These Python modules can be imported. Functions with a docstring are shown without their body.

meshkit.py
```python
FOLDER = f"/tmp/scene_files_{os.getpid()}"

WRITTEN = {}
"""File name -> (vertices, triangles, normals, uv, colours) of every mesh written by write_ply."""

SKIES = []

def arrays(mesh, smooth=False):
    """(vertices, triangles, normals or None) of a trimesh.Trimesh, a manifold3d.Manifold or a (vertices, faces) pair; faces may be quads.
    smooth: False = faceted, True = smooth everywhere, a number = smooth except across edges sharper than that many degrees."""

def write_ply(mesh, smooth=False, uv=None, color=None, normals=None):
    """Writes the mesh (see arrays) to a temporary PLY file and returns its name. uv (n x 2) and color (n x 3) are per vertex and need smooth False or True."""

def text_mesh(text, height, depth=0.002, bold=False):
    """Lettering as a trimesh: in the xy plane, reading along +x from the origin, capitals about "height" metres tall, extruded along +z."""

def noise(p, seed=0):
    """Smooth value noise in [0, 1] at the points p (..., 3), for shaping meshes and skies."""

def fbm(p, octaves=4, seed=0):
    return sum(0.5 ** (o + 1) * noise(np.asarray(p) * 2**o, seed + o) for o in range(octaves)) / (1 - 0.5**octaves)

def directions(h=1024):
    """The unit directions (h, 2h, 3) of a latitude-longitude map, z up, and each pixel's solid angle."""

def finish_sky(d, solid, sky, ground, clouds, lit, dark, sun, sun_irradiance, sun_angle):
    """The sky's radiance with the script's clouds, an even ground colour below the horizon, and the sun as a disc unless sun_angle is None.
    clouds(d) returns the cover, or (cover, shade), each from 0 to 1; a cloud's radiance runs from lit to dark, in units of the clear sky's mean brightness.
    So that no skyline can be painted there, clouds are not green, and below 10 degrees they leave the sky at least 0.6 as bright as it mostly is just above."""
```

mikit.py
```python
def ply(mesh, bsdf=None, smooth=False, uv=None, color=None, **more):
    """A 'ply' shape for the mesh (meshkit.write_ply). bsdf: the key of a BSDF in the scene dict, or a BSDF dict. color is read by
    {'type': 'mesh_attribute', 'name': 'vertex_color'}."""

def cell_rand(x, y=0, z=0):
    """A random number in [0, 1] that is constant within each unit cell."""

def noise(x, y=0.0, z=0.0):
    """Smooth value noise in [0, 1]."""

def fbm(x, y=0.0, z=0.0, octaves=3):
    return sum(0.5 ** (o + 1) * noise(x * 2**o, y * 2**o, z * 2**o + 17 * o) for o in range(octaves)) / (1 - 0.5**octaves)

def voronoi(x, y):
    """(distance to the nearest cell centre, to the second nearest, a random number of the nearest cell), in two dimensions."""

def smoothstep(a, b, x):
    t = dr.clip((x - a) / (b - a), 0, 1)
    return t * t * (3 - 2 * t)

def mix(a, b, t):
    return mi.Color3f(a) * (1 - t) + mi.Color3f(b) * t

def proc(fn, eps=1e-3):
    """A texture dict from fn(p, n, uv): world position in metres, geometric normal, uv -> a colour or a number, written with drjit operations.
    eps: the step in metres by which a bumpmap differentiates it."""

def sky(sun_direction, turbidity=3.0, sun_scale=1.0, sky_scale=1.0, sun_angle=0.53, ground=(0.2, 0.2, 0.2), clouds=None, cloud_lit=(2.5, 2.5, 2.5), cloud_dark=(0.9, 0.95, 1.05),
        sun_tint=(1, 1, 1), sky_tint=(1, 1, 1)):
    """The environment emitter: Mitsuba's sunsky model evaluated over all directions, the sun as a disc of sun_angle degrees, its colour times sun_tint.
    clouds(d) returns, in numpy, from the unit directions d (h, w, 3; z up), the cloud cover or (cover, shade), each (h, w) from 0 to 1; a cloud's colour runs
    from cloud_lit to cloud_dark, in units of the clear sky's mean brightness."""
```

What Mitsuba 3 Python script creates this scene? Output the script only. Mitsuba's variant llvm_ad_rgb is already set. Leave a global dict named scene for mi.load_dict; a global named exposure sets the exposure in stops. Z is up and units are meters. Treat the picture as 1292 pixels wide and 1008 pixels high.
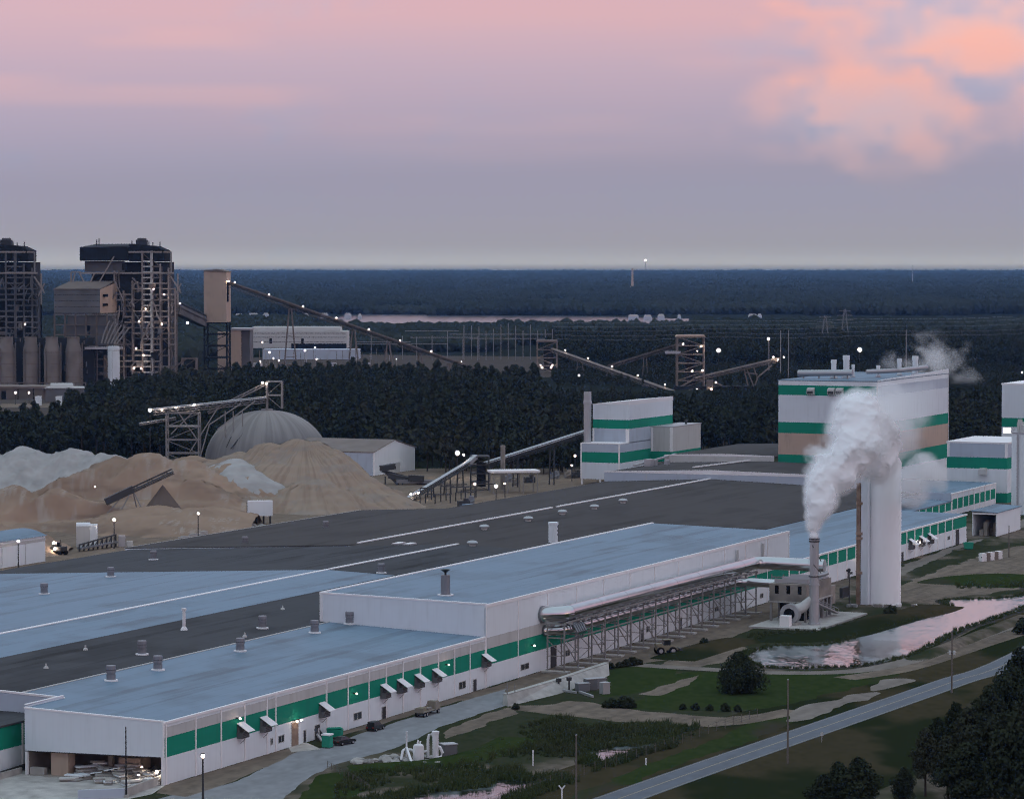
import math, numpy as np, trimesh, mitsuba as mi, mikit, meshkit, drjit as dr
import shapely, shapely.ops, manifold3d
from mikit import noise, fbm, smoothstep, mix, proc, cell_rand
T = mi.ScalarTransform4f
scene, labels = {}, {}
rng = np.random.default_rng(7)

# ---------------------------------------------------------------- camera, air, sky, exposure
PITCH = math.radians(2.4404)
scene['camera'] = {'type': 'perspective', 'fov': 18.84, 'fov_axis': 'x', 'near_clip': 5.0, 'far_clip': 90000.0,
    'to_world': T().look_at(origin=[0, 0, 86], target=[0, math.cos(PITCH), 86 - math.sin(PITCH)], up=[0, 0, 1]),
    'medium': {'type': 'ref', 'id': 'air'}}
scene['air'] = {'type': 'homogeneous', 'albedo': {'type': 'rgb', 'value': [0.93, 0.95, 0.97]},
    'sigma_t': {'type': 'rgb', 'value': [0.5e-5, 1.0e-5, 2.1e-5]}, 'phase': {'type': 'isotropic'}}
exposure = 2.42

def cloud_cover(d):
    el = np.degrees(np.arcsin(np.clip(d[..., 2], 0, 1)))
    az = np.degrees(np.arctan2(d[..., 0], d[..., 1]))
    # thin high cloud: bare sky at the horizon, veiled and pink above, blue grey overhead
    band = meshkit.fbm(np.stack([az * 0.10, el * 0.75, 0 * el], -1), 4, 5) - 0.5
    rise = np.clip(el / 4.6, 0, 1)
    over = np.clip((el - 5.5) / 19.0, 0, 1)
    west = np.clip(np.cos(np.radians(az - 120)), 0, 1)                   # the afterglow lies to the right, behind the camera
    cover = np.clip(0.08 + 0.48 * rise ** 1.1 + 0.62 * np.exp(-np.clip(el, 0, None) / 0.45) + 0.60 * np.clip((el - 8) / 34, 0, 1), 0, 1) * (1 - 0.45 * west * np.exp(-el / 14))
    warm = (0.19 + 0.57 * rise + 0.22 * band * np.clip(el / 2.0, 0, 1)) * (1 - over) + 0.10 * over + 0.26 * west * np.exp(-el / 30)
    # heaped clouds catching the last light: a broad torn mass to the right, thin streaks elsewhere
    q = np.stack([az * 0.62, el * 1.35, 0 * el + 3.3], -1)
    puff = meshkit.fbm(q + 1.1 * meshkit.fbm(q * 1.1 + 9, 3, 2)[..., None], 6, 21) - 0.5
    fine = meshkit.fbm(q * 3.1 + 4, 4, 77) - 0.5
    zone = np.maximum(np.exp(-((az - 8.8) / 4.2) ** 2 - ((el - 4.5) / 2.0) ** 2), 1.1 * np.exp(-((az - 6.7) / 2.2) ** 2 - ((el - 2.9) / 1.05) ** 2))
    zone = np.maximum(zone, 0.85 * np.clip(meshkit.fbm(np.stack([az * 0.05, el * 0.09, 0 * el], -1), 3, 31) * 2.4 - 1.05, 0, 1) * np.clip((el - 5.5) / 4, 0, 1) * np.clip((50 - el) / 20, 0, 1))
    streak = meshkit.fbm(np.stack([az * 0.16, el * 1.9, 0 * el + 8], -1), 4, 61) - 0.5
    lit = np.clip((zone * 0.62 + puff * 1.9 * (0.25 + zone) + fine * 0.7 * zone - 0.235) / 0.42, 0, 1) * np.clip(zone * 3, 0, 1)
    lit = np.maximum(lit, 0.45 * np.clip((streak - 0.10) / 0.16, 0, 1) * np.clip((el - 1.5) / 2.5, 0, 1) * np.clip((14 - el) / 6, 0, 1))
    grey = np.clip((zone * 0.7 - puff * 1.6 - 0.25) / 0.5, 0, 1)
    warm = warm * (1 - 0.42 * grey) + 0.30 * lit
    return np.clip(cover + 0.22 * lit, 0, 1), 1 - np.clip(warm, 0, 1)

scene['sky'] = mikit.sky([0.93, -0.36, 0.07], turbidity=3, sun_scale=0.0, sky_scale=1.0, ground=(0.1, 0.1, 0.1), clouds=cloud_cover,
    cloud_lit=(5.6, 2.6, 1.75), cloud_dark=(2.05, 3.15, 3.95), sky_tint=(0.61, 0.84, 2.9))

# ---------------------------------------------------------------- small tools
def numbered(key):
    if key not in scene and key not in labels: return key
    i = 1
    base = key
    i = _count.get(base, 1)
    while f'{base}_{i:03d}' in scene or f'{base}_{i:03d}' in labels: i += 1
    _count[base] = i + 1
    return f'{base}_{i:03d}'
_count = {}
def ref(m): return {'type': 'ref', 'id': m}
def add(key, mesh, mat, smooth=False, **kw):
    if key in scene or key not in labels: key = numbered(key)
    scene[key] = mikit.ply(mesh, mat, smooth=smooth, **kw)
    return key
def thing(name, label, cat, group=None):
    key = numbered(name)
    labels[key] = {'label': label, 'category': cat}
    if group: labels[key]['group'] = group
    return key
def tag(key, label, cat, group=None):
    labels[key] = {'label': label, 'category': cat}
    if group: labels[key]['group'] = group
def structure(key, mesh, mat, smooth=False):
    k = add(key, mesh, mat, smooth); labels[k] = {'kind': 'structure'}
    return k
def frame_of(p0, p1, up=(0, 0, 1)):
    p0, p1 = np.asarray(p0, float), np.asarray(p1, float)
    z = p1 - p0; L = np.linalg.norm(z); z = z / L
    u = np.asarray(up, float)
    if abs(z @ u) > 0.98: u = np.array([DX, DY, 0.0])
    x = np.cross(u, z); x /= np.linalg.norm(x); y = np.cross(z, x)
    M = np.eye(4); M[:3, 0], M[:3, 1], M[:3, 2], M[:3, 3] = x, y, z, (p0 + p1) / 2
    return M, L
def beam(key, p0, p1, w, h, mat):
    """A bar of w x h from p0 to p1, an entry of its own."""
    M, L = frame_of(p0, p1)
    key = numbered(key)
    scene[key] = {'type': 'cube', 'to_world': T((M @ np.diag([w / 2, h / 2, L / 2, 1])).tolist()), 'bsdf': ref(mat)}
    return key
# the works stand on a grid turned 23.7 degrees: u runs along the long front, v away from it
OX, OY, DX, DY = -58.0005, 510.2374, 0.402015, 0.915633
def W(u, v, z=0.0): return (OX + u * DX - v * DY, OY + u * DY + v * DX, z)
RUV = np.array([[DX, -DY, 0, OX], [DY, DX, 0, OY], [0, 0, 1, 0], [0, 0, 0, 1]], float)
def ubox(key, u0, u1, v0, v1, z0, z1, mat):
    """A block on the works' grid, an entry of its own."""
    key = numbered(key)
    M = RUV @ trimesh.transformations.translation_matrix([(u0 + u1) / 2, (v0 + v1) / 2, (z0 + z1) / 2]) @ np.diag([(u1 - u0) / 2, (v1 - v0) / 2, (z1 - z0) / 2, 1])
    scene[key] = {'type': 'cube', 'to_world': T(M.tolist()), 'bsdf': ref(mat)}
    return key
class B:
    """Collects pieces that become ONE mesh."""
    def __init__(s): s.v, s.f, s.n = [], [], 0
    def raw(s, v, f):
        v = np.asarray(v, float); s.v.append(v); s.f.append(np.asarray(f) + s.n); s.n += len(v); return s
    def tm(s, m): return s.raw(m.vertices, m.faces)
    def bar(s, p0, p1, w, h=None):
        M, L = frame_of(p0, p1)
        return s.raw((CV * [w / 2, (h or w) / 2, L / 2]) @ M[:3, :3].T + M[:3, 3], CF)
    def box(s, c, size, rz=0.0):
        R = trimesh.transformations.rotation_matrix(rz, [0, 0, 1])[:3, :3]
        return s.raw((CV * np.asarray(size) / 2) @ R.T + np.asarray(c), CF)
    def ub(s, u0, u1, v0, v1, z0, z1):
        c = W((u0 + u1) / 2, (v0 + v1) / 2, (z0 + z1) / 2)
        return s.box(c, (abs(u1 - u0), abs(v1 - v0), abs(z1 - z0)), math.atan2(DY, DX))
    def tube(s, pts, r, n=12, cap=True):
        pts = np.asarray(pts, float); r = np.broadcast_to(r, (len(pts),))
        t = np.gradient(pts, axis=0); t /= np.linalg.norm(t, axis=1, keepdims=True)
        a = np.cross(t, [0, 0, 1.0]) if abs(t[0][2]) < 0.9 else np.cross(t, [1.0, 0, 0])
        a /= np.linalg.norm(a, axis=1, keepdims=True); b = np.cross(t, a)
        g = np.arange(n) * 2 * math.pi / n
        v = pts[:, None] + r[:, None, None] * (np.cos(g)[None, :, None] * a[:, None] + np.sin(g)[None, :, None] * b[:, None])
        v = v.reshape(-1, 3); k = len(pts); f = []
        for i in range(k - 1):
            for j in range(n):
                p, q = i * n + j, i * n + (j + 1) % n
                f += [[p, q, q + n], [p, q + n, p + n]]
        if cap:
            v = np.vstack([v, pts[:1], pts[-1:]]); c0, c1 = k * n, k * n + 1
            for j in range(n): f += [[c0, (j + 1) % n, j], [c1, (k - 1) * n + j, (k - 1) * n + (j + 1) % n]]
        return s.raw(v, f)
    def lathe(s, c, prof, n=20):
        """prof: (r, z) from bottom to top around the vertical through c"""
        g = np.arange(n) * 2 * math.pi / n; k = len(prof)
        v = np.array([[c[0] + r * math.cos(a), c[1] + r * math.sin(a), c[2] + z] for r, z in prof for a in g]); f = []
        for i in range(k - 1):
            for j in range(n):
                p, q = i * n + j, i * n + (j + 1) % n
                f += [[p, q, q + n], [p, q + n, p + n]]
        return s.raw(v, f)
    def prism(s, poly, off):
        """closed outline (n, 3) pushed along off"""
        p = np.asarray(poly, float); n = len(p); v = np.vstack([p, p + np.asarray(off)])
        f = [[i, (i + 1) % n, (i + 1) % n + n] for i in range(n)] + [[i, (i + 1) % n + n, i + n] for i in range(n)]
        f += [[0, i + 1, i] for i in range(1, n - 1)] + [[n, n + i, n + i + 1] for i in range(1, n - 1)]
        return s.raw(v, f)
    def uprism(s, u0, u1, vz):
        """outline given as (v, z) pushed from u0 to u1"""
        return s.prism([W(u0, v, z) for v, z in vz], np.array(W(u1, 0)) - np.array(W(u0, 0)))
    def mesh(s):
        m = trimesh.Trimesh(np.vstack(s.v), np.vstack(s.f), process=False)
        return m
    def put(s, key, mat, smooth=False): return add(key, s.mesh(), mat, smooth)
CV = np.array([[x, y, z] for x in (-1, 1) for y in (-1, 1) for z in (-1, 1)], float)
CF = np.array([[0, 1, 3], [0, 3, 2], [4, 6, 7], [4, 7, 5], [0, 4, 5], [0, 5, 1], [2, 3, 7], [2, 7, 6], [0, 2, 6], [0, 6, 4], [1, 5, 7], [1, 7, 3]])
def lerp(a, b, t): return tuple(np.asarray(a, float) * (1 - t) + np.asarray(b, float) * t)
def rough(pts, amp, step=2.0, seed=0):
    """an outline with a ragged edge"""
    p = np.array([q[:2] for q in pts], float); out = []
    for a, b in zip(p, np.roll(p, -1, 0)):
        n = max(1, int(np.linalg.norm(b - a) / step)); out += [a + (b - a) * i / n for i in range(n)]
    o = np.array(out); q = np.c_[o * .16, 0 * o[:, :1] + seed]
    return o + amp * 2 * np.c_[meshkit.fbm(q, 4, 3) - .5, meshkit.fbm(q + 31.7, 4, 4) - .5]
def flat(pts, z, holes=()):
    """a polygon of (x, y) as a sheet at z"""
    pg = shapely.Polygon([p[:2] for p in pts], [[p[:2] for p in h] for h in holes]).buffer(0)
    vv, ff, n = [], [], 0
    for g in getattr(pg, 'geoms', [pg]):
        v, f = trimesh.creation.triangulate_polygon(g, engine='earcut')
        vv.append(np.c_[v, np.full(len(v), z)]); ff.append(f + n); n += len(v)
    v, f = np.vstack(vv), np.vstack(ff)
    a, b, c = v[f[:, 0]], v[f[:, 1]], v[f[:, 2]]
    up = np.cross(b - a, c - a)[:, 2] < 0; f[up] = f[up][:, ::-1]
    return trimesh.Trimesh(v, f, process=False)
def spline(pts, n=8, closed=False):
    """a smooth line through the points"""
    p = np.asarray([q[:2] for q in pts], float); k = len(p); out = []
    for i in range(k if closed else k - 1):
        g = lambda j: p[j % k] if closed else p[min(max(j, 0), k - 1)]
        a, b, c, d = g(i - 1), g(i), g(i + 1), g(i + 2)
        for t in np.arange(n) / n:
            out.append(0.5 * ((2 * b) + (c - a) * t + (2 * a - 5 * b + 4 * c - d) * t * t + (3 * b - a - 3 * c + d) * t ** 3))
    if not closed: out.append(p[-1])
    return np.array(out)
def ribbon(line, width, z):
    """a strip along a line; z a number or one per point"""
    p = np.asarray(line, float)[:, :2]; t = np.gradient(p, axis=0); t /= np.linalg.norm(t, axis=1, keepdims=True)
    nrm = np.c_[-t[:, 1], t[:, 0]]; w = np.broadcast_to(width, (len(p),))[:, None] / 2
    zz = np.broadcast_to(z, (len(p),))
    v = np.vstack([np.c_[p + nrm * w, zz], np.c_[p - nrm * w, zz]]); n = len(p)
    f = [[i, i + n, i + n + 1] for i in range(n - 1)] + [[i, i + n + 1, i + 1] for i in range(n - 1)]
    return trimesh.Trimesh(v, f, process=False)

def lump(c, r, seed, sub=1, squash=.6):
    m = trimesh.creation.icosphere(subdivisions=sub); q = m.vertices.copy()
    m.vertices = q * (r * (0.65 + .8 * meshkit.noise(q * 1.3 + seed * 7.1))[:, None]) * [1, 1, squash] + c
    return m

# ---------------------------------------------------------------- materials
def matte(name, rgb): scene[name] = {'type': 'twosided', 'bsdf': {'type': 'diffuse', 'reflectance': {'type': 'rgb', 'value': list(rgb)}}}
def paint(name, rgb, rough=0.5, metal=0.0, spec=0.5):
    scene[name] = {'type': 'twosided', 'bsdf': {'type': 'principled', 'base_color': {'type': 'rgb', 'value': list(rgb)}, 'roughness': rough, 'metallic': metal, 'specular': spec}}
def textured(name, fn, rough=0.6, metal=0.0, spec=0.4, bump=None, scale=1.0, eps=0.05):
    if rough >= 0.95: scene[name] = {'type': 'twosided', 'bsdf': {'type': 'diffuse', 'reflectance': proc(fn)}}; return
    b = {'type': 'principled', 'base_color': proc(fn), 'roughness': rough, 'metallic': metal, 'specular': spec}
    if bump is not None: b = {'type': 'bumpmap', 'arbitrary': proc(bump, eps), 'scale': scale, 'bsdf': b}
    scene[name] = {'type': 'twosided', 'bsdf': b}
def along(p): return p.x * DX + p.y * DY
def across(p): return -p.x * DY + p.y * DX
def clad(rgb, dirt, amount):
    def fn(p, n, uv):
        s = along(p) + across(p) * 0.73
        streak = smoothstep(0.45, 0.9, fbm(s * 1.3, 3.0, p.z * 0.12, 3))
        blot = fbm(p.x * 0.12, p.y * 0.12, p.z * 0.3, 3)
        seam = smoothstep(0.42, 0.5, dr.abs(s / 1.0 - dr.floor(s / 1.0) - 0.5)) * 0.10
        return mix(rgb, dirt, dr.clip(streak * amount + (blot - 0.5) * amount * 0.7 + seam, 0, 1))
    return fn
def ribs(p, n, uv):
    s = along(p) * dr.abs(n.y * DX - n.x * DY) + across(p) * dr.abs(n.x * DX + n.y * DY)
    f = s / 0.62; f = f - dr.floor(f)
    return smoothstep(0.0, 0.22, f) * (1 - smoothstep(0.45, 0.67, f)) * 0.07
textured('white_cladding', clad((0.68, 0.725, 0.765), (0.45, 0.46, 0.47), 0.20), 0.5, bump=ribs, eps=0.04)
textured('white_panel', clad((0.715, 0.755, 0.775), (0.49, 0.49, 0.49), 0.16), 0.55)
textured('grey_panel', clad((0.50, 0.495, 0.475), (0.36, 0.34, 0.31), 0.35), 0.55)
textured('green_panel', clad((0.010, 0.235, 0.150), (0.02, 0.17, 0.115), 0.4), 0.75, spec=0.15)
textured('tan_panel', clad((0.47, 0.35, 0.27), (0.33, 0.25, 0.20), 0.5), 0.6)
textured('blue_grey_panel', clad((0.42, 0.47, 0.54), (0.34, 0.36, 0.40), 0.4), 0.5)
paint('white_trim', (0.72, 0.71, 0.71), 0.5)
paint('pale_trim', (0.80, 0.77, 0.76), 0.5)  # a paler, slightly warmer white for trims
paint('dark_glass', (0.02, 0.022, 0.025), 0.12, spec=0.6)
textured('silo_white', clad((0.91, 0.91, 0.91), (0.74, 0.73, 0.71), 0.08), 0.6)
matte('steam_white', (0.95, 0.95, 0.95))
matte('opening_black', (0.012, 0.012, 0.013))
def roofing(rgb, dirt, k=1.0):
    def fn(p, n, uv):
        u, v = along(p), across(p)
        row = dr.floor(v / 3.05)
        tone = cell_rand(row, dr.floor(u / 38.0 + cell_rand(row, 4.0) * 9.0), 3.0)
        lap = smoothstep(0.44, 0.5, dr.abs(v / 3.05 - row - 0.5))
        pond = smoothstep(0.52, 0.72, fbm(u * 0.045, v * 0.09, 2.0, 4))
        grime = fbm(u * 0.5, v * 0.5, 0.0, 3)
        return mix(rgb, dirt, dr.clip(k * (0.42 * pond + 0.30 * (grime - 0.4) + 0.30 * lap + 0.26 * (tone - 0.5) + 0.45 * smoothstep(0.60, 0.72, fbm(u * 0.02, v * 0.35, 9.0, 4))), 0, 1))
    return fn
textured('light_roofing', roofing((0.142, 0.212, 0.282), (0.085, 0.12, 0.155)), 0.55)
textured('dark_roofing', roofing((0.066, 0.066, 0.070), (0.032, 0.031, 0.032)), 0.85, spec=0.10)
textured('brown_roofing', roofing((0.070, 0.063, 0.061), (0.038, 0.034, 0.033), 0.8), 0.85, spec=0.08)
def speckle(a, b, s, k=0.8):
    def fn(p, n, uv): return mix(a, b, dr.clip((fbm(p.x * s, p.y * s, p.z * s, 4) - 0.5) * 2 * k + 0.5, 0, 1))
    return fn
textured('concrete', speckle((0.44, 0.42, 0.39), (0.27, 0.255, 0.235), 0.5), 0.85, spec=0.2)
textured('old_concrete', speckle((0.33, 0.29, 0.25), (0.16, 0.145, 0.13), 0.35), 0.9, spec=0.2)
textured('rubble', speckle((0.42, 0.40, 0.38), (0.16, 0.15, 0.14), 1.6), 0.9, spec=0.2)
paint('galvanised', (0.46, 0.46, 0.47), 0.45, 0.6)
scene['duct_metal'] = {'type': 'twosided', 'bsdf': {'type': 'principled', 'base_color': proc(lambda p, n, uv: mix((0.66, 0.65, 0.65), (0.50, 0.495, 0.50), fbm(p.x * 0.5, p.y * 0.5, p.z * 1.5, 3))), 'roughness': 0.13, 'metallic': 1.0, 'specular': 0.5}}
paint('vent_metal', (0.25, 0.26, 0.28), 0.45, 0.7)
paint('frame_steel', (0.25, 0.235, 0.225), 0.6, 0.25)
paint('dark_steel', (0.05, 0.05, 0.052), 0.55, 0.3)
textured('rusty_steel', speckle((0.36, 0.27, 0.21), (0.19, 0.12, 0.085), 0.6), 0.8, spec=0.25)
textured('tan_steel', speckle((0.235, 0.19, 0.165), (0.14, 0.115, 0.10), 0.12), 0.75, spec=0.25)
textured('plant_tan', speckle((0.19, 0.152, 0.132), (0.12, 0.10, 0.088), 0.1), 0.8, spec=0.2)
textured('plant_grey', speckle((0.165, 0.16, 0.165), (0.10, 0.098, 0.10), 0.1), 0.8, spec=0.2)
textured('plant_vessel', speckle((0.27, 0.232, 0.21), (0.17, 0.145, 0.13), 0.1), 0.8, spec=0.15)
textured('plant_frame', speckle((0.36, 0.31, 0.28), (0.24, 0.20, 0.18), 0.1), 0.75, spec=0.2)
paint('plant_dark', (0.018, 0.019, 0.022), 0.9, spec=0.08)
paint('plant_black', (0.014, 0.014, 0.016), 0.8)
paint('plant_roof', (0.05, 0.05, 0.055), 0.9, spec=0.1)
paint('black_paint', (0.012, 0.012, 0.014), 0.25)
paint('tan_paint', (0.24, 0.21, 0.165), 0.4)
paint('machine_yellow', (0.22, 0.19, 0.13), 0.5)
paint('bin_green', (0.01, 0.25, 0.16), 0.45)
paint('red_light', (0.3, 0.02, 0.02), 0.3)
matte('tyre', (0.018, 0.018, 0.018))
def wood(p, n, uv): return mix((0.20, 0.17, 0.145), (0.10, 0.085, 0.075), fbm(p.x * 6, p.y * 6, p.z * 0.8, 3))
textured('pole_wood', wood, 0.9, spec=0.15)
def tan_tone(p, n, uv):
    g = speckle((0.39, 0.278, 0.203), (0.275, 0.192, 0.142), 0.09, 0.9)(p, n, uv)
    pale = smoothstep(0.50, 0.70, fbm(p.x * 0.30, p.y * 0.04, p.z * 0.06, 4)) * (1 - smoothstep(0.80, 0.95, n.z))
    damp = smoothstep(0.52, 0.72, fbm(p.x * 0.05, p.y * 0.05, p.z * 0.16 + 5.0, 4))
    return mix(mix(g, (0.40, 0.335, 0.28), pale * 0.8), (0.17, 0.125, 0.098), damp * 0.6)
textured('gypsum_tan', tan_tone, 0.96, spec=0.0)
textured('gypsum_white', speckle((0.47, 0.45, 0.43), (0.33, 0.315, 0.30), 0.25), 0.95, spec=0.1)
def leaf(a, b):
    def fn(p, n, uv):
        stand = fbm(p.x * 0.030, p.y * 0.022, 3.0, 3)
        return mix(mix(a, b, fbm(p.x * 0.35, p.y * 0.35, p.z * 0.35, 3)), (0.062, 0.060, 0.042), smoothstep(0.50, 0.75, stand) * 0.55)
    return fn
scene['leaves'] = {'type': 'twosided', 'bsdf': {'type': 'diffuse', 'reflectance': proc(leaf((0.022, 0.030, 0.022), (0.050, 0.058, 0.040)))}}
scene['near_leaves'] = {'type': 'twosided', 'bsdf': {'type': 'diffuse', 'reflectance': proc(leaf((0.015, 0.021, 0.014), (0.048, 0.058, 0.034)))}}
scene['far_leaves'] = {'type': 'twosided', 'bsdf': {'type': 'diffuse', 'reflectance': proc(lambda p, n, uv: mix((0.020, 0.028, 0.024), (0.048, 0.055, 0.045), fbm(p.x * 0.01, p.y * 0.004, 1.0, 4)))}}
scene['reed_leaves'] = {'type': 'twosided', 'bsdf': {'type': 'diffuse', 'reflectance': proc(leaf((0.035, 0.062, 0.022), (0.095, 0.105, 0.05)))}}
matte('bark', (0.055, 0.045, 0.038))
def wave(p, n, uv): return (fbm(p.x * 0.5, p.y * 0.16, 1.0, 3) + 0.5 * noise(p.x * 1.3, p.y * 0.7, 0.0)) * 0.075
scene['water'] = {'type': 'bumpmap', 'arbitrary': proc(wave, 0.1), 'scale': 1.0, 'bsdf': {'type': 'principled', 'base_color': proc(lambda p, n, uv: mix((0.15, 0.172, 0.178), (0.014, 0.018, 0.013), smoothstep(0.34, 0.54, fbm(p.x * 0.16, p.y * 0.07, 6.0, 4)) * (1 - smoothstep(690.0, 725.0, p.y)))), 'roughness': 0.06, 'specular': 0.9}}  # base colour lightened to stand in for reflected sky, except in near weed patches
paint('river_water', (0.05, 0.055, 0.06), 0.12, spec=0.6)

# ---------------------------------------------------------------- lamps
GLOBE = trimesh.creation.icosphere(subdivisions=1, radius=1.0)
def bulb(key, pos, r, power=9.0, tint=(1.0, 0.80, 0.64)):
    r = r * .76; m = GLOBE.copy(); m.vertices = m.vertices * r + np.asarray(pos)
    k = add(key, m, 'white_trim', True)
    scene[k]['emitter'] = {'type': 'area', 'radiance': {'type': 'rgb', 'value': [power * c for c in tint]}}
    return k

# ---------------------------------------------------------------- ground, water, roads
def ground_tone(p, n, uv):
    big = fbm(p.x * 0.020, p.y * 0.012, 3.0, 4)
    mid = fbm(p.x * 0.11, p.y * 0.07, 7.0, 4)
    fine = fbm(p.x * 0.9, p.y * 0.5, 1.0, 3)
    grass = mix((0.030, 0.042, 0.019), (0.058, 0.056, 0.035), fine)
    dirt = mix((0.26, 0.205, 0.165), (0.10, 0.082, 0.068), fine)
    near = mix(dirt, grass, smoothstep(0.40, 0.56, 0.6 * big + 0.4 * mid))
    far = mix((0.018, 0.023, 0.019), (0.030, 0.032, 0.027), big)
    return mix(near, far, smoothstep(1350.0, 1900.0, p.y))
textured('ground_cover', ground_tone, 0.95, spec=0.1)
def lawn_tone(p, n, uv):
    a = fbm(p.x * 0.06, p.y * 0.03, 0.0, 4)
    return mix(mix((0.026, 0.045, 0.013), (0.046, 0.058, 0.021), fbm(p.x * 0.8, p.y * 0.4, 2.0, 3)), (0.055, 0.049, 0.034), smoothstep(0.52, 0.74, a))
textured('lawn_grass', lawn_tone, 0.95, spec=0.1)
def verge_tone(p, n, uv):
    a = fbm(p.x * 0.05, p.y * 0.03, 4.0, 4)
    return mix(mix((0.048, 0.041, 0.021), (0.070, 0.056, 0.034), fbm(p.x * 0.7, p.y * 0.35, 2.0, 3)), (0.023, 0.029, 0.013), smoothstep(0.45, 0.62, a))
textured('verge_grass', verge_tone, 0.95, spec=0.1)
def track(a, b):
    def fn(p, n, uv):
        w = fbm(along(p) * 0.03, across(p) * 0.5, 0.0, 4)
        return mix(a, b, dr.clip(0.55 * w + 0.6 * (fbm(p.x * 0.7, p.y * 0.4, 3.0, 4) - 0.3), 0, 1))
    return fn
textured('asphalt', track((0.125, 0.138, 0.160), (0.085, 0.090, 0.102)), 0.85, spec=0.25)
textured('yard_surface', track((0.25, 0.255, 0.265), (0.135, 0.134, 0.137)), 0.9, spec=0.15)
textured('dirt_surface', track((0.27, 0.215, 0.17), (0.075, 0.060, 0.048)), 0.95, spec=0.1)
textured('pale_gravel', track((0.29, 0.25, 0.22), (0.13, 0.11, 0.095)), 0.95, spec=0.1)
textured('gypsum_ground', track((0.28, 0.215, 0.165), (0.12, 0.092, 0.073)), 0.95, spec=0.1)
textured('far_bare_ground', track((0.125, 0.10, 0.086), (0.07, 0.058, 0.052)), 0.95, spec=0.1)
textured('mud', track((0.085, 0.075, 0.066), (0.035, 0.032, 0.028)), 0.95)
paint('line_paint', (0.24, 0.20, 0.15), 0.8)

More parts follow.
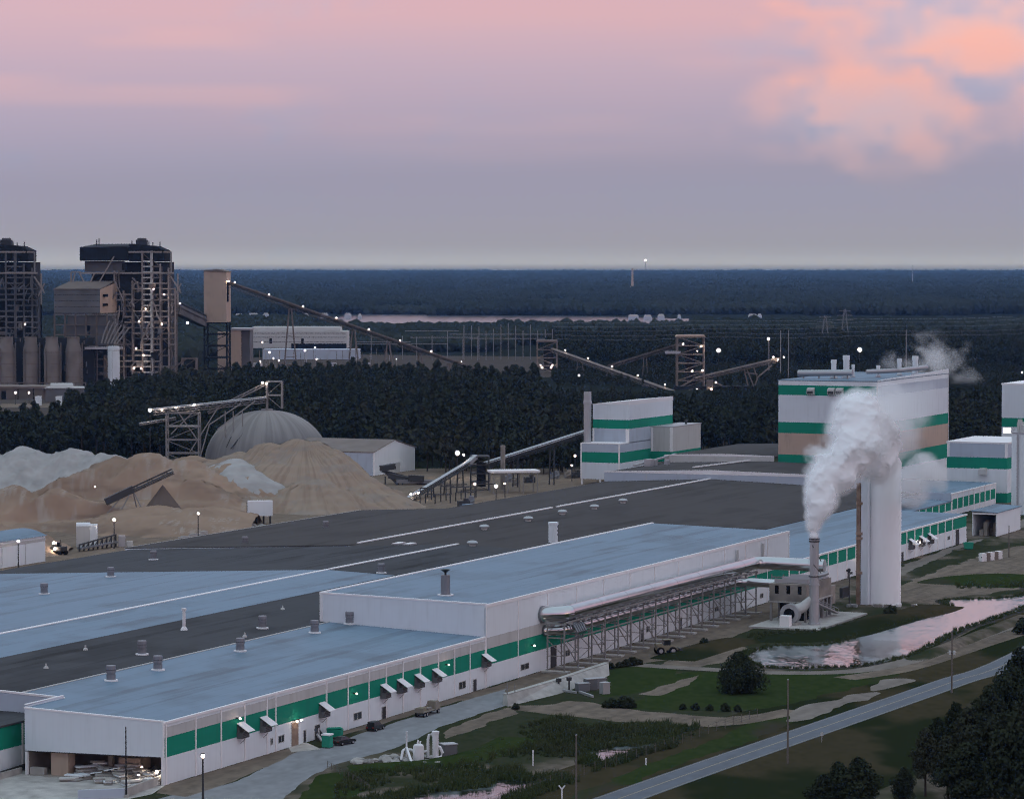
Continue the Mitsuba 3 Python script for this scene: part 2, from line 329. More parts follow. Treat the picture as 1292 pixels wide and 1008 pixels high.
ys = np.array([-1500, -300, 300, 600, 1000, 1500, 2200, 3200, 4800, 7000, 9500, 12000, 15000, 18000, 21000, 24000, 27000, 30000, 31500.0])
xs = np.linspace(-9000, 9000, 41)
gx, gy = np.meshgrid(xs, ys)
gz = 38 * np.clip((gy - 11000) / 19000, 0, 1) ** 1.2 + np.where(gy > 14000, 7 * (meshkit.noise(np.stack([gx / 1300, gy / 4000, 0 * gx], -1)) - 0.5), 0)
def land(x, y): return 38 * max(0, min(1, (y - 11000) / 19000)) ** 1.2
nx_ = len(xs); gi = np.arange(len(ys) * nx_).reshape(len(ys), nx_)
gf = np.stack([gi[:-1, :-1], gi[:-1, 1:], gi[1:, 1:], gi[1:, :-1]], -1).reshape(-1, 4)
structure('ground', (np.stack([gx, gy, gz], -1).reshape(-1, 3), gf), 'ground_cover', True)

# the public road, its verge and worn centre line
road_line = [(-110, 215), (-0.72, 461.12, 0), (17.22, 497.2, 0), (31.45, 524.8, 0), (44.56, 549.64, 0), (70.03, 597.73, 0), (91.18, 637.98, 0), (113.71, 682.59, 0), (183, 860), (275, 1060)]
road_sm = spline(road_line, 6)
structure('verge', ribbon(road_sm + np.array([6.0, -2.6]), 56, 0.010), 'verge_grass')
structure('road', ribbon(road_sm, 7.6, 0.05), 'asphalt')
k = add('road__centre_line', ribbon(road_sm, 0.30, 0.062), 'line_paint')
for s in (-1, 1):
    t = np.gradient(road_sm, axis=0); t /= np.linalg.norm(t, axis=1, keepdims=True)
    add('road__edge_line', ribbon(road_sm + s * 3.35 * np.c_[-t[:, 1], t[:, 0]], 0.14, 0.062), 'line_paint')

# grass, tracks and pads on this side of the works
structure('lawn', flat(rough([(19.99, 656.92, 0), (26.41, 664.82, 0), (34.16, 662.16, 0), (33.93, 641.68, 0), (28.15, 627.12, 0), (19.09, 616.63, 0)], 2.6), 0.020), 'lawn_grass')
structure('lawn', flat(rough(spline([(34.63, 651.76, 0), (42.87, 654.33, 0), (56.26, 653.04, 0), (76.78, 655.62, 0), (80.56, 647.94, 0), (67.18, 625.94, 0), (55.4, 606.48, 0), (45.35, 597.73, 0), (33.01, 597.73, 0), (22.37, 602.07, 0), (26.56, 620.09, 0)], 5, True), 2.6), 0.022), 'lawn_grass')
structure('lawn', flat(rough([(-0.74, 474.37, 0), (51.25, 594.51, 0), (55.57, 585.07, 0), (11.37, 494.23, 0), (6.62, 474.37, 0)], 2.6), 0.024), 'lawn_grass')
structure('lawn', flat(rough(spline([(-38.2, 467.65, 0), (-35.2, 497.2, 0), (-31.74, 520.68, 0), (-28.38, 523.15, 0), (-25.61, 511.03, 0), (-24.03, 474.37, 0)], 4, True), 2.6), 0.021), 'lawn_grass')
structure('yard_road', flat(rough(np.vstack([spline([W(-40, -7), (-56.83, 498.7, 0), (-46.03, 515, 0), (-39.32, 543.77, 0), (-34.15, 551.01, 0), (-23.31, 578.94, 0), (-7.31, 615.48, 0), (-0.97, 628.31, 0)], 5), spline([(-0.94, 605.37, 0), (-13.36, 574.92, 0), (-21.16, 550.09, 0), (-31.78, 528.15, 0), (-37.66, 495.71, 0), W(-40, -34)], 5)]), 0.8), 0.030), 'yard_surface')
structure('apron', flat([W(0, -.3), W(0, 27), W(12, 29.8), W(-40, 29.8), W(-40, 4), W(-8, -2.5)], 0.040), 'concrete')
structure('dirt_strip', flat(rough([W(0, -.02), W(45, -.02), W(45, -3.2), W(30, -6), W(10, -8.5), W(-8, -9), W(-7, -2.6)], 0.9), 0.034), 'dirt_surface')
structure('dirt_strip', flat(rough([W(56, -.02), W(131, -.02), W(131, -3.6), W(56, -2.4)], 0.9), 0.034), 'dirt_surface')
structure('bare_ground', flat(rough(spline([(100.46, 797.24, 0), (113.81, 803.01, 0), (141.44, 839.5, 0), (159.93, 949.68, 0), (141.24, 923.35, 0), (106.57, 837.38, 0)], 4, True), 3), 0.024), 'dirt_surface')
structure('pavement', flat([(-40.54, 552.85, 0), (-39.16, 545.56, 0), (-34.18, 549.18, 0), (-37.57, 557.5, 0)], 0.045), 'concrete')
structure('pipe_yard', flat(rough([W(112, -8.5), W(112, -0.4), W(330, -0.4), W(330, -7), W(285, -14), W(212, -18), W(190, -18), W(163, -10)], 1.2), 0.026), 'dirt_surface')
structure('works_road', flat(rough(np.vstack([spline([(96.73, 826.97, 0), (106.5, 852.4, 0), (124.91, 908.23, 0), (141.66, 955.13, 0), (172.68, 1025.72, 0), W(760, -24)], 5), spline([W(760, -6), (175.41, 1054.94, 0), (155.95, 983.33, 0), (143.71, 969.03, 0), (109.93, 881.77, 0), (97.25, 850.22, 0)], 5)]), 1.6), 0.028), 'pale_gravel')
structure('dirt_track', ribbon(spline([(-0.16, 600.98, 0), (8.38, 600.98, 0), (17.46, 593.45, 0), (30.81, 585.07, 0), (39.89, 580.97, 0), (47.67, 588.18, 0), (55.38, 597.73, 0)], 6), 6.0, 0.027), 'dirt_surface')
structure('levee_track', ribbon(spline([(24.79, 667.49, 0), (34.84, 662.16, 0), (46.43, 656.92, 0), (57.1, 653.04, 0), (69.88, 654.33, 0), (79.59, 662.16, 0), (89.93, 678.4, 0), (101.3, 702.82, 0), (113.02, 725.85, 0), (124.4, 747.07, 0), W(330, -75), W(420, -85)], 6), 5.5, 0.075), 'pale_gravel')
structure('levee_track', ribbon(spline([(69.63, 644.17, 0), (82.01, 656.92, 0), (93.05, 675.64, 0), (107.87, 704.31, 0), (121.41, 729.04, 0), W(330, -82)], 6), 6.0, 0.033), 'dirt_surface')
structure('gravel_patch', flat(rough(spline([(52.25, 585.07, 0), (55.94, 598.81, 0), (65.31, 614.34, 0), (73.37, 623.58, 0), (73.01, 617.78, 0), (64.33, 602.07, 0), (55.48, 584.04, 0)], 5, True), 2.2), 0.032), 'pale_gravel')
structure('gravel_patch', flat(rough(spline([(73.83, 633.11, 0), (78.43, 644.17, 0), (83.43, 641.68, 0), (78.58, 631.9, 0), (73.18, 624.76, 0)], 4, True), 2.2), 0.031), 'pale_gravel')
structure('gypsum_yard', flat(rough([W(60, 181), W(440, 181), W(460, 153), W(690, 151), W(770, 180), W(775, 260), W(700, 420), W(560, 520), W(380, 420), W(180, 330), W(60, 280)], 4), 0.018), 'gypsum_ground')
structure('bare_ground', flat(rough([(-211.61, 2326.74, 0), (-105.07, 2463.82, 0), (-22.46, 2428.06, 0), (33.68, 2428.06, 0), (41.5, 2992.57, 0), (-66.69, 3019.56, 0), (-162.68, 3075.04, 0), (-261.25, 2940.01, 0)], 3), 0.020), 'far_bare_ground')
structure('bare_ground', flat(rough([(-293.58, 1617.49, 0), (-235.36, 1617.49, 0), (-265.16, 1924.95, 0), (-329.56, 2393.32, 0), (-434.08, 2393.32, 0)], 3), 0.020), 'far_bare_ground')

structure('dirt_patch', flat(rough([(-0.93, 600.98, 0), (11.67, 610.95, 0), (22.33, 600.98, 0), (31.19, 592.39, 0), (40.84, 588.18, 0), (48.86, 593.45, 0), (46.95, 583.01, 0), (38.5, 575.92, 0), (28.99, 578.94, 0), (17.22, 585.07, 0), (6.73, 592.39, 0)], 2.6, 1.5, 5), 0.0235), 'dirt_surface')
structure('dirt_patch', flat(rough([(-0.93, 602.07, 0), (-6.98, 588.18, 0), (-12.61, 568.02, 0), (-11.59, 561.28, 0), (-5.07, 577.93, 0), (0.61, 593.45, 0)], 1.6, 1.5, 9), 0.0236), 'dirt_surface')
structure('dirt_patch', flat(rough([(29.72, 662.16, 0), (39.51, 684, 0), (51.57, 704.31, 0), (54.16, 695.46, 0), (49.49, 675.64, 0), (39.96, 662.16, 0)], 2.4, 1.5, 3), 0.0232), 'dirt_surface')
structure('dirt_patch', flat(rough([(25.92, 620.09, 0), (33.64, 639.21, 0), (39.19, 649.21, 0), (37.13, 636.75, 0), (29.33, 617.78, 0)], 1.2, 1.5, 7), 0.0265), 'dirt_surface')
structure('verge_worn', flat(rough([(55.38, 597.73, 0), (77.7, 649.21, 0), (91.93, 667.49, 0), (106.52, 695.46, 0), (120.36, 722.7, 0), (117.31, 704.31, 0), (93.14, 651.76, 0), (71.57, 610.95, 0), (56.68, 587.14, 0)], 2.4, 1.5, 2), 0.0205), 'verge_grass')
# the pond below the stack, two marsh pools and the river far behind
pond = spline([(51.23, 675.64, 0), (56.25, 660.85, 0), (68.83, 662.16, 0), (76.65, 664.82, 0), (85.9, 678.4, 0), (93.06, 694, 0), (101.41, 716.46, 0), (108.02, 733.87, 0), (120.04, 757.28, 0), (132.15, 784.08, 0), W(372, -66), W(378, -50), (137.31, 814.82, 0), (127.36, 801.08, 0), (112.99, 797.24, 0), (111.28, 782.23, 0), (103.77, 762.5, 0), (94.34, 745.39, 0), (81.8, 721.13, 0), (71.61, 701.33, 0), (59.55, 699.85, 0), (53.18, 689.68, 0)], 5, True)
pond = rough(pond, 1.3, 1.5)
structure('pond_shore', flat(shapely.Polygon(pond).buffer(0).buffer(2.2).exterior.coords, 0.041), 'mud')
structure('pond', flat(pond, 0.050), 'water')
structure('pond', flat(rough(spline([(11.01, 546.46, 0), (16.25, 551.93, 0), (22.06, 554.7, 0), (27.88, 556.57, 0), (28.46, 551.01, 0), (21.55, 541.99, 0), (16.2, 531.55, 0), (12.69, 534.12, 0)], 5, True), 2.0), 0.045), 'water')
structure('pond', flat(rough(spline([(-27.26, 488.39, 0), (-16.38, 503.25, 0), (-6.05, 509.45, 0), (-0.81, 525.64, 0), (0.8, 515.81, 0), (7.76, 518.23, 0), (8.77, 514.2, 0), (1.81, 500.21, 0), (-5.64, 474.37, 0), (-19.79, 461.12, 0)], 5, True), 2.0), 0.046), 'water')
structure('river', flat(spline([(-298.02, 5636.31, 0), (-124.62, 5645.8, 0), (76.83, 5543.09, 0), (186.04, 5408.89, 0), (287.82, 5239.75, 0), (419.05, 5199.1, 0), (815.87, 4859.79, 0), (750.6, 4470.71, 0), (386.12, 4790.31, 0), (214.03, 4531.18, 0), (61.98, 4470.71, 0), (-100.04, 4531.18, 0), (-249.75, 4722.79, 0)], 4, True), 0.02), 'river_water')

def bank(line, width, height, mat, key='bank'):
    """a low grassed ridge along a line"""
    p = np.asarray(line, float)[:, :2]; t = np.gradient(p, axis=0); t /= np.linalg.norm(t, axis=1, keepdims=True); nr = np.c_[-t[:, 1], t[:, 0]]
    cols = np.linspace(-1, 1, 9); v = []
    for c in cols:
        q = p + nr * c * width / 2
        z = height * (1 - c * c) * (0.75 + 0.5 * meshkit.fbm(np.c_[q * 0.25, 0 * q[:, :1]], 3, 4)) - 0.02
        taper = np.minimum(1, np.minimum(np.arange(len(p)), np.arange(len(p))[::-1]) / 4)
        v.append(np.c_[q, z * taper])
    n = len(p); v = np.vstack(v)
    f = [[a * n + i, a * n + i + 1, (a + 1) * n + i + 1, (a + 1) * n + i] for a in range(8) for i in range(n - 1)]
    structure(key, (v, np.array(f)), mat, True)
bank(spline([(56.83, 713.38, 0), (66.95, 713.38, 0), (74.95, 719.56, 0), (83.24, 733.87, 0), (94.26, 755.56, 0), (102.94, 769.56, 0), (109.92, 784.08, 0)], 6), 14, 1.3, 'verge_grass')
bank(spline([(87.47, 672.9, 0), (99.97, 699.85, 0), (113.52, 729.04, 0), (128.53, 762.5, 0)], 6), 6, 0.9, 'ground_cover')
bank(spline([(122.14, 833.19, 0), (129.44, 845.9, 0), (136.67, 850.22, 0), (143.97, 841.62, 0)], 6), 30, 1.2, 'lawn_grass')
bank(spline([(34.61, 674.27, 0), (41.62, 689.68, 0), (48.85, 704.31, 0), (54.99, 713.38, 0)], 6), 12, 0.9, 'verge_grass')
bank(spline([(-28.06, 527.31, 0), (-19.95, 529, 0), (-11.86, 534.12, 0), (-3.67, 546.46, 0), (2.04, 563.19, 0)], 6), 9, 0.8, 'lawn_grass')

# ---------------------------------------------------------------- the works: halls
def bays(t, wall, edges, v, bands, thick=0.16, pil=0.34, z1=None, skip=()):
    """panels bay by bay along u, facing -v: bands = [(z0, z1, name, material)]; upright pilasters between the bays"""
    for i in range(len(edges) - 1):
        a, b = edges[i], edges[i + 1]
        if b - a < 0.2: continue
        for z0, zt, nm, m in bands: ubox(f'{t}__{wall}__{nm}', a + 0.004, b - 0.004, v, v + thick, z0 + 0.006, zt - 0.006, m)
    for e in edges: ubox(f'{t}__{wall}__pilaster', e - pil / 2, e + pil / 2, v - 0.16, v - 0.004, 0.0, z1 or bands[-1][1], 'pale_trim')
def vbays(t, wall, edges, u, bands, thick=0.16, pil=0.0):
    """the same on a wall facing -u"""
    for i in range(len(edges) - 1):
        for z0, zt, nm, m in bands: ubox(f'{t}__{wall}__{nm}', u, u + thick, edges[i] + 0.004, edges[i + 1] - 0.004, z0 + 0.006, zt - 0.006, m)
    if pil:
        for e in edges: ubox(f'{t}__{wall}__pilaster', u - 0.12, u - 0.003, e - pil / 2, e + pil / 2, bands[0][0], bands[-1][1], 'pale_trim')
def window(t, u, z0, z1, w, v=0.0):
    k = numbered(f'{t}__window'); b = B()
    for a, c, d, e in ((u - w / 2, u + w / 2, z0, z0 + .12), (u - w / 2, u + w / 2, z1 - .12, z1), (u - w / 2, u - w / 2 + .12, z0 + .12, z1 - .12), (u + w / 2 - .12, u + w / 2, z0 + .12, z1 - .12), (u - .05, u + .05, z0 + .12, z1 - .12)):
        b.ub(a, c, v - 0.10, v - 0.004, d, e)
    b.put(k, 'grey_panel'); ubox(f'{k}__pane', u - w / 2 + .12, u + w / 2 - .12, v - 0.05, v - 0.006, z0 + .12, z1 - .12, 'dark_glass')
def door(t, u, z1, w, v=0.0, mat='dark_steel'):
    k = numbered(f'{t}__door'); b = B()
    b.ub(u - w / 2 - .12, u - w / 2, v - .12, v - .004, 0.02, z1 + .12).ub(u + w / 2, u + w / 2 + .12, v - .12, v - .004, 0.02, z1 + .12).ub(u - w / 2, u + w / 2, v - .12, v - .004, z1, z1 + .12)
    ubox(k, u - w / 2, u + w / 2, v - 0.07, v - 0.005, 0.02, z1, mat)
    b.put(f'{k}__frame', 'grey_panel')
def hood(t, u, z, v=0.0, s=1.0, key='intake_hood'):
    """fresh air hood: a raised sloping flap over a louvred box"""
    k = numbered(f'{t}__{key}'); w = 2.5 * s
    b = B().ub(u - w / 2, u + w / 2, v - 1.15 * s, v - .004, z - .85 * s, z + 0.15 * s); b.put(k, 'plant_grey')
    f = B(); a, c = np.array(W(u - w / 2, v - .02, z + 1.75 * s)), np.array(W(u - w / 2, v - 2.3 * s, z + 0.35 * s))
    side = np.array(W(w, 0)) - np.array(W(0, 0))
    f.prism([a, c, c + [0, 0, .10], a + [0, 0, .10]], side); f.put(f'{k}__flap', 'pale_trim')
    for e in (.05, w - .05): beam(f'{k}__flap_arm', np.array(W(u - w / 2 + e, v - 1.1 * s, z + .1 * s)), np.array(W(u - w / 2 + e, v - 1.7 * s, z + .70 * s)), .07, .07, 'frame_steel')
    ubox(f'{k}__duct_mouth', u - w / 2 + .12, u + w / 2 - .12, v - .42 * s, v - .006, z + .16 * s, z + 1.25 * s, 'plant_grey')
    for j in range(3): ubox(f'{k}__louvre', u - w / 2 + .1, u + w / 2 - .1, v - 1.19 * s, v - 1.152 * s, z - (.72 - .28 * j) * s, z - (.58 - .28 * j) * s, 'dark_steel')
    bz = B(); bz.bar(W(u, v - .1, z - 1.9 * s), W(u, v - 1.0 * s, z - 1.02 * s), .1); bz.put(f'{k}__bracket', 'frame_steel')
def wall_lamp(t, u, z, v=0.0, r=0.26, power=3.0):
    k = numbered(f'{t}__wall_lamp')
    ubox(k, u - .12, u + .12, v - .70, v - .17, z - .1, z + .1, 'dark_steel')
    bulb(f'{k}__bulb', W(u, v - .95, z - .05), r, power)
def ventilator(t, u, v, z, h=2.6, r=0.85, mat='vent_metal'):
    k = numbered(f'{t}__ventilator')
    B().lathe(W(u, v, z), [(0, 0), (r, 0), (r, h * .42), (r * 1.02, h * .44), (r * .86, h * .46), (r * .86, h * .52), (r * 1.05, h * .54), (r * 1.05, h * .97), (r * .98, h), (0, h)], 18).put(k, mat, 40)
    B().lathe(W(u, v, z), [(0, -.05), (r * 1.5, -.05), (r * 1.5, .22), (r * 1.02, .26)], 18).put(f'{k}__curb', 'white_trim', 40)
    B().lathe(W(u, v, z + h * .70), [(r * 1.055, 0), (r * 1.09, .03), (r * 1.09, .09), (r * 1.055, .12)], 18).put(f'{k}__band', 'dark_steel', 40)
def mushroom(t, u, v, z, r=1.15):
    k = numbered(f'{t}__roof_vent')
    B().lathe(W(u, v, z), [(0, -.05), (r * .75, -.05), (r * .75, .75), (0, .75)], 16).put(k, 'grey_panel', 40)
    B().lathe(W(u, v, z + .8), [(0, -.1), (r * 1.25, -.1), (r * 1.3, .12), (r * 1.0, .5), (r * .4, .68), (0, .7)], 16).put(f'{k}__cap', 'galvanised', 40)

# --- front hall: gabled roof, its long side with the green band
R1 = lambda v: float(np.interp(v, [0, 36, 62, 80, 179], [10.45, 11.85, 12.85, 13.5, 8.5]))
h1 = thing('factory_hall', 'long white front hall with green band and an open bay at its near end', 'factory building')
low = [0.0, 0.8, 10.8, 19.6, 28.1, 36.3, 39.5, 48.5, 59.3, 68.1, 76.8, 84.3, 91.7, 99.5, 107.8, 115.4, 123.0, 130.5]
LOWB = [(0.02, 4.6, 'white_panel', 'white_panel'), (4.6, 7.9, 'green_panel', 'green_panel'), (7.9, 9.65, 'grey_panel', 'grey_panel'), (9.65, 10.2, 'white_panel', 'white_panel')]
B().ub(0.3, 130.9, 0.17, 0.6, 0, 10.2).put(f'{h1}__long_wall', 'white_panel')
bays(h1, 'long_wall', [e for e in low if e != 48.5], 0.0, LOWB)
ubox(f'{h1}__long_wall__eave_trim', -0.2, 130.45, -0.26, 0.2, 10.206, 10.62, 'pale_trim')
for u, z0, z1, w in ((72.1, 1.3, 2.8, 3.4), (119.2, 1.2, 2.8, 3.4), (38.0, 1.4, 2.7, 1.0), (41.6, 1.3, 2.7, 2.3)): window(h1, u, z0, z1, w)
door(h1, 46.8, 4.3, 2.6, mat='rusty_steel'); door(h1, 50.6, 2.3, 0.9); door(h1, 83.5, 2.3, 2.2); door(h1, 125.3, 2.4, 1.6); door(h1, 55.6, 2.6, 2.0)
for u, z in ((26.5, 5.2), (34.9, 5.1), (57.5, 4.7), (83.0, 4.9), (90.2, 5.0), (98.1, 5.0), (106.1, 5.1), (130.0, 5.3)): hood(h1, u, z)
wall_lamp(h1, 24.8, 8.0); wall_lamp(h1, 70.0, 6.6); wall_lamp(h1, 110.9, 7.2); wall_lamp(h1, 46.0, 4.7, power=5); wall_lamp(h1, 47.6, 4.7, power=5)
# near end: corrugated fascia over the open bay
B().prism([W(0, 0.0, 4.75), W(0, 27, 4.2), W(0, 27, 11.35), W(0, 0.0, 10.55)], np.array(W(.3, 0)) - np.array(W(0, 0))).put(f'{h1}__end_fascia', 'white_cladding')
B().prism([W(-.14, -.1, 10.56), W(-.14, 27.1, 11.36), W(-.14, 27.1, 11.62), W(-.14, -.1, 10.82)], np.array(W(.5, 0)) - np.array(W(0, 0))).put(f'{h1}__end_fascia__coping', 'pale_trim')
B().prism([W(-.05, 0, 4.62), W(-.05, 27, 4.07), W(-.05, 27, 4.19), W(-.05, 0, 4.74)], np.array(W(.3, 0)) - np.array(W(0, 0))).put(f'{h1}__end_fascia__drip_edge', 'dark_steel')
ubox(f'{h1}__corner_post', -.12, .28, -.03, .34, 0, 4.74, 'white_trim'); ubox(f'{h1}__corner_post', .02, .5, 26.5, 27.0, 0, 4.2, 'white_trim')
ubox(f'{h1}__bay_back_wall', 12.3, 12.6, .62, 27.0, 0, 10.05, 'old_concrete'); ubox(f'{h1}__bay_side_wall', .5, 12.3, 26.6, 26.98, 0, 11.0, 'old_concrete')
ubox(f'{h1}__bay_floor', .0, 12.3, .6, 26.6, 0.03, 0.10, 'old_concrete')
ubox(f'{h1}__bay_column', 1.2, 3.4, 19.2, 22.6, .1, 4.3, 'tan_panel'); ubox(f'{h1}__bay_column', 5.5, 6.3, 13.2, 14.0, .1, 7, 'old_concrete'); ubox(f'{h1}__bay_column', 6, 9.5, 8.0, 12.2, .1, 3.1, 'tan_panel')
ubox(f'{h1}__bay_column', .6, 1.6, 23.6, 26.4, .1, 1.3, 'concrete')
ubox(f'{h1}__bay_doorway', 12.24, 12.29, 3.0, 6.0, .1, 3.4, 'opening_black')
# stepped back end wall and the body
B().prism([W(12.5, 27, 0), W(12.5, 179, 0), W(12.5, 179, R1(179) - .2), W(12.5, 80, R1(80) - .2), W(12.5, 27, R1(27) - .2)], np.array(W(.4, 0)) - np.array(W(0, 0))).put(f'{h1}__end_wall', 'blue_grey_panel')
B().prism([W(12.36, 27, R1(27) - .15), W(12.36, 80, R1(80) - .15), W(12.36, 80, R1(80) + .2), W(12.36, 27, R1(27) + .2)], np.array(W(.5, 0)) - np.array(W(0, 0))).put(f'{h1}__end_wall__coping', 'pale_trim')
B().ub(12.9, 291, 178.4, 178.9, 0, 8.2).put(f'{h1}__back_wall', 'white_cladding')
def roof(t, nm, u0, u1, vs, fn, mat, th=.3):
    top = [(v, fn(v)) for v in vs]; return B().uprism(u0, u1, top + [(v, z - th) for v, z in top[::-1]]).put(numbered(f'{t}__{nm}'), mat)
roof(h1, 'front_roof', .32, 12.88, [.22, 26.98], R1, 'light_roofing'); roof(h1, 'front_roof', 12.9, 130.9, [.22, 35.9], R1, 'light_roofing')
roof(h1, 'dark_roof_strip', 12.9, 130.9, [36.0, 61.95], R1, 'dark_roofing'); roof(h1, 'dark_roof_strip', 130.95, 290.9, [38.6, 61.95], R1, 'dark_roofing')
roof(h1, 'middle_roof', 12.9, 216, [62.0, 79.8], R1, 'light_roofing'); roof(h1, 'middle_roof', 216.06, 290.9, [62.0, 79.8], R1, 'dark_roofing')
roof(h1, 'back_roof', 12.9, 216, [80.2, 179.3], R1, 'light_roofing'); roof(h1, 'back_roof', 216.06, 290.9, [80.2, 179.3], R1, 'dark_roofing')
for a, b, z in ((12.9, 216.5, .16), (217.2, 290.9, .20)): ubox(f'{h1}__ridge_cap', a, b, 79.55, 80.45, R1(80) - .25, R1(80) + z, 'pale_trim')
B().uprism(13.0, 130.8, [(35.8, 11.86), (36.1, 11.86), (36.1, 12.02), (35.8, 12.02)]).put(f'{h1}__front_roof__edge_strip', 'grey_panel')
B().prism([W(0.6, 27, 11.4), W(12.3, 27, 11.4), W(12.3, 27, 12.0), W(.6, 27, 11.72)], np.array(W(0, .25)) - np.array(W(0, 0))).put(f'{h1}__return_parapet', 'white_cladding')
ubox(f'{h1}__return_parapet__coping', .4, 12.4, 26.9, 27.35, 11.93, 12.05, 'pale_trim')
for u, v, h in [(158.69, 123.5, 12.3)[:2] + (2.5,), (202.71, 132.39, 11.2)[:2] + (2.4,), (253.57, 150.16, 10.4)[:2] + (2.4,), (304.02, 150.61, 10.2)[:2] + (2.4,), (359.48, 154.04, 9.5)[:2] + (2.4,),
    (66.04, 42.98, 12.3)[:2] + (2.7,), (34.36, 30.73, 11.6)[:2] + (2.8,), (50.64, 30.52, 11.6)[:2] + (2.7,), (81.61, 30.17, 11.7)[:2] + (2.6,), (113.43, 42.43, 12.2)[:2] + (2.6,), (114.14, 30.73, 11.7)[:2] + (2.6,), (130.81, 31.17, 11.7)[:2] + (2.6,), (148.88, 44.28, 12.1)[:2] + (2.5,), (218.14, 66.63, 13)[:2] + (2.3,)]:
    ventilator(h1, u, v, (R1(v) if u < 291 else 9.6), h)
u, v = (101.1, 53.83, 12.5)[:2]
B().lathe(W(u, v, R1(v)), [(0, 0), (.75, 0), (.55, .5), (.34, .7), (.34, 4.0), (.5, 4.05), (.5, 4.5), (0, 4.55)], 14).put(f'{h1}__roof_pipe', 'white_trim', 40)
for px_ in range(7):
    u, v = 40 + 33 * px_ + 9 * math.sin(px_ * 5.1), 48 + 9 * math.sin(px_ * 2.3)
    B().lathe(W(u, v, R1(v)), [(0, 0), (.5, 0), (.42, .3), (.16, .45), (.16, .9), (0, .9)], 8).put(f'{h1}__roof_drain_vent', 'grey_panel', 40)

# --- high bay rising out of the front hall
hb = thing('high_bay_hall', 'taller white hall with pale blue roof, rising in the middle of the long front', 'factory building')
hi = [131.0, 147.4, 163.1, 179.3, 195.2, 211.3, 226.9, 242.6, 259.2, 275.1, 290.7, 307.7, 324.9]
RH = lambda v: 17.0 + v * 0.022
B().ub(131.5, 324.7, 0.17, .6, 0, 16.4).put(f'{hb}__long_wall', 'white_panel')
bays(hb, 'long_wall', hi, 0.0, [(0.02, 4.6, 'white_panel', 'white_panel'), (4.6, 7.9, 'green_panel', 'green_panel'), (7.9, 10.2, 'grey_panel', 'grey_panel'), (10.2, 16.45, 'white_panel', 'white_panel')], pil=.30, z1=16.45)
ubox(f'{hb}__long_wall__eave_trim', 130.8, 325.1, -.22, .25, 16.456, 17.12, 'pale_trim')
B().prism([W(131.0, .3, 10.3), W(131, 38, 10.3), W(131, 38, 17.7), W(131, .3, 16.95)], np.array(W(.4, 0)) - np.array(W(0, 0))).put(f'{hb}__end_wall', 'white_cladding')
B().prism([W(130.86, -.1, 16.96), W(130.86, 38.2, 17.72), W(130.86, 38.2, 18.08), W(130.86, -.1, 17.3)], np.array(W(.6, 0)) - np.array(W(0, 0))).put(f'{hb}__end_wall__coping', 'pale_trim')
ubox(f'{hb}__end_wall__corner_trim', 130.84, 131.0, 37.5, 38.2, 11.8, 17.75, 'white_trim')
ubox(f'{hb}__back_wall', 131.4, 324.9, 37.7, 38.1, 9, 17.7, 'white_cladding'); ubox(f'{hb}__far_end_wall', 324.5, 324.88, .6, 37.7, 0, 16.95, 'white_cladding')
roof(hb, 'roof', 131.5, 324.9, [.26, 38.0], RH, 'light_roofing')
ubox(f'{hb}__roof__back_coping', 131.5, 325, 37.9, 38.6, 17.5, 18.05, 'pale_trim')
for u, z0, z1, w in ((150.9, 1.3, 2.7, 4.4), (174.3, 1.5, 2.9, 2.6), (222.8, 1.5, 2.9, 2.2), (269.5, 1.5, 2.8, 2.8), (303.3, 1.5, 2.8, 2.6)): window(hb, u, z0, z1, w)
door(hb, 166.4, 4.6, 3.2); door(hb, 219.0, 2.5, 1.6); door(hb, 244.0, 2.6, 2.0)
wall_lamp(hb, 154.0, 6.2); wall_lamp(hb, 187.0, 6.9)
for u in (283.5, 303.0): 
    B().bar(W(u, -.5, 11.5), W(u, -.5, 15.6), .5).put(f'{hb}__wall_duct', 'grey_panel')
u, v = (142.15, 14.34, 17.3)[:2]
B().lathe(W(u, v, RH(v)), [(0, 0), (1.25, 0), (1.25, .15), (.98, .2), (.98, 2.2), (1.04, 2.22), (1.04, 2.32), (.98, 2.34), (.98, 4.3), (0, 4.3)], 20).put(f'{hb}__roof_stack', 'vent_metal', 40)
B().lathe(W(u, v, RH(v) + 4.3), [(0, 0), (.2, 0), (.25, .5), (1.1, 1.15), (1.0, 1.22), (0, .9)], 20).put(f'{hb}__roof_stack__rain_cone', 'black_paint', 40)
B().lathe(W(u, v, RH(v)), [(1.25, 0), (1.7, 0), (1.7, .25), (1.2, .25)], 20).put(f'{hb}__roof_stack__curb', 'white_trim', 40)

# --- dark middle hall behind
R2 = lambda v: float(np.interp(v, [36, 112, 181], [9.6, 12.15, 8.8]))
h2 = thing('factory_hall', 'wide dark-roofed middle hall with long pale ridge strip and low roof vents', 'factory building')
roof(h2, 'roof', 291.0, 325.5, [38.8, 111.8], R2, 'brown_roofing'); roof(h2, 'roof', 325.55, 572, [36.2, 111.8], R2, 'brown_roofing')
roof(h2, 'back_roof', 291.0, 437, [112.2, 181.2], R2, 'brown_roofing'); roof(h2, 'back_roof', 437.05, 572, [112.2, 151.5], R2, 'brown_roofing')
ubox(f'{h2}__ridge_cap', 296.5, 430, 111.6, 112.4, 11.9, 12.42, 'pale_trim'); ubox(f'{h2}__ridge_cap', 434, 571.8, 111.6, 112.4, 11.9, 12.42, 'pale_trim')
B().prism([W(291.0, 38.8, 0), W(291, 181, 0), W(291, 181, R2(181) - .2), W(291, 112, R2(112) - .2), W(291, 38.8, R2(38.8) - .2)], np.array(W(.3, 0)) - np.array(W(0, 0))).put(f'{h2}__end_wall', 'white_cladding')
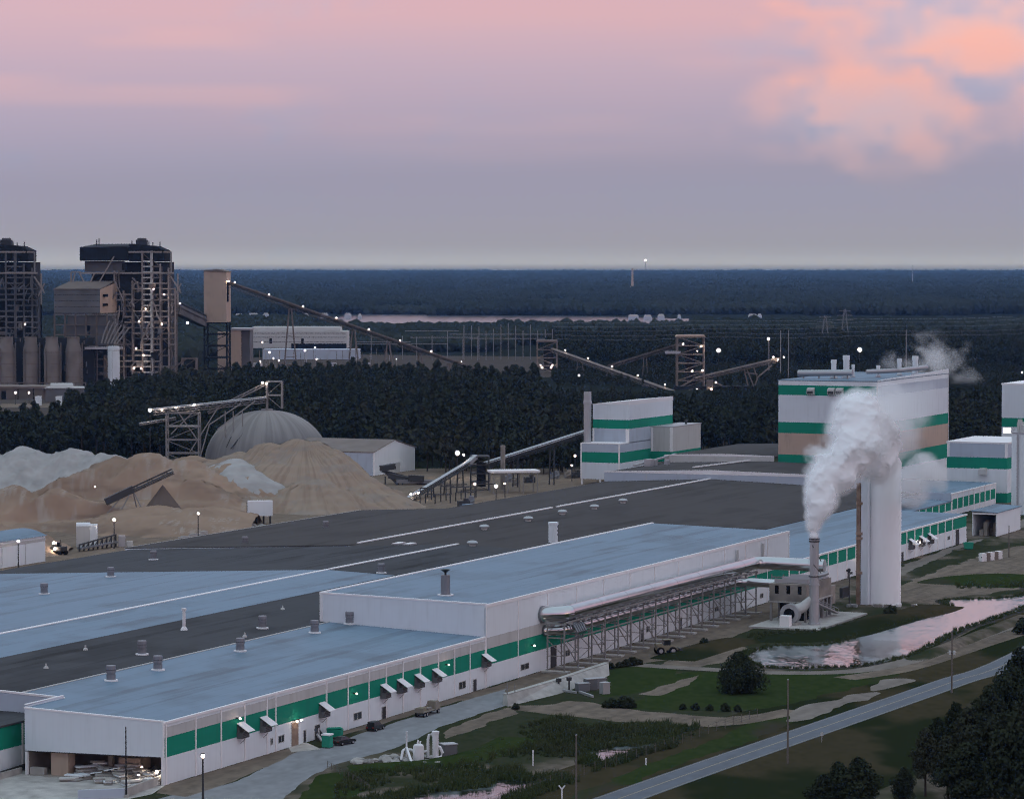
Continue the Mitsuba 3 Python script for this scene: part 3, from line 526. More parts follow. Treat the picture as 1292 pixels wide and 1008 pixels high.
B().ub(291.4, 437, 180.3, 180.8, 0, 8.5).put(f'{h2}__back_wall', 'white_cladding'); B().ub(437.2, 571.8, 150.8, 151.3, 0, 10).put(f'{h2}__back_wall', 'white_cladding')
ubox(f'{h2}__side_end_wall', 436.5, 436.95, 151.5, 180.2, 0, 8.5, 'white_cladding')
ubox(f'{h2}__back_gutter', 291, 436.9, 181.25, 181.5, 8.5, 8.85, 'grey_panel')
for u, v in [(385.28, 100.61, 11.3)[:2], (412.01, 100.96, 11.3)[:2], (435.36, 100.06, 11.2)[:2], (461.12, 100.83, 11.2)[:2], (353.53, 100.48, 11)[:2], (289.35, 75.02, 11.2)[:2]]: mushroom(h2 if u > 291 else h1, u, v, R2(v) if u > 291 else R1(v))
for u, v in [(301.83, 102.46, 12)[:2], (302.38, 99.42, 12)[:2]]:
    k = numbered(f'{h2}__skylight'); ubox(k, u - 2.4, u + 2.4, v - 1, v + 1, R2(v) - .1, R2(v) + .35, 'galvanised'); ubox(f'{k}__pane', u - 2.2, u + 2.2, v - .85, v + .85, R2(v) + .355, R2(v) + .42, 'pale_trim')
u, v = (334.27, 71.06, 10.8)[:2]
B().lathe(W(u, v, R2(v) - .1), [(0, 0), (1.3, 0), (1.3, 5.0), (1.45, 5.0), (1.45, 5.6), (1.2, 5.7), (0, 5.7)], 18).put(f'{h2}__white_vent_stack', 'white_panel', 40)
for j in range(3): B().box(W(u, v - 1.22, R2(v) + 2.2 + j * 1.1), (.5, .3, .5), .4).put(f'{h2}__white_vent_stack__hatch', 'dark_steel')

# --- low hall beyond, green panels right under its eave
h3 = thing('factory_hall', 'low white hall with pale blue roof behind the stack, green panels under its eave', 'factory building')
e3 = [325.2] + [round(333.5 + 8.33 * i, 1) for i in range(20)] + [500.0]
B().ub(325.3, 500, .17, .6, 0, 8.3).put(f'{h3}__long_wall', 'white_panel')
bays(h3, 'long_wall', e3[:-2], 0.0, [(.02, 4.9, 'white_panel', 'white_panel'), (4.9, 8.3, 'green_panel', 'green_panel')], pil=.8, z1=8.3)
for z0, z1, nm, m in ((.02, 4.9, 'white_panel', 'white_panel'), (4.9, 8.3, 'green_panel', 'green_panel')): ubox(f'{h3}__long_wall__{nm}', e3[-3] + .41, 499.9, 0, .16, z0, z1 - .006, m)
ubox(f'{h3}__long_wall__eave_trim', 325, 500.2, -.24, .22, 8.31, 8.8, 'pale_trim')
R3 = lambda v: 8.75 + v * .02
roof(h3, 'roof', 325.0, 500.1, [.24, 36.0], R3, 'light_roofing')
ubox(f'{h3}__end_wall', 499.6, 500, .6, 36, 0, 8.6, 'white_cladding')
window(h3, 423.9, 2.0, 3.3, 2.6); window(h3, 479.1, 2.2, 3.4, 2.6); door(h3, 429.2, 2.7, 2.2); door(h3, 489.0, 4.7, 4.0); door(h3, 376.5, 2.6, 1.4)
for u in (437.0, 447.8, 457.2): hood(h3, u, 3.9, s=1.15)
wall_lamp(h3, 444.5, 4.4, r=.34, power=6); wall_lamp(h3, 384.0, 4.4)

# --- hall at the far end of the long front
h4 = thing('factory_hall', 'far white hall with narrow green panels, beyond the low front', 'factory building')
e4 = [597.4 + 7.3 * i for i in range(9)]
ubox(f'{h4}__long_wall', 597.6, 655.8, 32.17, 32.6, 0, 7.3, 'white_panel')
bays(h4, 'long_wall', e4, 32.0, [(.02, 2.0, 'white_panel', 'white_panel'), (2.0, 5.6, 'green_panel', 'green_panel'), (5.6, 7.35, 'white_panel', 'white_panel')], pil=.9, z1=7.35)
ubox(f'{h4}__long_wall__eave_trim', 597, 656.4, 31.7, 32.3, 7.36, 7.75, 'pale_trim')
ubox(f'{h4}__end_wall', 597.0, 597.35, 32.2, 78, 0, 7.9, 'blue_grey_panel'); ubox(f'{h4}__far_end_wall', 655.5, 655.9, 32.6, 78, 0, 7.8, 'white_cladding')
roof(h4, 'roof', 597.4, 656, [32.3, 78], lambda v: 7.78 + (v - 32) * .012, 'light_roofing')
ubox(f'{h4}__low_wall', 500.5, 596.9, 32.17, 32.6, 0, 4.9, 'white_panel')
bays(h4, 'low_wall', [500.6 + 8.02 * i for i in range(13)], 32.0, [(.02, 2.0, 'white_panel', 'white_panel'), (2.0, 4.7, 'green_panel', 'green_panel')], pil=.9, z1=4.9)
roof(h4, 'low_roof', 500.4, 596.9, [31.8, 60], lambda v: 5.2 + (v - 32) * .03, 'light_roofing')

# --- rear hall: two shallow gable steps
h5 = thing('factory_hall', 'rear hall with dark roof and pale gable fascia, between the striped towers', 'factory building')
def gable(t, nm, u, vs, f0, f1, mat): B().prism([W(u, v, f0(v)) for v in vs] + [W(u, v, f1(v)) for v in vs[::-1]], np.array(W(.35, 0)) - np.array(W(0, 0))).put(numbered(f'{t}__{nm}'), mat)
R5 = lambda v: float(np.interp(v, [60, 112, 158], [14.0, 14.9, 13.3])); R6 = lambda v: float(np.interp(v, [75, 128, 156], [16.0, 16.9, 16.0]))
gable(h5, 'gable_fascia', 572.1, [36, 83, 112, 152], lambda v: min(8.5, R2(v) - .6), R5, 'blue_grey_panel')
gable(h5, 'gable_coping', 571.95, [36, 83, 112, 152], lambda v: R5(v) + .003, lambda v: R5(v) + .35, 'pale_trim')
roof(h5, 'roof', 572.45, 632, [60, 112, 152], R5, 'brown_roofing')
for vv in (62, 87, 136): ubox(f'{h5}__gable_fascia__seam', 572.0, 572.09, vv - .12, vv + .12, 10.9, R5(vv) - .1, 'grey_panel')
gable(h5, 'upper_fascia', 632.1, [109, 128, 152], lambda v: 13.0, R6, 'grey_panel'); gable(h5, 'upper_coping', 631.95, [109, 128, 152], lambda v: R6(v) + .003, lambda v: R6(v) + .3, 'pale_trim')
roof(h5, 'upper_roof', 632.45, 715, [109, 128, 152], R6, 'brown_roofing')
ubox(f'{h5}__long_wall', 572.5, 715, 151.6, 152, 0, 13.2, 'white_cladding'); ubox(f'{h5}__long_wall', 572.5, 633, 60, 60.4, 0, 13.9, 'white_cladding')
B().bar(W(590, 125, 14.9), W(631, 118, 15.2), .7, .35).put(f'{h5}__roof_walkway', 'pale_trim')
B().bar(W(600, 151.5, 14.2), W(640, 150.5, 16.2), .9, .6).put(f'{h5}__roof_duct', 'galvanised')
for u, v, s in ((606, 150, 1.6), (610, 149, 1.1), (616, 146, .9)): ubox(f'{h5}__roof_unit', u, u + 2.4 * s, v - 1.6 * s, v, 13.3, 14.6 + s, 'galvanised')

# --- big striped tower
t1 = thing('process_tower', 'tall square tower striped white, green and tan, six stacks on its roof', 'factory building')
A, Z, V0, V1 = 634.0, 727.7, 70.0, 108.0
body = [(0, 14.0, 'white_band', 'white_panel'), (10.0, 14.2, 'green_band', 'green_panel')]
for z0, zt, nm, m in ((9.0, 12.0, 'white_band', 'white_panel'), (12.0, 17.5, 'green_band', 'green_panel'), (17.5, 25.4, 'tan_band', 'tan_panel'), (25.4, 29.4, 'green_band', 'green_panel'), (29.4, 39.4, 'white_band', 'white_cladding'), (39.4, 43.0, 'green_band', 'green_panel'), (43.0, 44.7, 'white_band', 'white_panel')):
    ubox(f'{t1}__end_wall__{nm}', A, A + .3, V0 + .302, V1, z0 + .01, zt - .01, m)
    ubox(f'{t1}__long_wall__{nm}', A, Z, V0, V0 + .3, z0 + .01, zt - .01, 'blue_grey_panel' if z0 == 39.4 else m)
B().ub(A + .32, Z, V0 + .32, V1, 0, 44.3).put(f'{t1}__end_wall', 'white_panel'); B().ub(Z - .6, Z - .1, V0 + .32, V1, 0, 44.2).put(f'{t1}__long_wall', 'white_panel')
roof(t1, 'roof', A - .2, Z + .2, [V0 - .2, V1 + .2], lambda v: 44.95, 'light_roofing')
B().prism([W(A - .2, V0 - .12, 44.7), W(Z + .2, V0 - .12, 44.7), W(Z + .2, V0 - .12, 46.6), W(A + 60, V0 - .12, 46.0), W(A - .2, V0 - .12, 45.2)], np.array(W(0, .3)) - np.array(W(0, 0))).put(f'{t1}__parapet', 'white_panel')
ubox(f'{t1}__corner_trim', A - .12, A - .003, V0 - .1, V0 + .5, 10, 44.7, 'pale_trim'); ubox(f'{t1}__corner_trim', Z - .5, Z + .1, V0 - .14, V0 - .13, 10, 44.7, 'pale_trim')
for v in (94.0, 86.2, 83.0):
    k = numbered(f'{t1}__air_inlet')
    B().prism([W(A - .01, v, 42.3), W(A - 1.7, v, 41.7), W(A - 1.7, v, 39.9), W(A - .01, v, 39.5)], np.array(W(0, 2.6)) - np.array(W(0, 0))).put(k, 'grey_panel')
    ubox(f'{k}__grille', A - 1.78, A - 1.71, v + .2, v + 2.4, 40.0, 41.0, 'dark_steel')
for h, r, uo, vv in ((7.0, 0.95, 655, 93.5), (8.5, 1.15, 660, 90.2), (5.0, 0.55, 665, 89.1), (4.6, 0.7, 670, 80.9), (6.6, 0.8, 690, 78.6), (7.4, 1.05, 700, 75.3)):
    k = numbered(f'{t1}__stack'); B().lathe(W(uo, vv, 44.9), [(0, 0), (r, 0), (r, h * .8), (r * 1.15, h * .8), (r * 1.15, h), (r * .9, h), (r * .9, h - .5), (0, h - .5)], 14).put(k, 'white_panel', 40)
    B().lathe(W(uo, vv, 44.9), [(r * 1.5, 0), (r * 1.5, .5), (r, .6)], 14).put(f'{k}__curb', 'galvanised', 40)
B().tube([W(648, 105, 46.9), W(648, 84, 47.4)], 1.25, 14).put(f'{t1}__roof_duct', 'galvanised', 40)
B().tube([W(665, 84, 47.2), W(672, 74, 47.6), W(705, 72.5, 47.9)], .9, 14).put(f'{t1}__roof_duct', 'galvanised', 40)
for v in (103, 97, 91, 86): B().bar(W(648, v, 44.9), W(648, v, 46.5), .4).put(f'{t1}__duct_leg', 'frame_steel')

# --- stepped tower on the left with a round stack
t2 = thing('process_tower', 'stepped white tower with green bands and a round pipe stack at its left side', 'factory building')
def block(t, u0, u1, v0, v1, zs, tag_=''):
    for z0, zt, nm, m in zs:
        ubox(f'{t}__{tag_}end_wall__{nm}', u0, u0 + .3, v0 + .305, v1, z0 + .01, zt - .01, m); ubox(f'{t}__{tag_}long_wall__{nm}', u0, u1, v0, v0 + .3, z0 + .01, zt - .01, m)
    ubox(f'{t}__{tag_}end_wall', u0 + .31, u1 - .01, v0 + .31, v1 - .01, zs[0][0], zs[-1][1] - .1, 'white_panel')
block(t2, 700, 749, 193, 208.6, [(16.5, 21.9, 'grey_band', 'blue_grey_panel'), (21.9, 25.4, 'green_band', 'green_panel'), (25.4, 31.4, 'white_band', 'white_cladding')], 'upper_')
B().prism([W(699.8, 192.9, 31.4), W(699.8, 208.8, 31.4), W(699.8, 208.8, 31.6), W(699.8, 192.9, 33.1)], np.array(W(49.4, 0)) - np.array(W(0, 0))).put(f'{t2}__roof', 'white_trim')
block(t2, 690, 738, 193.05, 209.6, [(2.2, 8.8, 'white_band', 'white_cladding'), (8.8, 12.9, 'green_band', 'green_panel'), (12.9, 16.2, 'grey_band', 'blue_grey_panel')])
ubox(f'{t2}__lower_roof', 689.8, 699.9, 192.9, 209.9, 16.21, 16.55, 'pale_trim')
for v in (193.3, 201.5, 209.3): ubox(f'{t2}__leg', 690.1, 690.7, v - .3, v + .3, 0, 2.19, 'pale_trim')
ubox(f'{t2}__corner_trim', 689.8, 689.99, 192.9, 193.6, 2.2, 16.2, 'pale_trim'); ubox(f'{t2}__corner_trim', 689.8, 689.99, 209.2, 209.8, 2.2, 16.2, 'pale_trim'); ubox(f'{t2}__corner_trim', 699.8, 699.99, 192.9, 194.4, 16.6, 21.9, 'pale_trim'); ubox(f'{t2}__corner_trim', 699.8, 699.99, 208.0, 208.7, 16.6, 21.9, 'pale_trim')
block(t2, 724, 757, 183.6, 193.0, [(7.6, 11.7, 'green_band', 'green_panel'), (11.7, 21.5, 'grey_band', 'grey_panel')], 'annex_')
ubox(f'{t2}__annex_roof', 723.8, 757.2, 183.4, 192.9, 21.51, 21.9, 'galvanised'); ubox(f'{t2}__annex_corner_trim', 723.86, 723.98, 183.5, 184.7, 11.7, 21.5, 'pale_trim'); ubox(f'{t2}__annex_corner_trim', 723.86, 723.98, 192.0, 192.9, 11.7, 21.5, 'pale_trim')
ubox(f'{t2}__annex_pier', 724.5, 756.5, 184, 192.5, 0, 7.5, 'concrete')
B().lathe(W(746, 186, 21.9), [(0, 0), (.5, 0), (.4, 1.2), (.7, 1.2), (.5, 1.8), (0, 1.8)], 10).put(f'{t2}__annex_vent', 'dark_steel', 40)
B().lathe(W(693.6, 208.3, 16.5), [(0, 0), (1.5, 0), (1.5, 15.2), (1.75, 15.4), (1.75, 16.4), (1.5, 16.6), (1.5, 20.2), (0, 20.2)], 18).put(f'{t2}__pipe_stack', 'galvanised', 40)

# --- right hand buildings
t3 = thing('process_tower', 'lower white tower with green band and small side vent, beside the round silo', 'factory building')
block(t3, 661.3, 700, 29, 51.8, [(0.02, 3.6, 'green_band', 'green_panel'), (3.6, 12.4, 'white_band', 'white_panel'), (12.4, 16.5, 'green_band', 'green_panel'), (16.5, 21.6, 'grey_band', 'blue_grey_panel')])
ubox(f'{t3}__coping', 661.1, 700.2, 28.8, 52, 21.61, 22.2, 'pale_trim')
for v in (29.4, 51.2): ubox(f'{t3}__corner_trim', 661.1, 661.29, v - .5, v + .5, 16.5, 21.6, 'pale_trim')
k = f'{t3}__side_vent'; B().prism([W(661.28, 36.6, 12.7), W(659.2, 36.6, 12.2), W(659.2, 36.6, 10.2), W(661.28, 36.6, 10.0)], np.array(W(0, 2.8)) - np.array(W(0, 0))).put(k, 'grey_panel')
t4 = thing('process_tower', 'tall white tower with green band cut by the right edge, behind the round silo', 'factory building')
u0_, v0_ = 775.0, 61.0
block(t4, u0_, 830, v0_ - 40, v0_, [(.02, 22.0, 'white_band', 'white_panel'), (22.0, 25.6, 'green_band', 'green_panel'), (25.6, 38.8, 'white_band', 'white_cladding')])
ubox(f'{t4}__coping', u0_ - .2, 830.2, v0_ - 40.2, v0_ + .2, 38.81, 39.5, 'pale_trim')
k = numbered(f'{t4}__lit_window'); ubox(k, u0_ - .1, u0_ - .01, v0_ - 4, v0_ - .6, 19.6, 21.4, 'pale_trim'); scene[k]['emitter'] = {'type': 'area', 'radiance': {'type': 'rgb', 'value': [1.6, 1.35, 1.2]}}
so = thing('storage_silo', 'round white concrete silo with a railed platform on top, at the right edge', 'silo')
c = (181.32, 1078.85, 0); r_ = 6.3
B().lathe(c, [(0, 0), (r_, 0), (r_, 28.2), (r_ * .98, 28.4), (0, 28.4)], 40).put(so, 'white_panel', 40)
B().lathe((c[0], c[1], 28.42), [(r_ * 1.08, 0), (r_ * 1.08, .25), (0, .25)], 24).put(f'{so}__platform', 'galvanised', 40)
rl = B()
for zz in (.6, 1.2): rl.tube([(c[0] + r_ * 1.06 * math.cos(a), c[1] + r_ * 1.06 * math.sin(a), 28.65 + zz) for a in np.linspace(0, 2 * math.pi, 25)], .06, 5, False)
for a in np.linspace(0, 2 * math.pi, 17)[:-1]: rl.bar((c[0] + r_ * 1.06 * math.cos(a), c[1] + r_ * 1.06 * math.sin(a), 28.65), (c[0] + r_ * 1.06 * math.cos(a), c[1] + r_ * 1.06 * math.sin(a), 29.9), .1)
rl.put(f'{so}__railing', 'galvanised')
for a, h, w in ((2.6, 3.4, 1.8), (3.3, 4.4, 1.3), (4.0, 2.6, 2.2), (5.1, 3.6, 1.6)): B().box((c[0] + 3.6 * math.cos(a), c[1] + 3.6 * math.sin(a), 28.67 + h / 2), (w, w, h), a).put(f'{so}__top_unit', 'grey_panel')
B().bar((c[0] - r_ * .8, c[1] - r_ * .72, 0), (c[0] - r_ * .8, c[1] - r_ * .72, 28), .5).put(f'{so}__ladder', 'galvanised')

sh = thing('storage_shed', 'open-ended white shed with pale blue roof, crammed with pallets and junk', 'shed')
c = np.array(W(521.6, -3.8)); 
def shb(nm, m, u0, u1, v0, v1, z0, z1): ubox(f'{sh}__{nm}', u0, u1, v0, v1, z0, z1, m)
shb('side_wall', 'white_panel', 521.7, 552, -3.9, -3.65, 0, 7.4); shb('side_wall', 'white_panel', 521.7, 552, 3.8, 4.05, 0, 7.6); shb('back_wall', 'white_panel', 551.7, 552, -3.6, 3.8, 0, 7.6)
B().prism([W(521.2, -4.3, 7.5), W(521.2, 4.4, 7.9), W(521.2, 4.4, 8.15), W(521.2, -4.3, 7.75)], np.array(W(31.2, 0)) - np.array(W(0, 0))).put(f'{sh}__roof', 'light_roofing')
shb('lintel', 'pale_trim', 521.5, 521.68, -3.9, 4.05, 7.0, 7.48)
for j in range(9):
    a = rng.random(3); tag(ubox('pallet_stack', 523 + 6 * a[0], 524.5 + 6 * a[0] + a[1], -3.2 + 6 * a[2], -2 + 6 * a[2], .03, 1.2 + 3.4 * rng.random(), 'tan_steel' if j % 2 else 'old_concrete'), 'one of the crowded pallet stacks inside the open-ended white shed', 'pallet stack', 'pallet stacks in the open shed')

# --- annexe at the left edge
an = thing('annexe', 'low annexe with green upper panels cut by the left edge, against the front hall', 'annexe')
ubox(f'{an}__long_wall', -60, 12.4, 30.7, 31, 0, 8.2, 'white_panel')
bays(an, 'long_wall', [-28, -20, -12, -4, 4.6, 12.2], 30.5, [(.02, 4.3, 'white_panel', 'white_panel'), (4.3, 8.1, 'green_panel', 'green_panel')], z1=8.1)
roof(an, 'roof', -60, 12.4, [30.2, 90], lambda v: 8.5 + (v - 30) * .01, 'dark_roofing')
B().bar(W(-20, 29.6, .1), W(11, 29.6, .9), .35, .9).put(f'{an}__ramp', 'dark_steel')
B().ub(-30, 1, 28.2, 28.5, .05, 1.1).put(f'{an}__guard_wall', 'concrete')

lb = thing('office_block', 'low building with pale roof and green side, peeping over the dark hall roof', 'building')
P0 = (-13.07, 1103.85, 0); 
for nm, m, x0, x1, z0, z1 in (('green_panel', 'green_panel', -13, 12, 3.0, 5.4), ('white_panel', 'white_panel', -13, 12, 0, 2.98)): B().box((0.5 * (x0 + x1) + 0, 1034, (z0 + z1) / 2), (x1 - x0, .4, z1 - z0), .42).put(f'{lb}__wall__{nm}', m)
B().box((0, 1042, 5.9), (30, 16, .6), .42).put(f'{lb}__roof', 'light_roofing'); B().box((0, 1043, 2.7), (24, 12, 5.3), .42).put(f'{lb}__wall', 'white_panel')

# ---------------------------------------------------------------- gypsum yard behind the hall
def grooves(p, n, uv):
    a = dr.atan2(p.y - 1128.0, p.x + 76.0); r = dr.sqrt(dr.square(p.x + 76.0) + dr.square(p.y - 1128.0))
    g = fbm(a * 26.0, r * 0.05, 2.0, 3); w = fbm(p.x * 0.12, p.y * 0.12, p.z * 0.3, 3)
    return mix(mix((0.355, 0.27, 0.205), (0.24, 0.178, 0.135), smoothstep(0.36, 0.78, g) * 0.55), (0.31, 0.262, 0.222), smoothstep(0.45, 0.7, w) * 0.7)
textured('gypsum_grooved', grooves, 0.95, spec=0.1)
def pile(key, label, c, rx, ry, h, rot, seed, mat, rough=.5, gully=.10, top=.05, crown=0.0, n=(150, 64), cat='gypsum pile'):
    g = np.linspace(0, 2 * math.pi, n[0], endpoint=False); r = np.linspace(0, 1, n[1]) ** .8
    G_, R_ = np.meshgrid(g, r, indexing='ij')
    lobes = 1 + .16 * (meshkit.fbm(np.stack([np.cos(G_) * 1.3, np.sin(G_) * 1.3, 0 * G_ + seed], -1), 3, seed) - .5) * 2
    x, y = np.cos(G_) * R_ * rx * lobes, np.sin(G_) * R_ * ry * lobes
    fall = np.clip(1 - R_, 0, 1)
    sl = 1 / (1 - top / 2)
    prof = np.where(R_ > top, sl * (1 - R_), sl * (1 - top) + sl * top / 2 * (1 - (R_ / max(top, 1e-6)) ** 2))
    q = np.stack([x, y, 0 * x], -1)
    z = h * prof
    ridge = np.abs(meshkit.fbm(np.stack([np.cos(G_) * 9, np.sin(G_) * 9, R_ * 1.2 + seed], -1), 3, seed + 3) - .5)
    z -= h * gully * ridge * 2 * np.clip(R_ * 3, 0, 1) * np.clip((1 - R_) * 4, 0, 1)
    z += h * .035 * np.sin(R_ * 34 + 9 * meshkit.fbm(q * .05 + seed, 3, seed + 1)) * np.clip((1 - R_) * 3, 0, 1) * np.clip(R_ * 2 - .3, 0, 1) * (gully > .1)
    z += rough * (meshkit.fbm(q * .22 + seed, 4, seed + 7) - .5) * 2 * np.clip((1 - R_) * 6, 0, 1)
    z += crown * h * (meshkit.fbm(q * .06 + seed * 3, 3, seed + 9) - .5) * np.clip((1 - R_) * 3, 0, 1)
    ca, sa = math.cos(rot), math.sin(rot); X, Y = x * ca - y * sa + c[0], x * sa + y * ca + c[1]
    v = np.stack([X, Y, np.maximum(z, 0) - .06], -1).reshape(-1, 3); i = np.arange(n[0] * n[1]).reshape(n)
    j = np.roll(i, -1, 0); f = np.stack([i[:, :-1], i[:, 1:], j[:, 1:], j[:, :-1]], -1).reshape(-1, 4)
    k = add(key, (v, f), mat, True); tag(k, label, cat); return k
def mound(label, x0, x1, y0, y1, cones, cuts, mat, rough=.5, seed=1, step=.85, rill=.5):
    """a heap on a grid: overlapping cones (x, y, height, slope, rounding), dug away by steep faces (x, y, nx, ny, floor, steepness)"""
    xs_, ys_ = np.arange(x0, x1, step), np.arange(y0, y1, step); X, Y = np.meshgrid(xs_, ys_, indexing='ij'); q = np.stack([X, Y, 0 * X], -1)
    wx = X + 5 * (meshkit.fbm(q * .06 + seed, 3, seed) - .5) * 2; wy = Y + 5 * (meshkit.fbm(q * .06 + seed + 40, 3, seed + 1) - .5) * 2
    z = np.full(X.shape, -9.0)
    for cx, cy, h, sl, rd in cones:
        d = np.hypot(wx - cx, wy - cy); ang = np.arctan2(wy - cy, wx - cx)
        rl_ = meshkit.fbm(np.stack([np.cos(ang) * 14, np.sin(ang) * 14, d * .03 + seed], -1), 3, seed + 5) - .5
        z = np.maximum(z, h - sl * (np.sqrt(d * d + rd * rd) - rd) + rill * 2 * rl_ * np.clip(d / 8, 0, 1))
    for cx, cy, nx, ny, fl, st_ in cuts:
        s_ = (X - cx) * nx + (Y - cy) * ny + 3.5 * (meshkit.fbm(q * .13 + seed * 2, 4, seed + 9) - .5); z = np.where(s_ > -30, np.minimum(z, np.maximum(fl + st_ * np.maximum(s_, 0) + .8 * (meshkit.fbm(q * .3, 3, seed) - .5), np.where(s_ < -26, z, -9))), z)
    z += rough * (meshkit.fbm(q * .18 + seed, 5, seed + 7) - .5) * 2 + .16 * np.sin(z * 2.6 + 5 * meshkit.fbm(q * .05, 2, seed))
    v = np.stack([X, Y, np.maximum(z, -.3)], -1).reshape(-1, 3); i = np.arange(X.size).reshape(X.shape); f = np.stack([i[:-1, :-1], i[1:, :-1], i[1:, 1:], i[:-1, 1:]], -1).reshape(-1, 4)
    f = f[(v[f][:, :, 2] > -.29).any(1)]; u_, inv = np.unique(f, return_inverse=True)
    k = add('gypsum_pile', (v[u_], inv.reshape(f.shape)), mat, True); tag(k, label, 'gypsum pile')
mound('big tan gypsum pile left of the grey dome, behind the slanting dark conveyor', -190, -82, 1046, 1160, [(-141, 1096, 19.0, .64, 3), (-128, 1092, 21.0, .66, 2), (-116, 1097, 18.2, .6, 3), (-152, 1086, 14.0, .5, 5), (-110, 1078, 12.5, .55, 4), (-103, 1108, 15.5, .48, 5)], [(-126, 1076, .25, .97, 5.0, 1.9)], 'gypsum_tan', 1.0, 3, rill=1.5)
mound('largest grooved tan gypsum cone in front of the grey dome and the white shed', -128, -24, 1066, 1186, [(-77, 1128, 23.6, .70, 4), (-87, 1126, 22.4, .66, 4), (-67, 1124, 19.6, .66, 3), (-100, 1130, 18.4, .58, 4), (-94, 1104, 12.5, .55, 4), (-70, 1100, 10.5, .5, 4), (-55, 1112, 9.0, .5, 4)], [(-112, 1098, .6, .8, 4.0, 1.6)], 'gypsum_grooved', .8, 8, rill=1.9)
mound('smooth white gypsum pile peeping out between the two big tan piles', -124, -66, 1080, 1146, [(-101, 1113, 17.2, .6, 4), (-97, 1108, 15.5, .6, 4)], [], 'gypsum_white', .25, 5, rill=.3)
mound('low tan ridge running behind the big tan pile towards the dome', -150, -70, 1120, 1180, [(-118, 1146, 16.6, .6, 3), (-104, 1148, 17.0, .6, 4), (-90, 1150, 18.2, .6, 3)], [], 'gypsum_tan', .9, 15, rill=1.2)
mound('long white lumpy gypsum heap at the far left below the dark trees', -240, -130, 1150, 1236, [(-205, 1192, 15.5, .6, 4), (-188, 1194, 16.6, .6, 4), (-170, 1192, 16.2, .6, 4), (-156, 1188, 14.4, .6, 4)], [], 'gypsum_white', 1.7, 11, rill=1.4)
mound('bright white broken heap at the left edge in front of the lumpy white one', -232, -172, 1088, 1150, [(-212, 1120, 13.8, .65, 2), (-200, 1112, 10.5, .7, 2), (-190, 1108, 6.5, .65, 1)], [], 'gypsum_white', 3.0, 13)
mound('tan mound with steep broken face at the left, before the white heaps', -200, -122, 998, 1066, [(-168, 1034, 13.0, .58, 3), (-152, 1030, 12.2, .55, 3), (-139, 1024, 9.0, .55, 3)], [(-163, 1020, -.35, .94, 1.5, 2.4)], 'gypsum_tan', 1.2, 17, rill=1.2)
mound('low smooth tan mound beside the curved white shed at the left edge', -182, -134, 910, 962, [(-164, 936, 10.4, .5, 4), (-150, 934, 8.0, .5, 4)], [], 'gypsum_tan', .4, 19, rill=.6)
mound('wide low tan apron of gypsum sloping down to the dark roof edge', -152, -84, 966, 1052, [(-120, 1020, 7.2, .26, 5), (-106, 1014, 7.0, .28, 5), (-99, 1026, 6.4, .30, 4)], [], 'gypsum_tan', .6, 23, rill=.8)
paint('wet_gypsum', (0.22, 0.17, 0.145), .9, spec=.1)
textured('shaded_gypsum', speckle((0.17, 0.135, 0.115), (0.12, 0.095, 0.08), 0.15, 0.9), 0.95, spec=0.1)  # the shadow on the fresh face is mixed into this tan
pile('gypsum_pile', 'small gypsum cone tinted dark for shade, under the head of the slanting conveyor', (-117.5, 1036), 9.5, 9, 13.2, 0, 29, 'shaded_gypsum', .1, .02, .02, 0, (80, 30))
def dome_tone(p, n, uv):
    a = dr.atan2(p.y - 1355.0, p.x + 107.7)
    st_ = fbm(a * 22.0, p.z * 0.05, 1.0, 3); lo = fbm(a * 3.0, p.z * 0.1, 5.0, 3)
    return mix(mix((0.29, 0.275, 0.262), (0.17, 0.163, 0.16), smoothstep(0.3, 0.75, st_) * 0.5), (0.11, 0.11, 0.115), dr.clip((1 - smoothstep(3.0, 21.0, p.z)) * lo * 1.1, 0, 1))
textured('dome_skin', dome_tone, 0.85, spec=.2)
dm = thing('storage_dome', 'streaked grey storage dome behind the tan piles under a conveyor tower', 'dome')
B().lathe((-107.7, 1355, 0), [(27.5 * math.sin(a) ** .92 if a > 0 else 0, 23.6 * math.cos(a)) for a in np.linspace(math.pi / 2, 0.0, 26)], 72).put(f'{dm}__shell', 'dome_skin', 60)
B().lathe((-107.7, 1355, 23.3), [(2.6, 0), (2.6, .9), (0, 1.0)], 16).put(f'{dm}__crown_ring', 'frame_steel', 40)
beam(f'{dm}__stair', (-121.5, 1331.6, 8.0), (-116.5, 1335, 14.5), .5, .3, 'dark_steel'); beam(f'{dm}__stair', (-123.5, 1332, 8.5), (-121.5, 1333.5, 13.0), .3, .3, 'dark_steel')

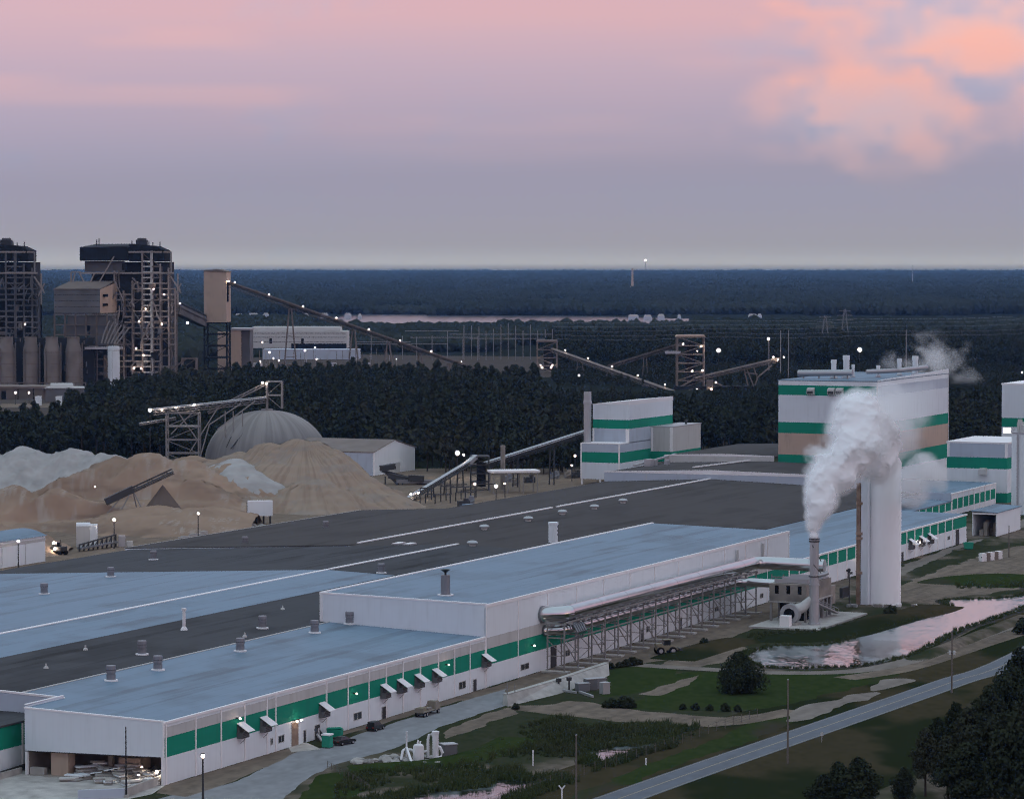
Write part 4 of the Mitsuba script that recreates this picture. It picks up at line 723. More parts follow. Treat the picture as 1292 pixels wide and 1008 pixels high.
def conveyor(key, label, p0, p1, w=2.2, mat='tan_steel', cover='galvanised', n=8, legs=(), deep=1.5, half=True):
    """a belt conveyor: truss chords and posts, a rounded cover, walkway rail and legs"""
    t = thing(key, label, 'conveyor'); p0, p1 = np.array(p0, float), np.array(p1, float); d = (p1 - p0) / np.linalg.norm(p1 - p0)
    s = np.cross(d, [0, 0, 1.0]); s /= np.linalg.norm(s); up = np.cross(s, d)
    for a in (-w / 2, w / 2):
        for e in (-deep / 2, deep / 2): beam(f'{t}__chord', p0 + s * a + up * e, p1 + s * a + up * e, .22, .22, mat)
    for i in range(n):
        q0, q1 = p0 + (p1 - p0) * i / n, p0 + (p1 - p0) * (i + 1) / n; e = 1 if i % 2 else -1
        beam(f'{t}__lattice', q0 + s * w / 2 - up * deep / 2 * e, q1 + s * w / 2 + up * deep / 2 * e, .14, .14, mat)
        beam(f'{t}__lattice', q0 - s * w / 2 - up * deep / 2 * e, q1 - s * w / 2 + up * deep / 2 * e, .14, .14, mat)
    beam(f'{t}__belt', p0, p1, w * .8, .25, 'dark_steel')
    if cover:
        g = np.linspace(0, math.pi, 9); ring = [s * (w * .52) * math.cos(a) + up * (deep * .30 + w * .36 * math.sin(a)) for a in g]
        v = np.array([p0 + q for q in ring] + [p1 + q for q in ring]); f = [[i, i + 1, i + 10, i + 9] for i in range(8)]
        add(f'{t}__cover', (v, np.array(f)), cover, True)
    beam(f'{t}__handrail', p0 + s * (w / 2 + .7) + up * (deep / 2 + .2), p1 + s * (w / 2 + .7) + up * (deep / 2 + .2), .10, .10, mat); beam(f'{t}__walkway', p0 + s * (w / 2 + .45) - up * .2, p1 + s * (w / 2 + .45) - up * .2, .8, .10, mat)
    for q, spread in legs:
        c = p0 + (p1 - p0) * q
        for a in (-1, 1): beam(f'{t}__leg', c + s * a * w / 2 - up * deep / 2, (c[0] + s[0] * a * (w / 2 + spread), c[1] + s[1] * a * (w / 2 + spread), .02), .42, .42, mat)
        for zz in (.35, .7): 
            k0 = c - up * deep / 2; beam(f'{t}__leg_tie', (k0[0] - s[0] * (w / 2 + spread * zz), k0[1] - s[1] * (w / 2 + spread * zz), k0[2] * (1 - zz)), (k0[0] + s[0] * (w / 2 + spread * zz), k0[1] + s[1] * (w / 2 + spread * zz), k0[2] * (1 - zz)), .22, .22, mat)
    return t
def lattice_tower(key, label, c, wx, wy, h, levels, mat='tan_steel', cat='steel tower', roof_=None, seed=1, leg=.45, core=None, t=None):
    """columns, floor beams and cross braces, each a bar of its own"""
    t = t or thing(key, label, cat); r = np.random.default_rng(seed); x0, y0 = c[0], c[1]; zb = c[2] if len(c) > 2 else 0
    cs = [(x0 + a * wx / 2, y0 + b_ * wy / 2) for a, b_ in ((-1, -1), (1, -1), (1, 1), (-1, 1))]
    for x, y in cs: beam(f'{t}__column', (x, y, zb), (x, y, zb + h), leg, leg, mat)
    zs = [zb + h * (i + 1) / levels for i in range(levels)]
    for i, z in enumerate(zs):
        for j in range(4):
            a, b_ = cs[j], cs[(j + 1) % 4]; beam(f'{t}__floor_beam', (*a, z - .2), (*b_, z - .2), leg * .8, leg * .8, mat)
            if j != 2:
                lo = z - h / levels; p, q = (a, b_) if r.random() < .5 else (b_, a); beam(f'{t}__brace', (*p, lo), (*q, z - .3), leg * .5, leg * .5, mat)
        if r.random() < .7: B().box((x0, y0, z + .05), (wx * .94, wy * .94, .12)).put(f'{t}__floor', mat)
    if core: B().box((x0 + wx * .08, y0, zb + h * .45), (wx * .5, wy * .6, h * .7)).put(f'{t}__core', core)
    if roof_:
        B().prism([(x0 - wx * .56, y0 - wy * .56, zb + h + .02), (x0 + wx * .56, y0 - wy * .56, zb + h + .02), (x0 + wx * .5, y0 - wy * .56, zb + h + 1.4), (x0 - wx * .5, y0 - wy * .56, zb + h + 1.4)], (0, wy * 1.12, 0)).put(f'{t}__roof', roof_)
    return t
def lamp(label, pos, r=.5, power=9.0, cat='lamp', group=None):
    t = thing('work_lamp', label, cat, group); B().box((pos[0], pos[1], pos[2] + r * 1.1), (r * 1.3, r * 1.3, r * .5)).put(f'{t}__hood', 'dark_steel'); bulb(f'{t}__bulb', pos, r, power); return t
def mast_lamp(label, pos, h, r=.4, power=10.0):
    t = thing('lamp_post', label, 'lamp post'); B().tube([(pos[0], pos[1], 0), (pos[0], pos[1], h)], [.2, .13], 8).put(f'{t}__mast', 'dark_steel', 40); B().box((pos[0], pos[1], h + r * 1.7), (r * 1.5, r * 1.5, r * .4)).put(f'{t}__hood', 'dark_steel'); bulb(f'{t}__bulb', (pos[0], pos[1], h + r * .8), r, power)

conveyor('belt_conveyor', 'dark slanting belt conveyor propped among the tan gypsum piles', (-135.98, 1030, 7.61), (-114.06, 1036, 17.71), 2.4, 'dark_steel', None, 9, (), 1.6)
t = 'belt_conveyor'
for a, c in (((-127.06, 1031, 12.06), (-131.5, 1026, 3)), ((-127.06, 1031, 12.06), (-122, 1027, 2.6)), ((-128.92, 1031, 11.26), (-136, 1027, 3.2)), ((-127.06, 1031, 12.06), (-126, 1036, 4))): beam(f'{t}__leg', a, c, .3, .3, 'frame_steel')
beam(f'{t}__hood', (-135.91, 1029.5, 7.92), (-126.86, 1031.5, 12.15), 2.9, 2.2, 'dark_steel')
cv = conveyor('belt_conveyor', 'lamp-lit belt conveyor reaching left from the tower over the dome', (-156.01, 1340, 23.38), (-107.7, 1352, 28.21), 2.6, 'frame_steel', 'galvanised', 16, (), 2.4)
cv2 = conveyor('belt_conveyor', 'steep thin conveyor climbing to the tower top over the dome', (-133.14, 1349, 22.61), (-108.53, 1354, 34.91), 1.4, 'frame_steel', None, 9, (), 1.2)
cv3 = conveyor('belt_conveyor', 'short lower arm beside the trestle left of the dome', (-162.62, 1346, 17.73), (-146.69, 1346, 20.32), 1.4, 'frame_steel', 'galvanised', 5, (), .9)
lattice_tower('conveyor_tower', 'small open steel tower standing on top of the grey dome', (-104.3, 1354.5, 24.3), 6.6, 5, 12.0, 2, 'frame_steel', seed=5, leg=.5)
lattice_tower('trestle_tower', 'braced steel trestle carrying the conveyor left of the dome', (-143, 1341), 14, 8, 23.2, 4, 'frame_steel', seed=9, leg=.5)
t = 'trestle_tower'
for a, c in (((-148, 1338, 14), (-137, 1338, 25)), ((-137, 1338, 12), (-146, 1338, 25)), ((-140, 1338, 6), (-128, 1339, 25)), ((-136, 1338, 2), (-131.5, 1339, 18)), ((-131.5, 1339, 18), (-118, 1342, 27)), ((-128, 1340, 16), (-112, 1344, 28))): beam(f'{t}__strut', a, c, .5, .5, 'frame_steel')
for x in (-124.5, -121, -117): beam(f'{t}__strut', (x, 1338, 12), (x, 1338, 24), .35, .35, 'frame_steel')

wh = thing('white_shed', 'white gabled shed with tan roof behind the largest gypsum cone', 'shed')
B().prism([W(702, 307.6, 0), W(742, 307.6, 0), W(742, 307.6, 9.6), W(722, 307.6, 13.6), W(702, 307.6, 9.6)], np.array(W(0, 40)) - np.array(W(0, 0))).put(f'{wh}__walls', 'white_panel')
for s in (0, 1):
    a = (701.4, 9.55) if s == 0 else (742.6, 9.55)
    B().prism([W(a[0], 307.1, a[1]), W(722, 307.1, 13.75), W(722, 307.1, 14.0), W(a[0], 307.1, a[1] + .28)], np.array(W(0, 41)) - np.array(W(0, 0))).put(f'{wh}__roof', 'tan_steel')
ubox(f'{wh}__corner_trim', 701.8, 702.3, 307.2, 307.59, 0, 9.5, 'pale_trim'); ubox(f'{wh}__side_wall', 701.7, 701.98, 308, 347, .1, 9.3, 'blue_grey_panel')
ubox(f'{wh}__gate', 716, 727, 307.35, 307.58, 0, 4.2, 'grey_panel')

lc = thing('loading_conveyor', 'dark loading machine with a slanting arm in front of the white shed', 'machine')
for a, c, w, h, nm in (((-51.99, 1225, 6.35), (-47.06, 1228, 7.11), 3, 2.2, 'hopper'), ((-51.72, 1226, 5.34), (-36.71, 1230, 0.96), 1.6, 1.2, 'arm'), ((-49.12, 1224, 3.58), (-31.86, 1226, -0.03), 2.6, 2.0, 'frame'), ((-45.9, 1222, 1.51), (-27.13, 1226, 0.92), 2.2, 1.4, 'belt'), ((-50.14, 1226, 4.71), (-45.27, 1222, 0.25), .8, .8, 'strut'), ((-41.18, 1222, 2.77), (-34.89, 1222, 2.45), 2.0, 2.4, 'engine_house')): beam(f'{lc}__{nm}', a, c, w, h, 'dark_steel' if nm != 'belt' else 'vent_metal')
for q in ((-50.46, 1226, 3.13), (-43.42, 1223, 1.13), (-33.41, 1225, 0.67)): beam(f'{lc}__leg', q, (q[0], q[1], 0), .4, .4, 'dark_steel')
c5 = conveyor('belt_conveyor', 'curving covered conveyor rising right from the foot of the largest gypsum cone', (-40.31, 1135, -0.38), (-17.11, 1188, 10.6), 2.0, 'dark_steel', 'galvanised', 10, ((.42, .4), (.68, .5), (.88, .5)), 1.5)
beam(f'{c5}__tail_section', (-46.2, 1122, -0.83), (-40.44, 1134.5, -0.49), 2.0, 1.2, 'dark_steel')
beam(f'{c5}__head_section', (-16.97, 1188.5, 10.72), (-14.13, 1194, 12.98), 2.0, 1.6, 'galvanised')
lattice_tower('transfer_tower', 'dark open transfer tower where the curving conveyor meets the long gallery', (-12.5, 1196), 7, 7, 13.2, 4, 'dark_steel', seed=21, leg=.4, core='plant_dark')
c6 = conveyor('conveyor_gallery', 'straight silver gallery rising right to the stepped white tower', (-12.33, 1198, 8.73), (30.19, 1236, 19.97), 2.4, 'dark_steel', 'galvanised', 16, ((.32, .2), (.66, .2)), 2.2)
ubox(f'{c6}__pier', 652, 653.6, 226.5, 227.8, 0, 17.0, 'old_concrete')
cn = thing('canopy', 'pale flat canopy on thin posts under the silver gallery', 'canopy')
g = np.array((0.61, 1180, 8.37)); B().box(g, (19, 9, .7), .2).put(f'{cn}__roof', 'pale_trim'); B().box(g - [0, 0, .5], (18.4, 8.4, .3), .2).put(f'{cn}__fascia', 'grey_panel')
for a in (-8.5, -3, 3, 8.5):
    for b_ in (-3.8, 3.8): q = g + trimesh.transformations.rotation_matrix(.2, [0, 0, 1])[:3, :3] @ [a, b_, 0]; beam(f'{cn}__post', (q[0], q[1], 0), (q[0], q[1], g[2] - .7), .3, .3, 'frame_steel')
r4 = np.random.default_rng(12)
fr = thing('idle_conveyor', 'low dark steel frames and idle belts under the curving conveyor', 'machine')
for i in range(12):
    q = np.array(lerp((-33.51, 1122.44, 0), (-13.47, 1137.76, 0), i / 11)) + [0, r4.uniform(-5, 18), 0]; h = r4.uniform(2.5, 6.0); beam(f'{fr}__post', q, q + [0, 0, h], .35, .35, 'dark_steel')
    beam(f'{fr}__rail', q + [0, 0, h], q + [r4.uniform(4, 8), r4.uniform(-2, 4), h], .35, .4, 'dark_steel')
for i, q in enumerate(((-17.39, 1107.52, 0), (-15.55, 1118.67, 0), (1.26, 1221.07, 0), (6.99, 1234.63, 0), (17.47, 1257.91, 0), (22.74, 1262.67, 0), (26.64, 1262.67, 0), (-1.91, 1239.22, 0))):
    tag(add('machine_skid', B().box((q[0], q[1], 1.2), (4.2 - i % 3, 2.6, 2.3), .3).box((q[0] + .8, q[1], 2.8), (1.6, 1.6, .9), .3).tube([(q[0] - 1, q[1] - 1.4, .6), (q[0] + 2, q[1] - 1.4, 1.8)], .3, 8).mesh(), ('dark_steel', 'vent_metal', 'old_concrete')[i % 3]), 'one of the small dark machine skids on the ground between dome, gallery and stepped tower', 'machine', 'machine skids behind the dark hall')
cu = thing('mobile_crusher', 'dark mobile crusher with raised belt at the foot of the largest gypsum cone', 'machine')
for a, c, w, h, nm in (((-68.11, 1112, -0.63), (-59.16, 1116, 1.07), 3.0, 2.2, 'belt'), ((-60.78, 1114, 1.22), (-57.44, 1116, 1.36), 3.4, 3.6, 'hopper'), ((-57.62, 1114, 0.93), (-54.95, 1112, -0.63), 2.4, 2.2, 'engine'), ((-74.42, 1108, -0.04), (-70.15, 1108, -0.04), .5, .6, 'rail'), ((-69.42, 1110, -1.34), (-56.09, 1112, -1.21), 2.2, .8, 'track')): beam(f'{cu}__{nm}', a, c, w, h, 'dark_steel')
for q in ((-74.42, 1108, 2.82), (-72.14, 1108, 2.25), (-70.2, 1109, 3.89), (-68.83, 1110, 4.39), (-66.9, 1111, 2.02)): beam(f'{cu}__post', q, (q[0], q[1], 0), .35, .35, 'dark_steel')
beam(f'{cu}__arm', (-71.35, 1109, 1.6), (-67.41, 1110, 3.82), .5, .5, 'dark_steel')
ct = thing('box_trailer', 'white box trailer raised above rubble at the dark roof edge', 'container')
g = np.array((-84.79, 1036, 5.29)); B().box(g, (8.4, 3.2, 5.0), .06).put(f'{ct}__box', 'white_panel'); B().box(g + [-4.3, .1, 0], (.3, 3.3, 5.1), .06).put(f'{ct}__end_frame', 'dark_steel'); B().box(g + [0, -1.63, 2.4], (8.5, .1, .3), .06).put(f'{ct}__top_rail', 'pale_trim')
for a in (-3.4, -1, 1.2, 3.4): beam(f'{ct}__leg', (g[0] + a, g[1], 0), (g[0] + a, g[1], g[2] - 2.5), .4, .6, 'dark_steel')
for i in range(14):
    q = np.array((-88.69, 1013.24, 0)) + [r4.uniform(-2, 13), r4.uniform(-3, 9), .3]; tag(add('broken_slab', lump(q, r4.uniform(.7, 1.9), 40 + i, 1, .7), ('rubble', 'gypsum_white', 'dark_steel')[i % 3]), 'one of the broken slabs heaped under the white box trailer', 'slab', 'broken slabs by the trailer')
for i in range(24):
    a = i / 23; q = lerp((-103.99, 966.21, 0), (-90.55, 1022.57, 0), a); tag(add('barrier_block', B().box((q[0], q[1] + 3 * a * a * 0, .8), (1.5, 1.3, 1.5 + .5 * math.sin(i * 1.7)), .5).mesh(), 'gypsum_white'), 'one of the white blocks in the curved row along the dark roof edge', 'block', 'white barrier blocks in a row')
tk = thing('white_tank_house', 'small white round-cornered hut left of the slanting conveyor', 'hut')
g = np.array((-132.3, 949.68, 0)); B().box((g[0], g[1], 3.4), (4.2, 4, 6.4), .1).put(f'{tk}__walls', 'grey_panel'); B().box((g[0] + 3.0, g[1] + 1.0, 3.6), (2.4, 3.6, 6.6), .1).put(f'{tk}__annex', 'white_panel'); B().tube([(g[0] - 2.1, g[1], 6.6), (g[0] + 2.1, g[1], 6.6)], 1.0, 12).put(f'{tk}__roof', 'white_panel', 40)
mc = thing('screening_machine', 'low dark screening machine with open lattice beside the small white hut', 'machine')
p0_, p1_ = np.array((-131.28, 933.7, 0)), np.array((-122.27, 949.68, 0))
for i in range(9):
    q = p0_ + (p1_ - p0_) * i / 8; beam(f'{mc}__post', q, q + [0, 0, 2.2 + .22 * i], .35, .35, 'dark_steel')
    if i < 8: w_ = p0_ + (p1_ - p0_) * (i + 1) / 8; beam(f'{mc}__rail', q + [0, 0, 2.1 + .22 * i], w_ + [0, 0, 2.3 + .22 * i], .5, .4, 'dark_steel'); beam(f'{mc}__brace', q + [0, 0, .4], w_ + [0, 0, 2.0 + .2 * i], .25, .25, 'dark_steel')
beam(f'{mc}__deck', p0_ + [0, 0, 1.0], p1_ + [0, 0, 1.6], 1.8, .5, 'vent_metal'); B().box(p1_ + [1.8, .6, 1.8], (2.0, 2.0, 3.4), .2).put(f'{mc}__engine', 'galvanised'); B().box(p1_ + [4.2, .6, 1.0], (2.0, 1.6, 1.6), .2).put(f'{mc}__cabinet', 'grey_panel')
dz = thing('bulldozer', 'dark bulldozer with two bright lamps working at the foot of the tan mound', 'bulldozer')
g = np.array((-136.01, 923.35, 0)); B().box(g + [0, 0, 1.9], (4.2, 2.8, 1.3), -.6).put(f'{dz}__body', 'dark_steel'); B().box(g + [-.6, .4, 3.2], (1.8, 1.9, 1.4), -.6).put(f'{dz}__cab', 'dark_glass')
for s in (-1.2, 1.2): B().tube([g + [-1.6 + s * .6, 1.1 + s * .8, .75], g + [1.6 + s * .6, -1.1 + s * .8, .75]], .72, 10).put(f'{dz}__track', 'tyre')
beam(f'{dz}__blade', g + [-3.4, .6, 1.0], g + [-1.8, 3.0, 1.0], .3, 1.8, 'vent_metal'); beam(f'{dz}__exhaust', g + [.6, -.4, 2.5], g + [.6, -.4, 4.6], .2, .2, 'dark_steel')
bulb(f'{dz}__work_light', g + [-1.4, -.9, 3.7], .6, 6); bulb(f'{dz}__work_light', g + [-1.0, -1.6, 2.0], .55, 6)
ls = thing('curved_shed', 'white shed with rounded roof at the left edge behind the pale roof', 'shed')
a0, a1 = np.array((-151.53, 870.24, 0)), np.array((-137.03, 903.3, 0)); d_ = a1 - a0; nrm = np.array([-d_[1], d_[0], 0]) / np.linalg.norm(d_)
B().prism([a0, a1, a1 + [0, 0, 7.6], a0 + [0, 0, 7.6]], nrm * 14).put(f'{ls}__walls', 'white_panel'); B().prism([a0 + [0, 0, 6.0], a1 + [0, 0, 6.0], a1 + [0, 0, 6.9], a0 + [0, 0, 6.9]], -nrm * .15).put(f'{ls}__door_track', 'grey_panel')
arcp = [(x, 7.62 + 1.9 * math.sin(math.pi * min(max(x / 15.0, 0), 1)) ** .8) for x in np.linspace(-.5, 15, 9)]
B().prism([a0 + nrm * x + [0, 0, z] for x, z in arcp], d_ * 1.01).put(f'{ls}__roof', 'light_roofing')
for q in (.36, .70): 
    c = a0 + d_ * q - nrm * .10; beam(f'{ls}__door_seam', c, c + [0, 0, 6.0], .12, .08, 'grey_panel')

# ---------------------------------------------------------------- the power plant on the left
def unit(label, x0, seed, dark, mirror=False):
    """a boiler house: dark penthouse over an open steel frame full of pipes"""
    t = thing('boiler_house', label, 'boiler house'); Y = 2200.0; r = np.random.default_rng(seed)
    S = .5648
    def X(px): return x0 + (px - 158) * S
    def bx(nm, m, xa, xb, ya, yb, za, zb): B().box(((X(xa) + X(xb)) / 2, Y + (ya + yb) / 2, (za + zb) / 2), (X(xb) - X(xa), yb - ya, zb - za)).put(f'{t}__{nm}', m)
    bx('core', 'plant_black', 150, 212, 8, 40, 0, 90); bx('core', 'plant_black', 112, 150, 16, 44, 0, 82)  # black boxes set behind the frame to make its inside look dark
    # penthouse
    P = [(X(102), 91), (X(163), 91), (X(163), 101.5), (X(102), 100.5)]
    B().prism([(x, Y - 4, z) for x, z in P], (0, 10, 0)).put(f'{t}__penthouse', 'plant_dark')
    B().raw([(X(102), Y - 4.3, 100.6), (X(164), Y - 4.3, 100.9), (X(166), Y + 22, 103.3), (X(116), Y + 22, 103.0), (X(102), Y - 4.3, 100.2), (X(164), Y - 4.3, 100.5), (X(166), Y + 22, 102.9), (X(116), Y + 22, 102.6)], [[0, 1, 2], [0, 2, 3], [4, 6, 5], [4, 7, 6], [0, 5, 1], [0, 4, 5], [1, 6, 2], [1, 5, 6], [2, 7, 3], [2, 6, 7], [3, 4, 0], [3, 7, 4]]).put(f'{t}__penthouse_roof', 'plant_roof')
    B().prism([(X(163.2), Y, 90.5), (X(208), Y, 90.5), (X(208), Y, 98.5), (X(196), Y, 101.6), (X(163.2), Y, 103)], (0, 36, 0)).put(f'{t}__upper_house', 'plant_dark')
    bx('roof_box', 'plant_roof', 171, 184, 4, 14, 101.5, 106.0); B().tube([(X(177.5), Y + 9, 106), (X(177.5), Y + 9, 107.2)], 3.2, 14).put(f'{t}__roof_drum', 'plant_grey', 40)
    for px, h in ((165.5, 105.5), (187, 105), (192, 104.2), (201, 104.6), (121, 106), (124, 107)): beam(f'{t}__roof_post', (X(px), Y + 6, 99), (X(px), Y + 6, h), .5, .5, 'plant_dark')
    bx('grey_band', 'plant_grey', 107, 156, 1, 8, 83, 90.8)
    # frame
    cols = [(146, 84), (157, 70), (168, 77), (181, 98), (192.5, 98), (203, 89), (214, 86), (222, 72)]
    for i, (px, h) in enumerate(cols):
        w = 1.5 if abs(px - 192.5) < 1 else 1.0
        beam(f'{t}__column', (X(px), Y - 6 + (i % 3), 0), (X(px), Y - 6 + (i % 3), h), w, w, 'grey_panel' if w > 1.2 and not dark else 'plant_frame' if not dark else 'plant_grey')
        beam(f'{t}__rear_column', (X(px), Y + 6, 0), (X(px), Y + 6, h - 2), .7, .7, 'plant_tan' if not dark else 'plant_dark')
    lv = 3.95; n = 24
    for k in range(1, n):
        z = k * lv
        for i in range(len(cols) - 1):
            if z > min(cols[i][1], cols[i + 1][1]) + .5: continue
            if i in (3,) or r.random() < (.75 if not dark else .8): beam(f'{t}__floor_beam', (X(cols[i][0]) + .5, Y - 6.4, z), (X(cols[i + 1][0]) - .5, Y - 6.4, z), .75, .85, ('grey_panel' if i == 3 and not dark else 'plant_frame' if r.random() < .7 else 'plant_tan') if not dark else 'plant_grey')
            if r.random() < .26: 
                s = r.random() < .5; beam(f'{t}__brace', (X(cols[i][0]), Y - 5.2, z if s else z + lv * 1.4), (X(cols[i + 1][0]), Y - 5.2, z + lv * 1.4 if s else z), .5, .5, 'plant_tan' if not dark else 'plant_grey')
            if r.random() < .35: B().box(((X(cols[i][0]) + X(cols[i + 1][0])) / 2, Y - 1, z + .5), (5.2, 6, .5)).put(f'{t}__platform', 'plant_grey')
    for px0, px1, z in ((163, 207, 97.2), (207, 217.5, 97.2), (101, 146, 82.3), (146, 222, 82.3)): beam(f'{t}__girder', (X(px0) + .5, Y - 7.2, z), (X(px1) - .5, Y - 7.2, z), .9, 1.1, 'plant_frame')
    beam(f'{t}__girder', (X(217.5), Y - 7, 97.6), (X(217.5), Y - 7, 82), .8, .8, 'frame_steel')
    for a, c in (((103, 81.8), (117, 66)), ((117, 66), (146, 94)), ((108, 66), (121, 81.8)), ((92, 72), (97, 82)), ((92, 83), (104, 83)), ((92, 70), (92, 83)), ((90, 70), (146, 70)), ((158, 62), (146, 78)), ((222, 76), (229, 70)), ((222, 66), (230, 75)), ((226, 60), (226, 82)), ((217, 80), (230, 68))): beam(f'{t}__strut', (X(a[0]), Y - 8, a[1]), (X(c[0]), Y - 8, c[1]), .8, .8, 'plant_frame')
    for i in range(34):
        px, z = r.uniform(137, 220), r.uniform(4, 76); L = r.uniform(4, 13)
        q = np.array([X(px), Y - 8.5 - r.random() * 2, z]); pts = [q, q + [r.uniform(-3, 3), 0, L * .5], q + [r.uniform(-5, 5), 0, L]]
        B().tube(spline_3(pts), r.uniform(.3, .65), 7).put(f'{t}__pipe', ('plant_tan', 'plant_grey', 'plant_frame')[i % 3] if not dark else 'plant_grey', 40)
    for i in range(12):
        px, z = r.uniform(150, 216), r.uniform(6, 88); B().box((X(px), Y - 4.5, z), (r.uniform(2, 5), 3, r.uniform(2, 5))).put(f'{t}__equipment', ('plant_grey', 'plant_dark', 'plant_tan')[i % 3])
    for px, z in ((178, 48), (186, 57), (174, 29), (183, 24), (171, 15), (180, 14.5), (150, 18), (206, 46), (209, 67), (196, 71)):
        if r.random() < (1.0 if not dark else .4): bulb(f'{t}__lamp', (X(px), Y - 10.5, z), .62, 9)
    return t
def spline_3(p, n=5):
    p = np.asarray(p, float); t = np.linspace(0, 1, 2 * n + 1)[:, None]; return (1 - t) ** 2 * p[0] + 2 * t * (1 - t) * p[1] + t * t * p[2]
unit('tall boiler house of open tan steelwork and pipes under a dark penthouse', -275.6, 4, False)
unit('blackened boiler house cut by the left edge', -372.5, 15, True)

def pbox(t, nm, m, xa, xb, ya, yb, za, zb): B().box(((xa + xb) / 2, (ya + yb) / 2, (za + zb) / 2), (xb - xa, yb - ya, zb - za)).put(f'{t}__{nm}', m)
# casing of the dust filters in front of the tall unit
fc_ = thing('filter_casing', 'big grey pitched duct casing with tan end, in front of the tall boiler house', 'plant building')
x0, x1, y0 = (-321.87, 2170, 62.63)[0], (-289.57, 2170, 62.63)[0], 2170
B().prism([(x0, y0, 54.3), (x1, y0, 54.3), (x1, y0, 71.5), (x0, y0, 71.5)], (0, .5, 0)).put(f'{fc_}__front', 'plant_grey')
B().raw([(x0 - .5, y0 - .5, 71.2), (x1, y0 - .5, 71.2), (x1 + 7, y0 + 24, 76.6), (x0 + 8, y0 + 24, 76.6), (x0 - .5, y0 - .5, 70.6), (x1, y0 - .5, 70.6), (x1 + 7, y0 + 24, 76), (x0 + 8, y0 + 24, 76)], [[0, 1, 2], [0, 2, 3], [4, 6, 5], [4, 7, 6], [0, 5, 1], [0, 4, 5], [1, 6, 2], [1, 5, 6], [3, 4, 0], [3, 7, 4]]).put(f'{fc_}__roof', 'plant_tan')
B().raw([(x1 + .02, y0, 54.2), (x1 + 8.4, y0 + 26, 54.2), (x1 + 8.4, y0 + 26, 75.8), (x1 + .02, y0, 70.8), (x1 - .4, y0 + .2, 54.2), (x1 + 7.6, y0 + 26, 54.2)], [[0, 1, 2], [0, 2, 3], [4, 0, 3], [1, 5, 2]]).put(f'{fc_}__end', 'tan_panel')
for z in (60, 66.5): B().box((x1 + 2.6, y0 + 5.5, z), (3.2, 3.5, 1.8), 1.25).put(f'{fc_}__end_opening', 'opening_black')
for z in (58.5, 63.0, 67.2): beam(f'{fc_}__seam', (x0 + .3, y0 - .08, z), (x1 - .3, y0 - .08, z), .12, .25, 'plant_dark')
for i in range(7):
    x = x0 + (x1 + 12 - x0) * i / 6; beam(f'{fc_}__leg', (x, y0 + 2, 0), (x, y0 + 2, 54), .9, .9, 'plant_tan'); 
    if i < 6:
        xn = x0 + (x1 + 12 - x0) * (i + 1) / 6
        for z in (53.2, 46.0, 39.0, 30.0): beam(f'{fc_}__beam', (x + .5, y0 + 1.6, z), (xn - .5, y0 + 1.6, z), .7, .8, 'frame_steel' if z > 50 else 'plant_tan')
        if i % 2: beam(f'{fc_}__brace', (x, y0 + 1.2, 39.4), (xn, y0 + 1.2, 45.6), .5, .5, 'plant_tan')
pbox(fc_, 'duct', 'plant_grey', (-316.45, 2180, 274.14)[0], (-299.73, 2180, 274.14)[0], 2176, 2200, 38, 45.5); pbox(fc_, 'duct', 'plant_grey', (-297.51, 2180, 274.14)[0], (-280.79, 2180, 274.14)[0], 2176, 2200, 31, 50); pbox(fc_, 'duct', 'plant_grey', (-313.11, 2180, 274.14)[0], (-281.91, 2180, 274.14)[0], 2174, 2196, 46.5, 52)
for i in range(6):
    q = np.array((-287.81, 2164, 36.04)) + [2.2 * i, -1, -3]; B().tube(spline_3([q, q + [2 + i, 0, 9], q + [6 + i * .5, 0, 16 - i]]), .55, 8).put(f'{fc_}__pipe', 'frame_steel', 40)
pbox(fc_, 'canopy', 'galvanised', (-299.19, 2160, 272.41)[0], (-273.8, 2160, 272.41)[0], 2160, 2172, 29.0, 30.6); pbox(fc_, 'canopy_face', 'opening_black', (-286.5, 2160, 272.41)[0], (-273.8, 2160, 272.41)[0], 2159.5, 2160.4, 25, 28.8)
# four silos
for i, (x, nm) in enumerate((((-352.2, 2150, 271.55)[0], 'leftmost'), ((-335.72, 2150, 271.55)[0], 'second from left'), ((-320.61, 2150, 271.55)[0], 'third from left'), ((-306.05, 2150, 271.55)[0], 'rightmost'))):
    t = thing('absorber_vessel', f'{nm} of the four stout brown vessels below the boiler houses', 'vessel'); y = 2150 + 3 * (i % 2)
    B().lathe((x, y, 0), [(0, 0), (5.6, 0), (5.6, 26.5), (5.4, 29.5), (4.3, 34), (4.3, 37.5), (0, 37.6)], 22).put(f'{t}__shell', 'plant_vessel', 40)
    for z in (10, 19, 27): B().lathe((x, y, z), [(5.62, 0), (5.95, .05), (5.95, .5), (5.62, .55)], 22).put(f'{t}__ring', 'tan_steel', 40)
    B().box((x, y - 3, 37.9), (8.6, 3, .5)).put(f'{t}__top_platform', 'tan_steel'); beam(f'{t}__pipe', (x + 6.6, y - 3, 3), (x + 6.6, y - 3, 34), .7, .7, 'plant_tan')
    beam(f'{t}__ladder', (x - 3.6, y - 4.9, 1), (x - 3.6, y - 4.9, 30), .4, .3, 'tan_steel')
bk = thing('plant_block', 'dark machinery block behind the brown vessels', 'plant building'); pbox(bk, 'mass', 'plant_black', (-368.49, 2165, 272.84)[0], (-293.25, 2165, 272.84)[0], 2164, 2169, 0, 37)  # the mass is one plain black box
for i in range(28):
    px = -360 + 80 * r4.random(); z = r4.uniform(2, 36); L = r4.uniform(3, 9); beam(f'{bk}__pipe_run', (px, 2163, z), (px + (L if i % 2 else 0), 2163, z + (0 if i % 2 else L * .7)), .6, .6, ('plant_tan', 'plant_grey', 'frame_steel')[i % 3])
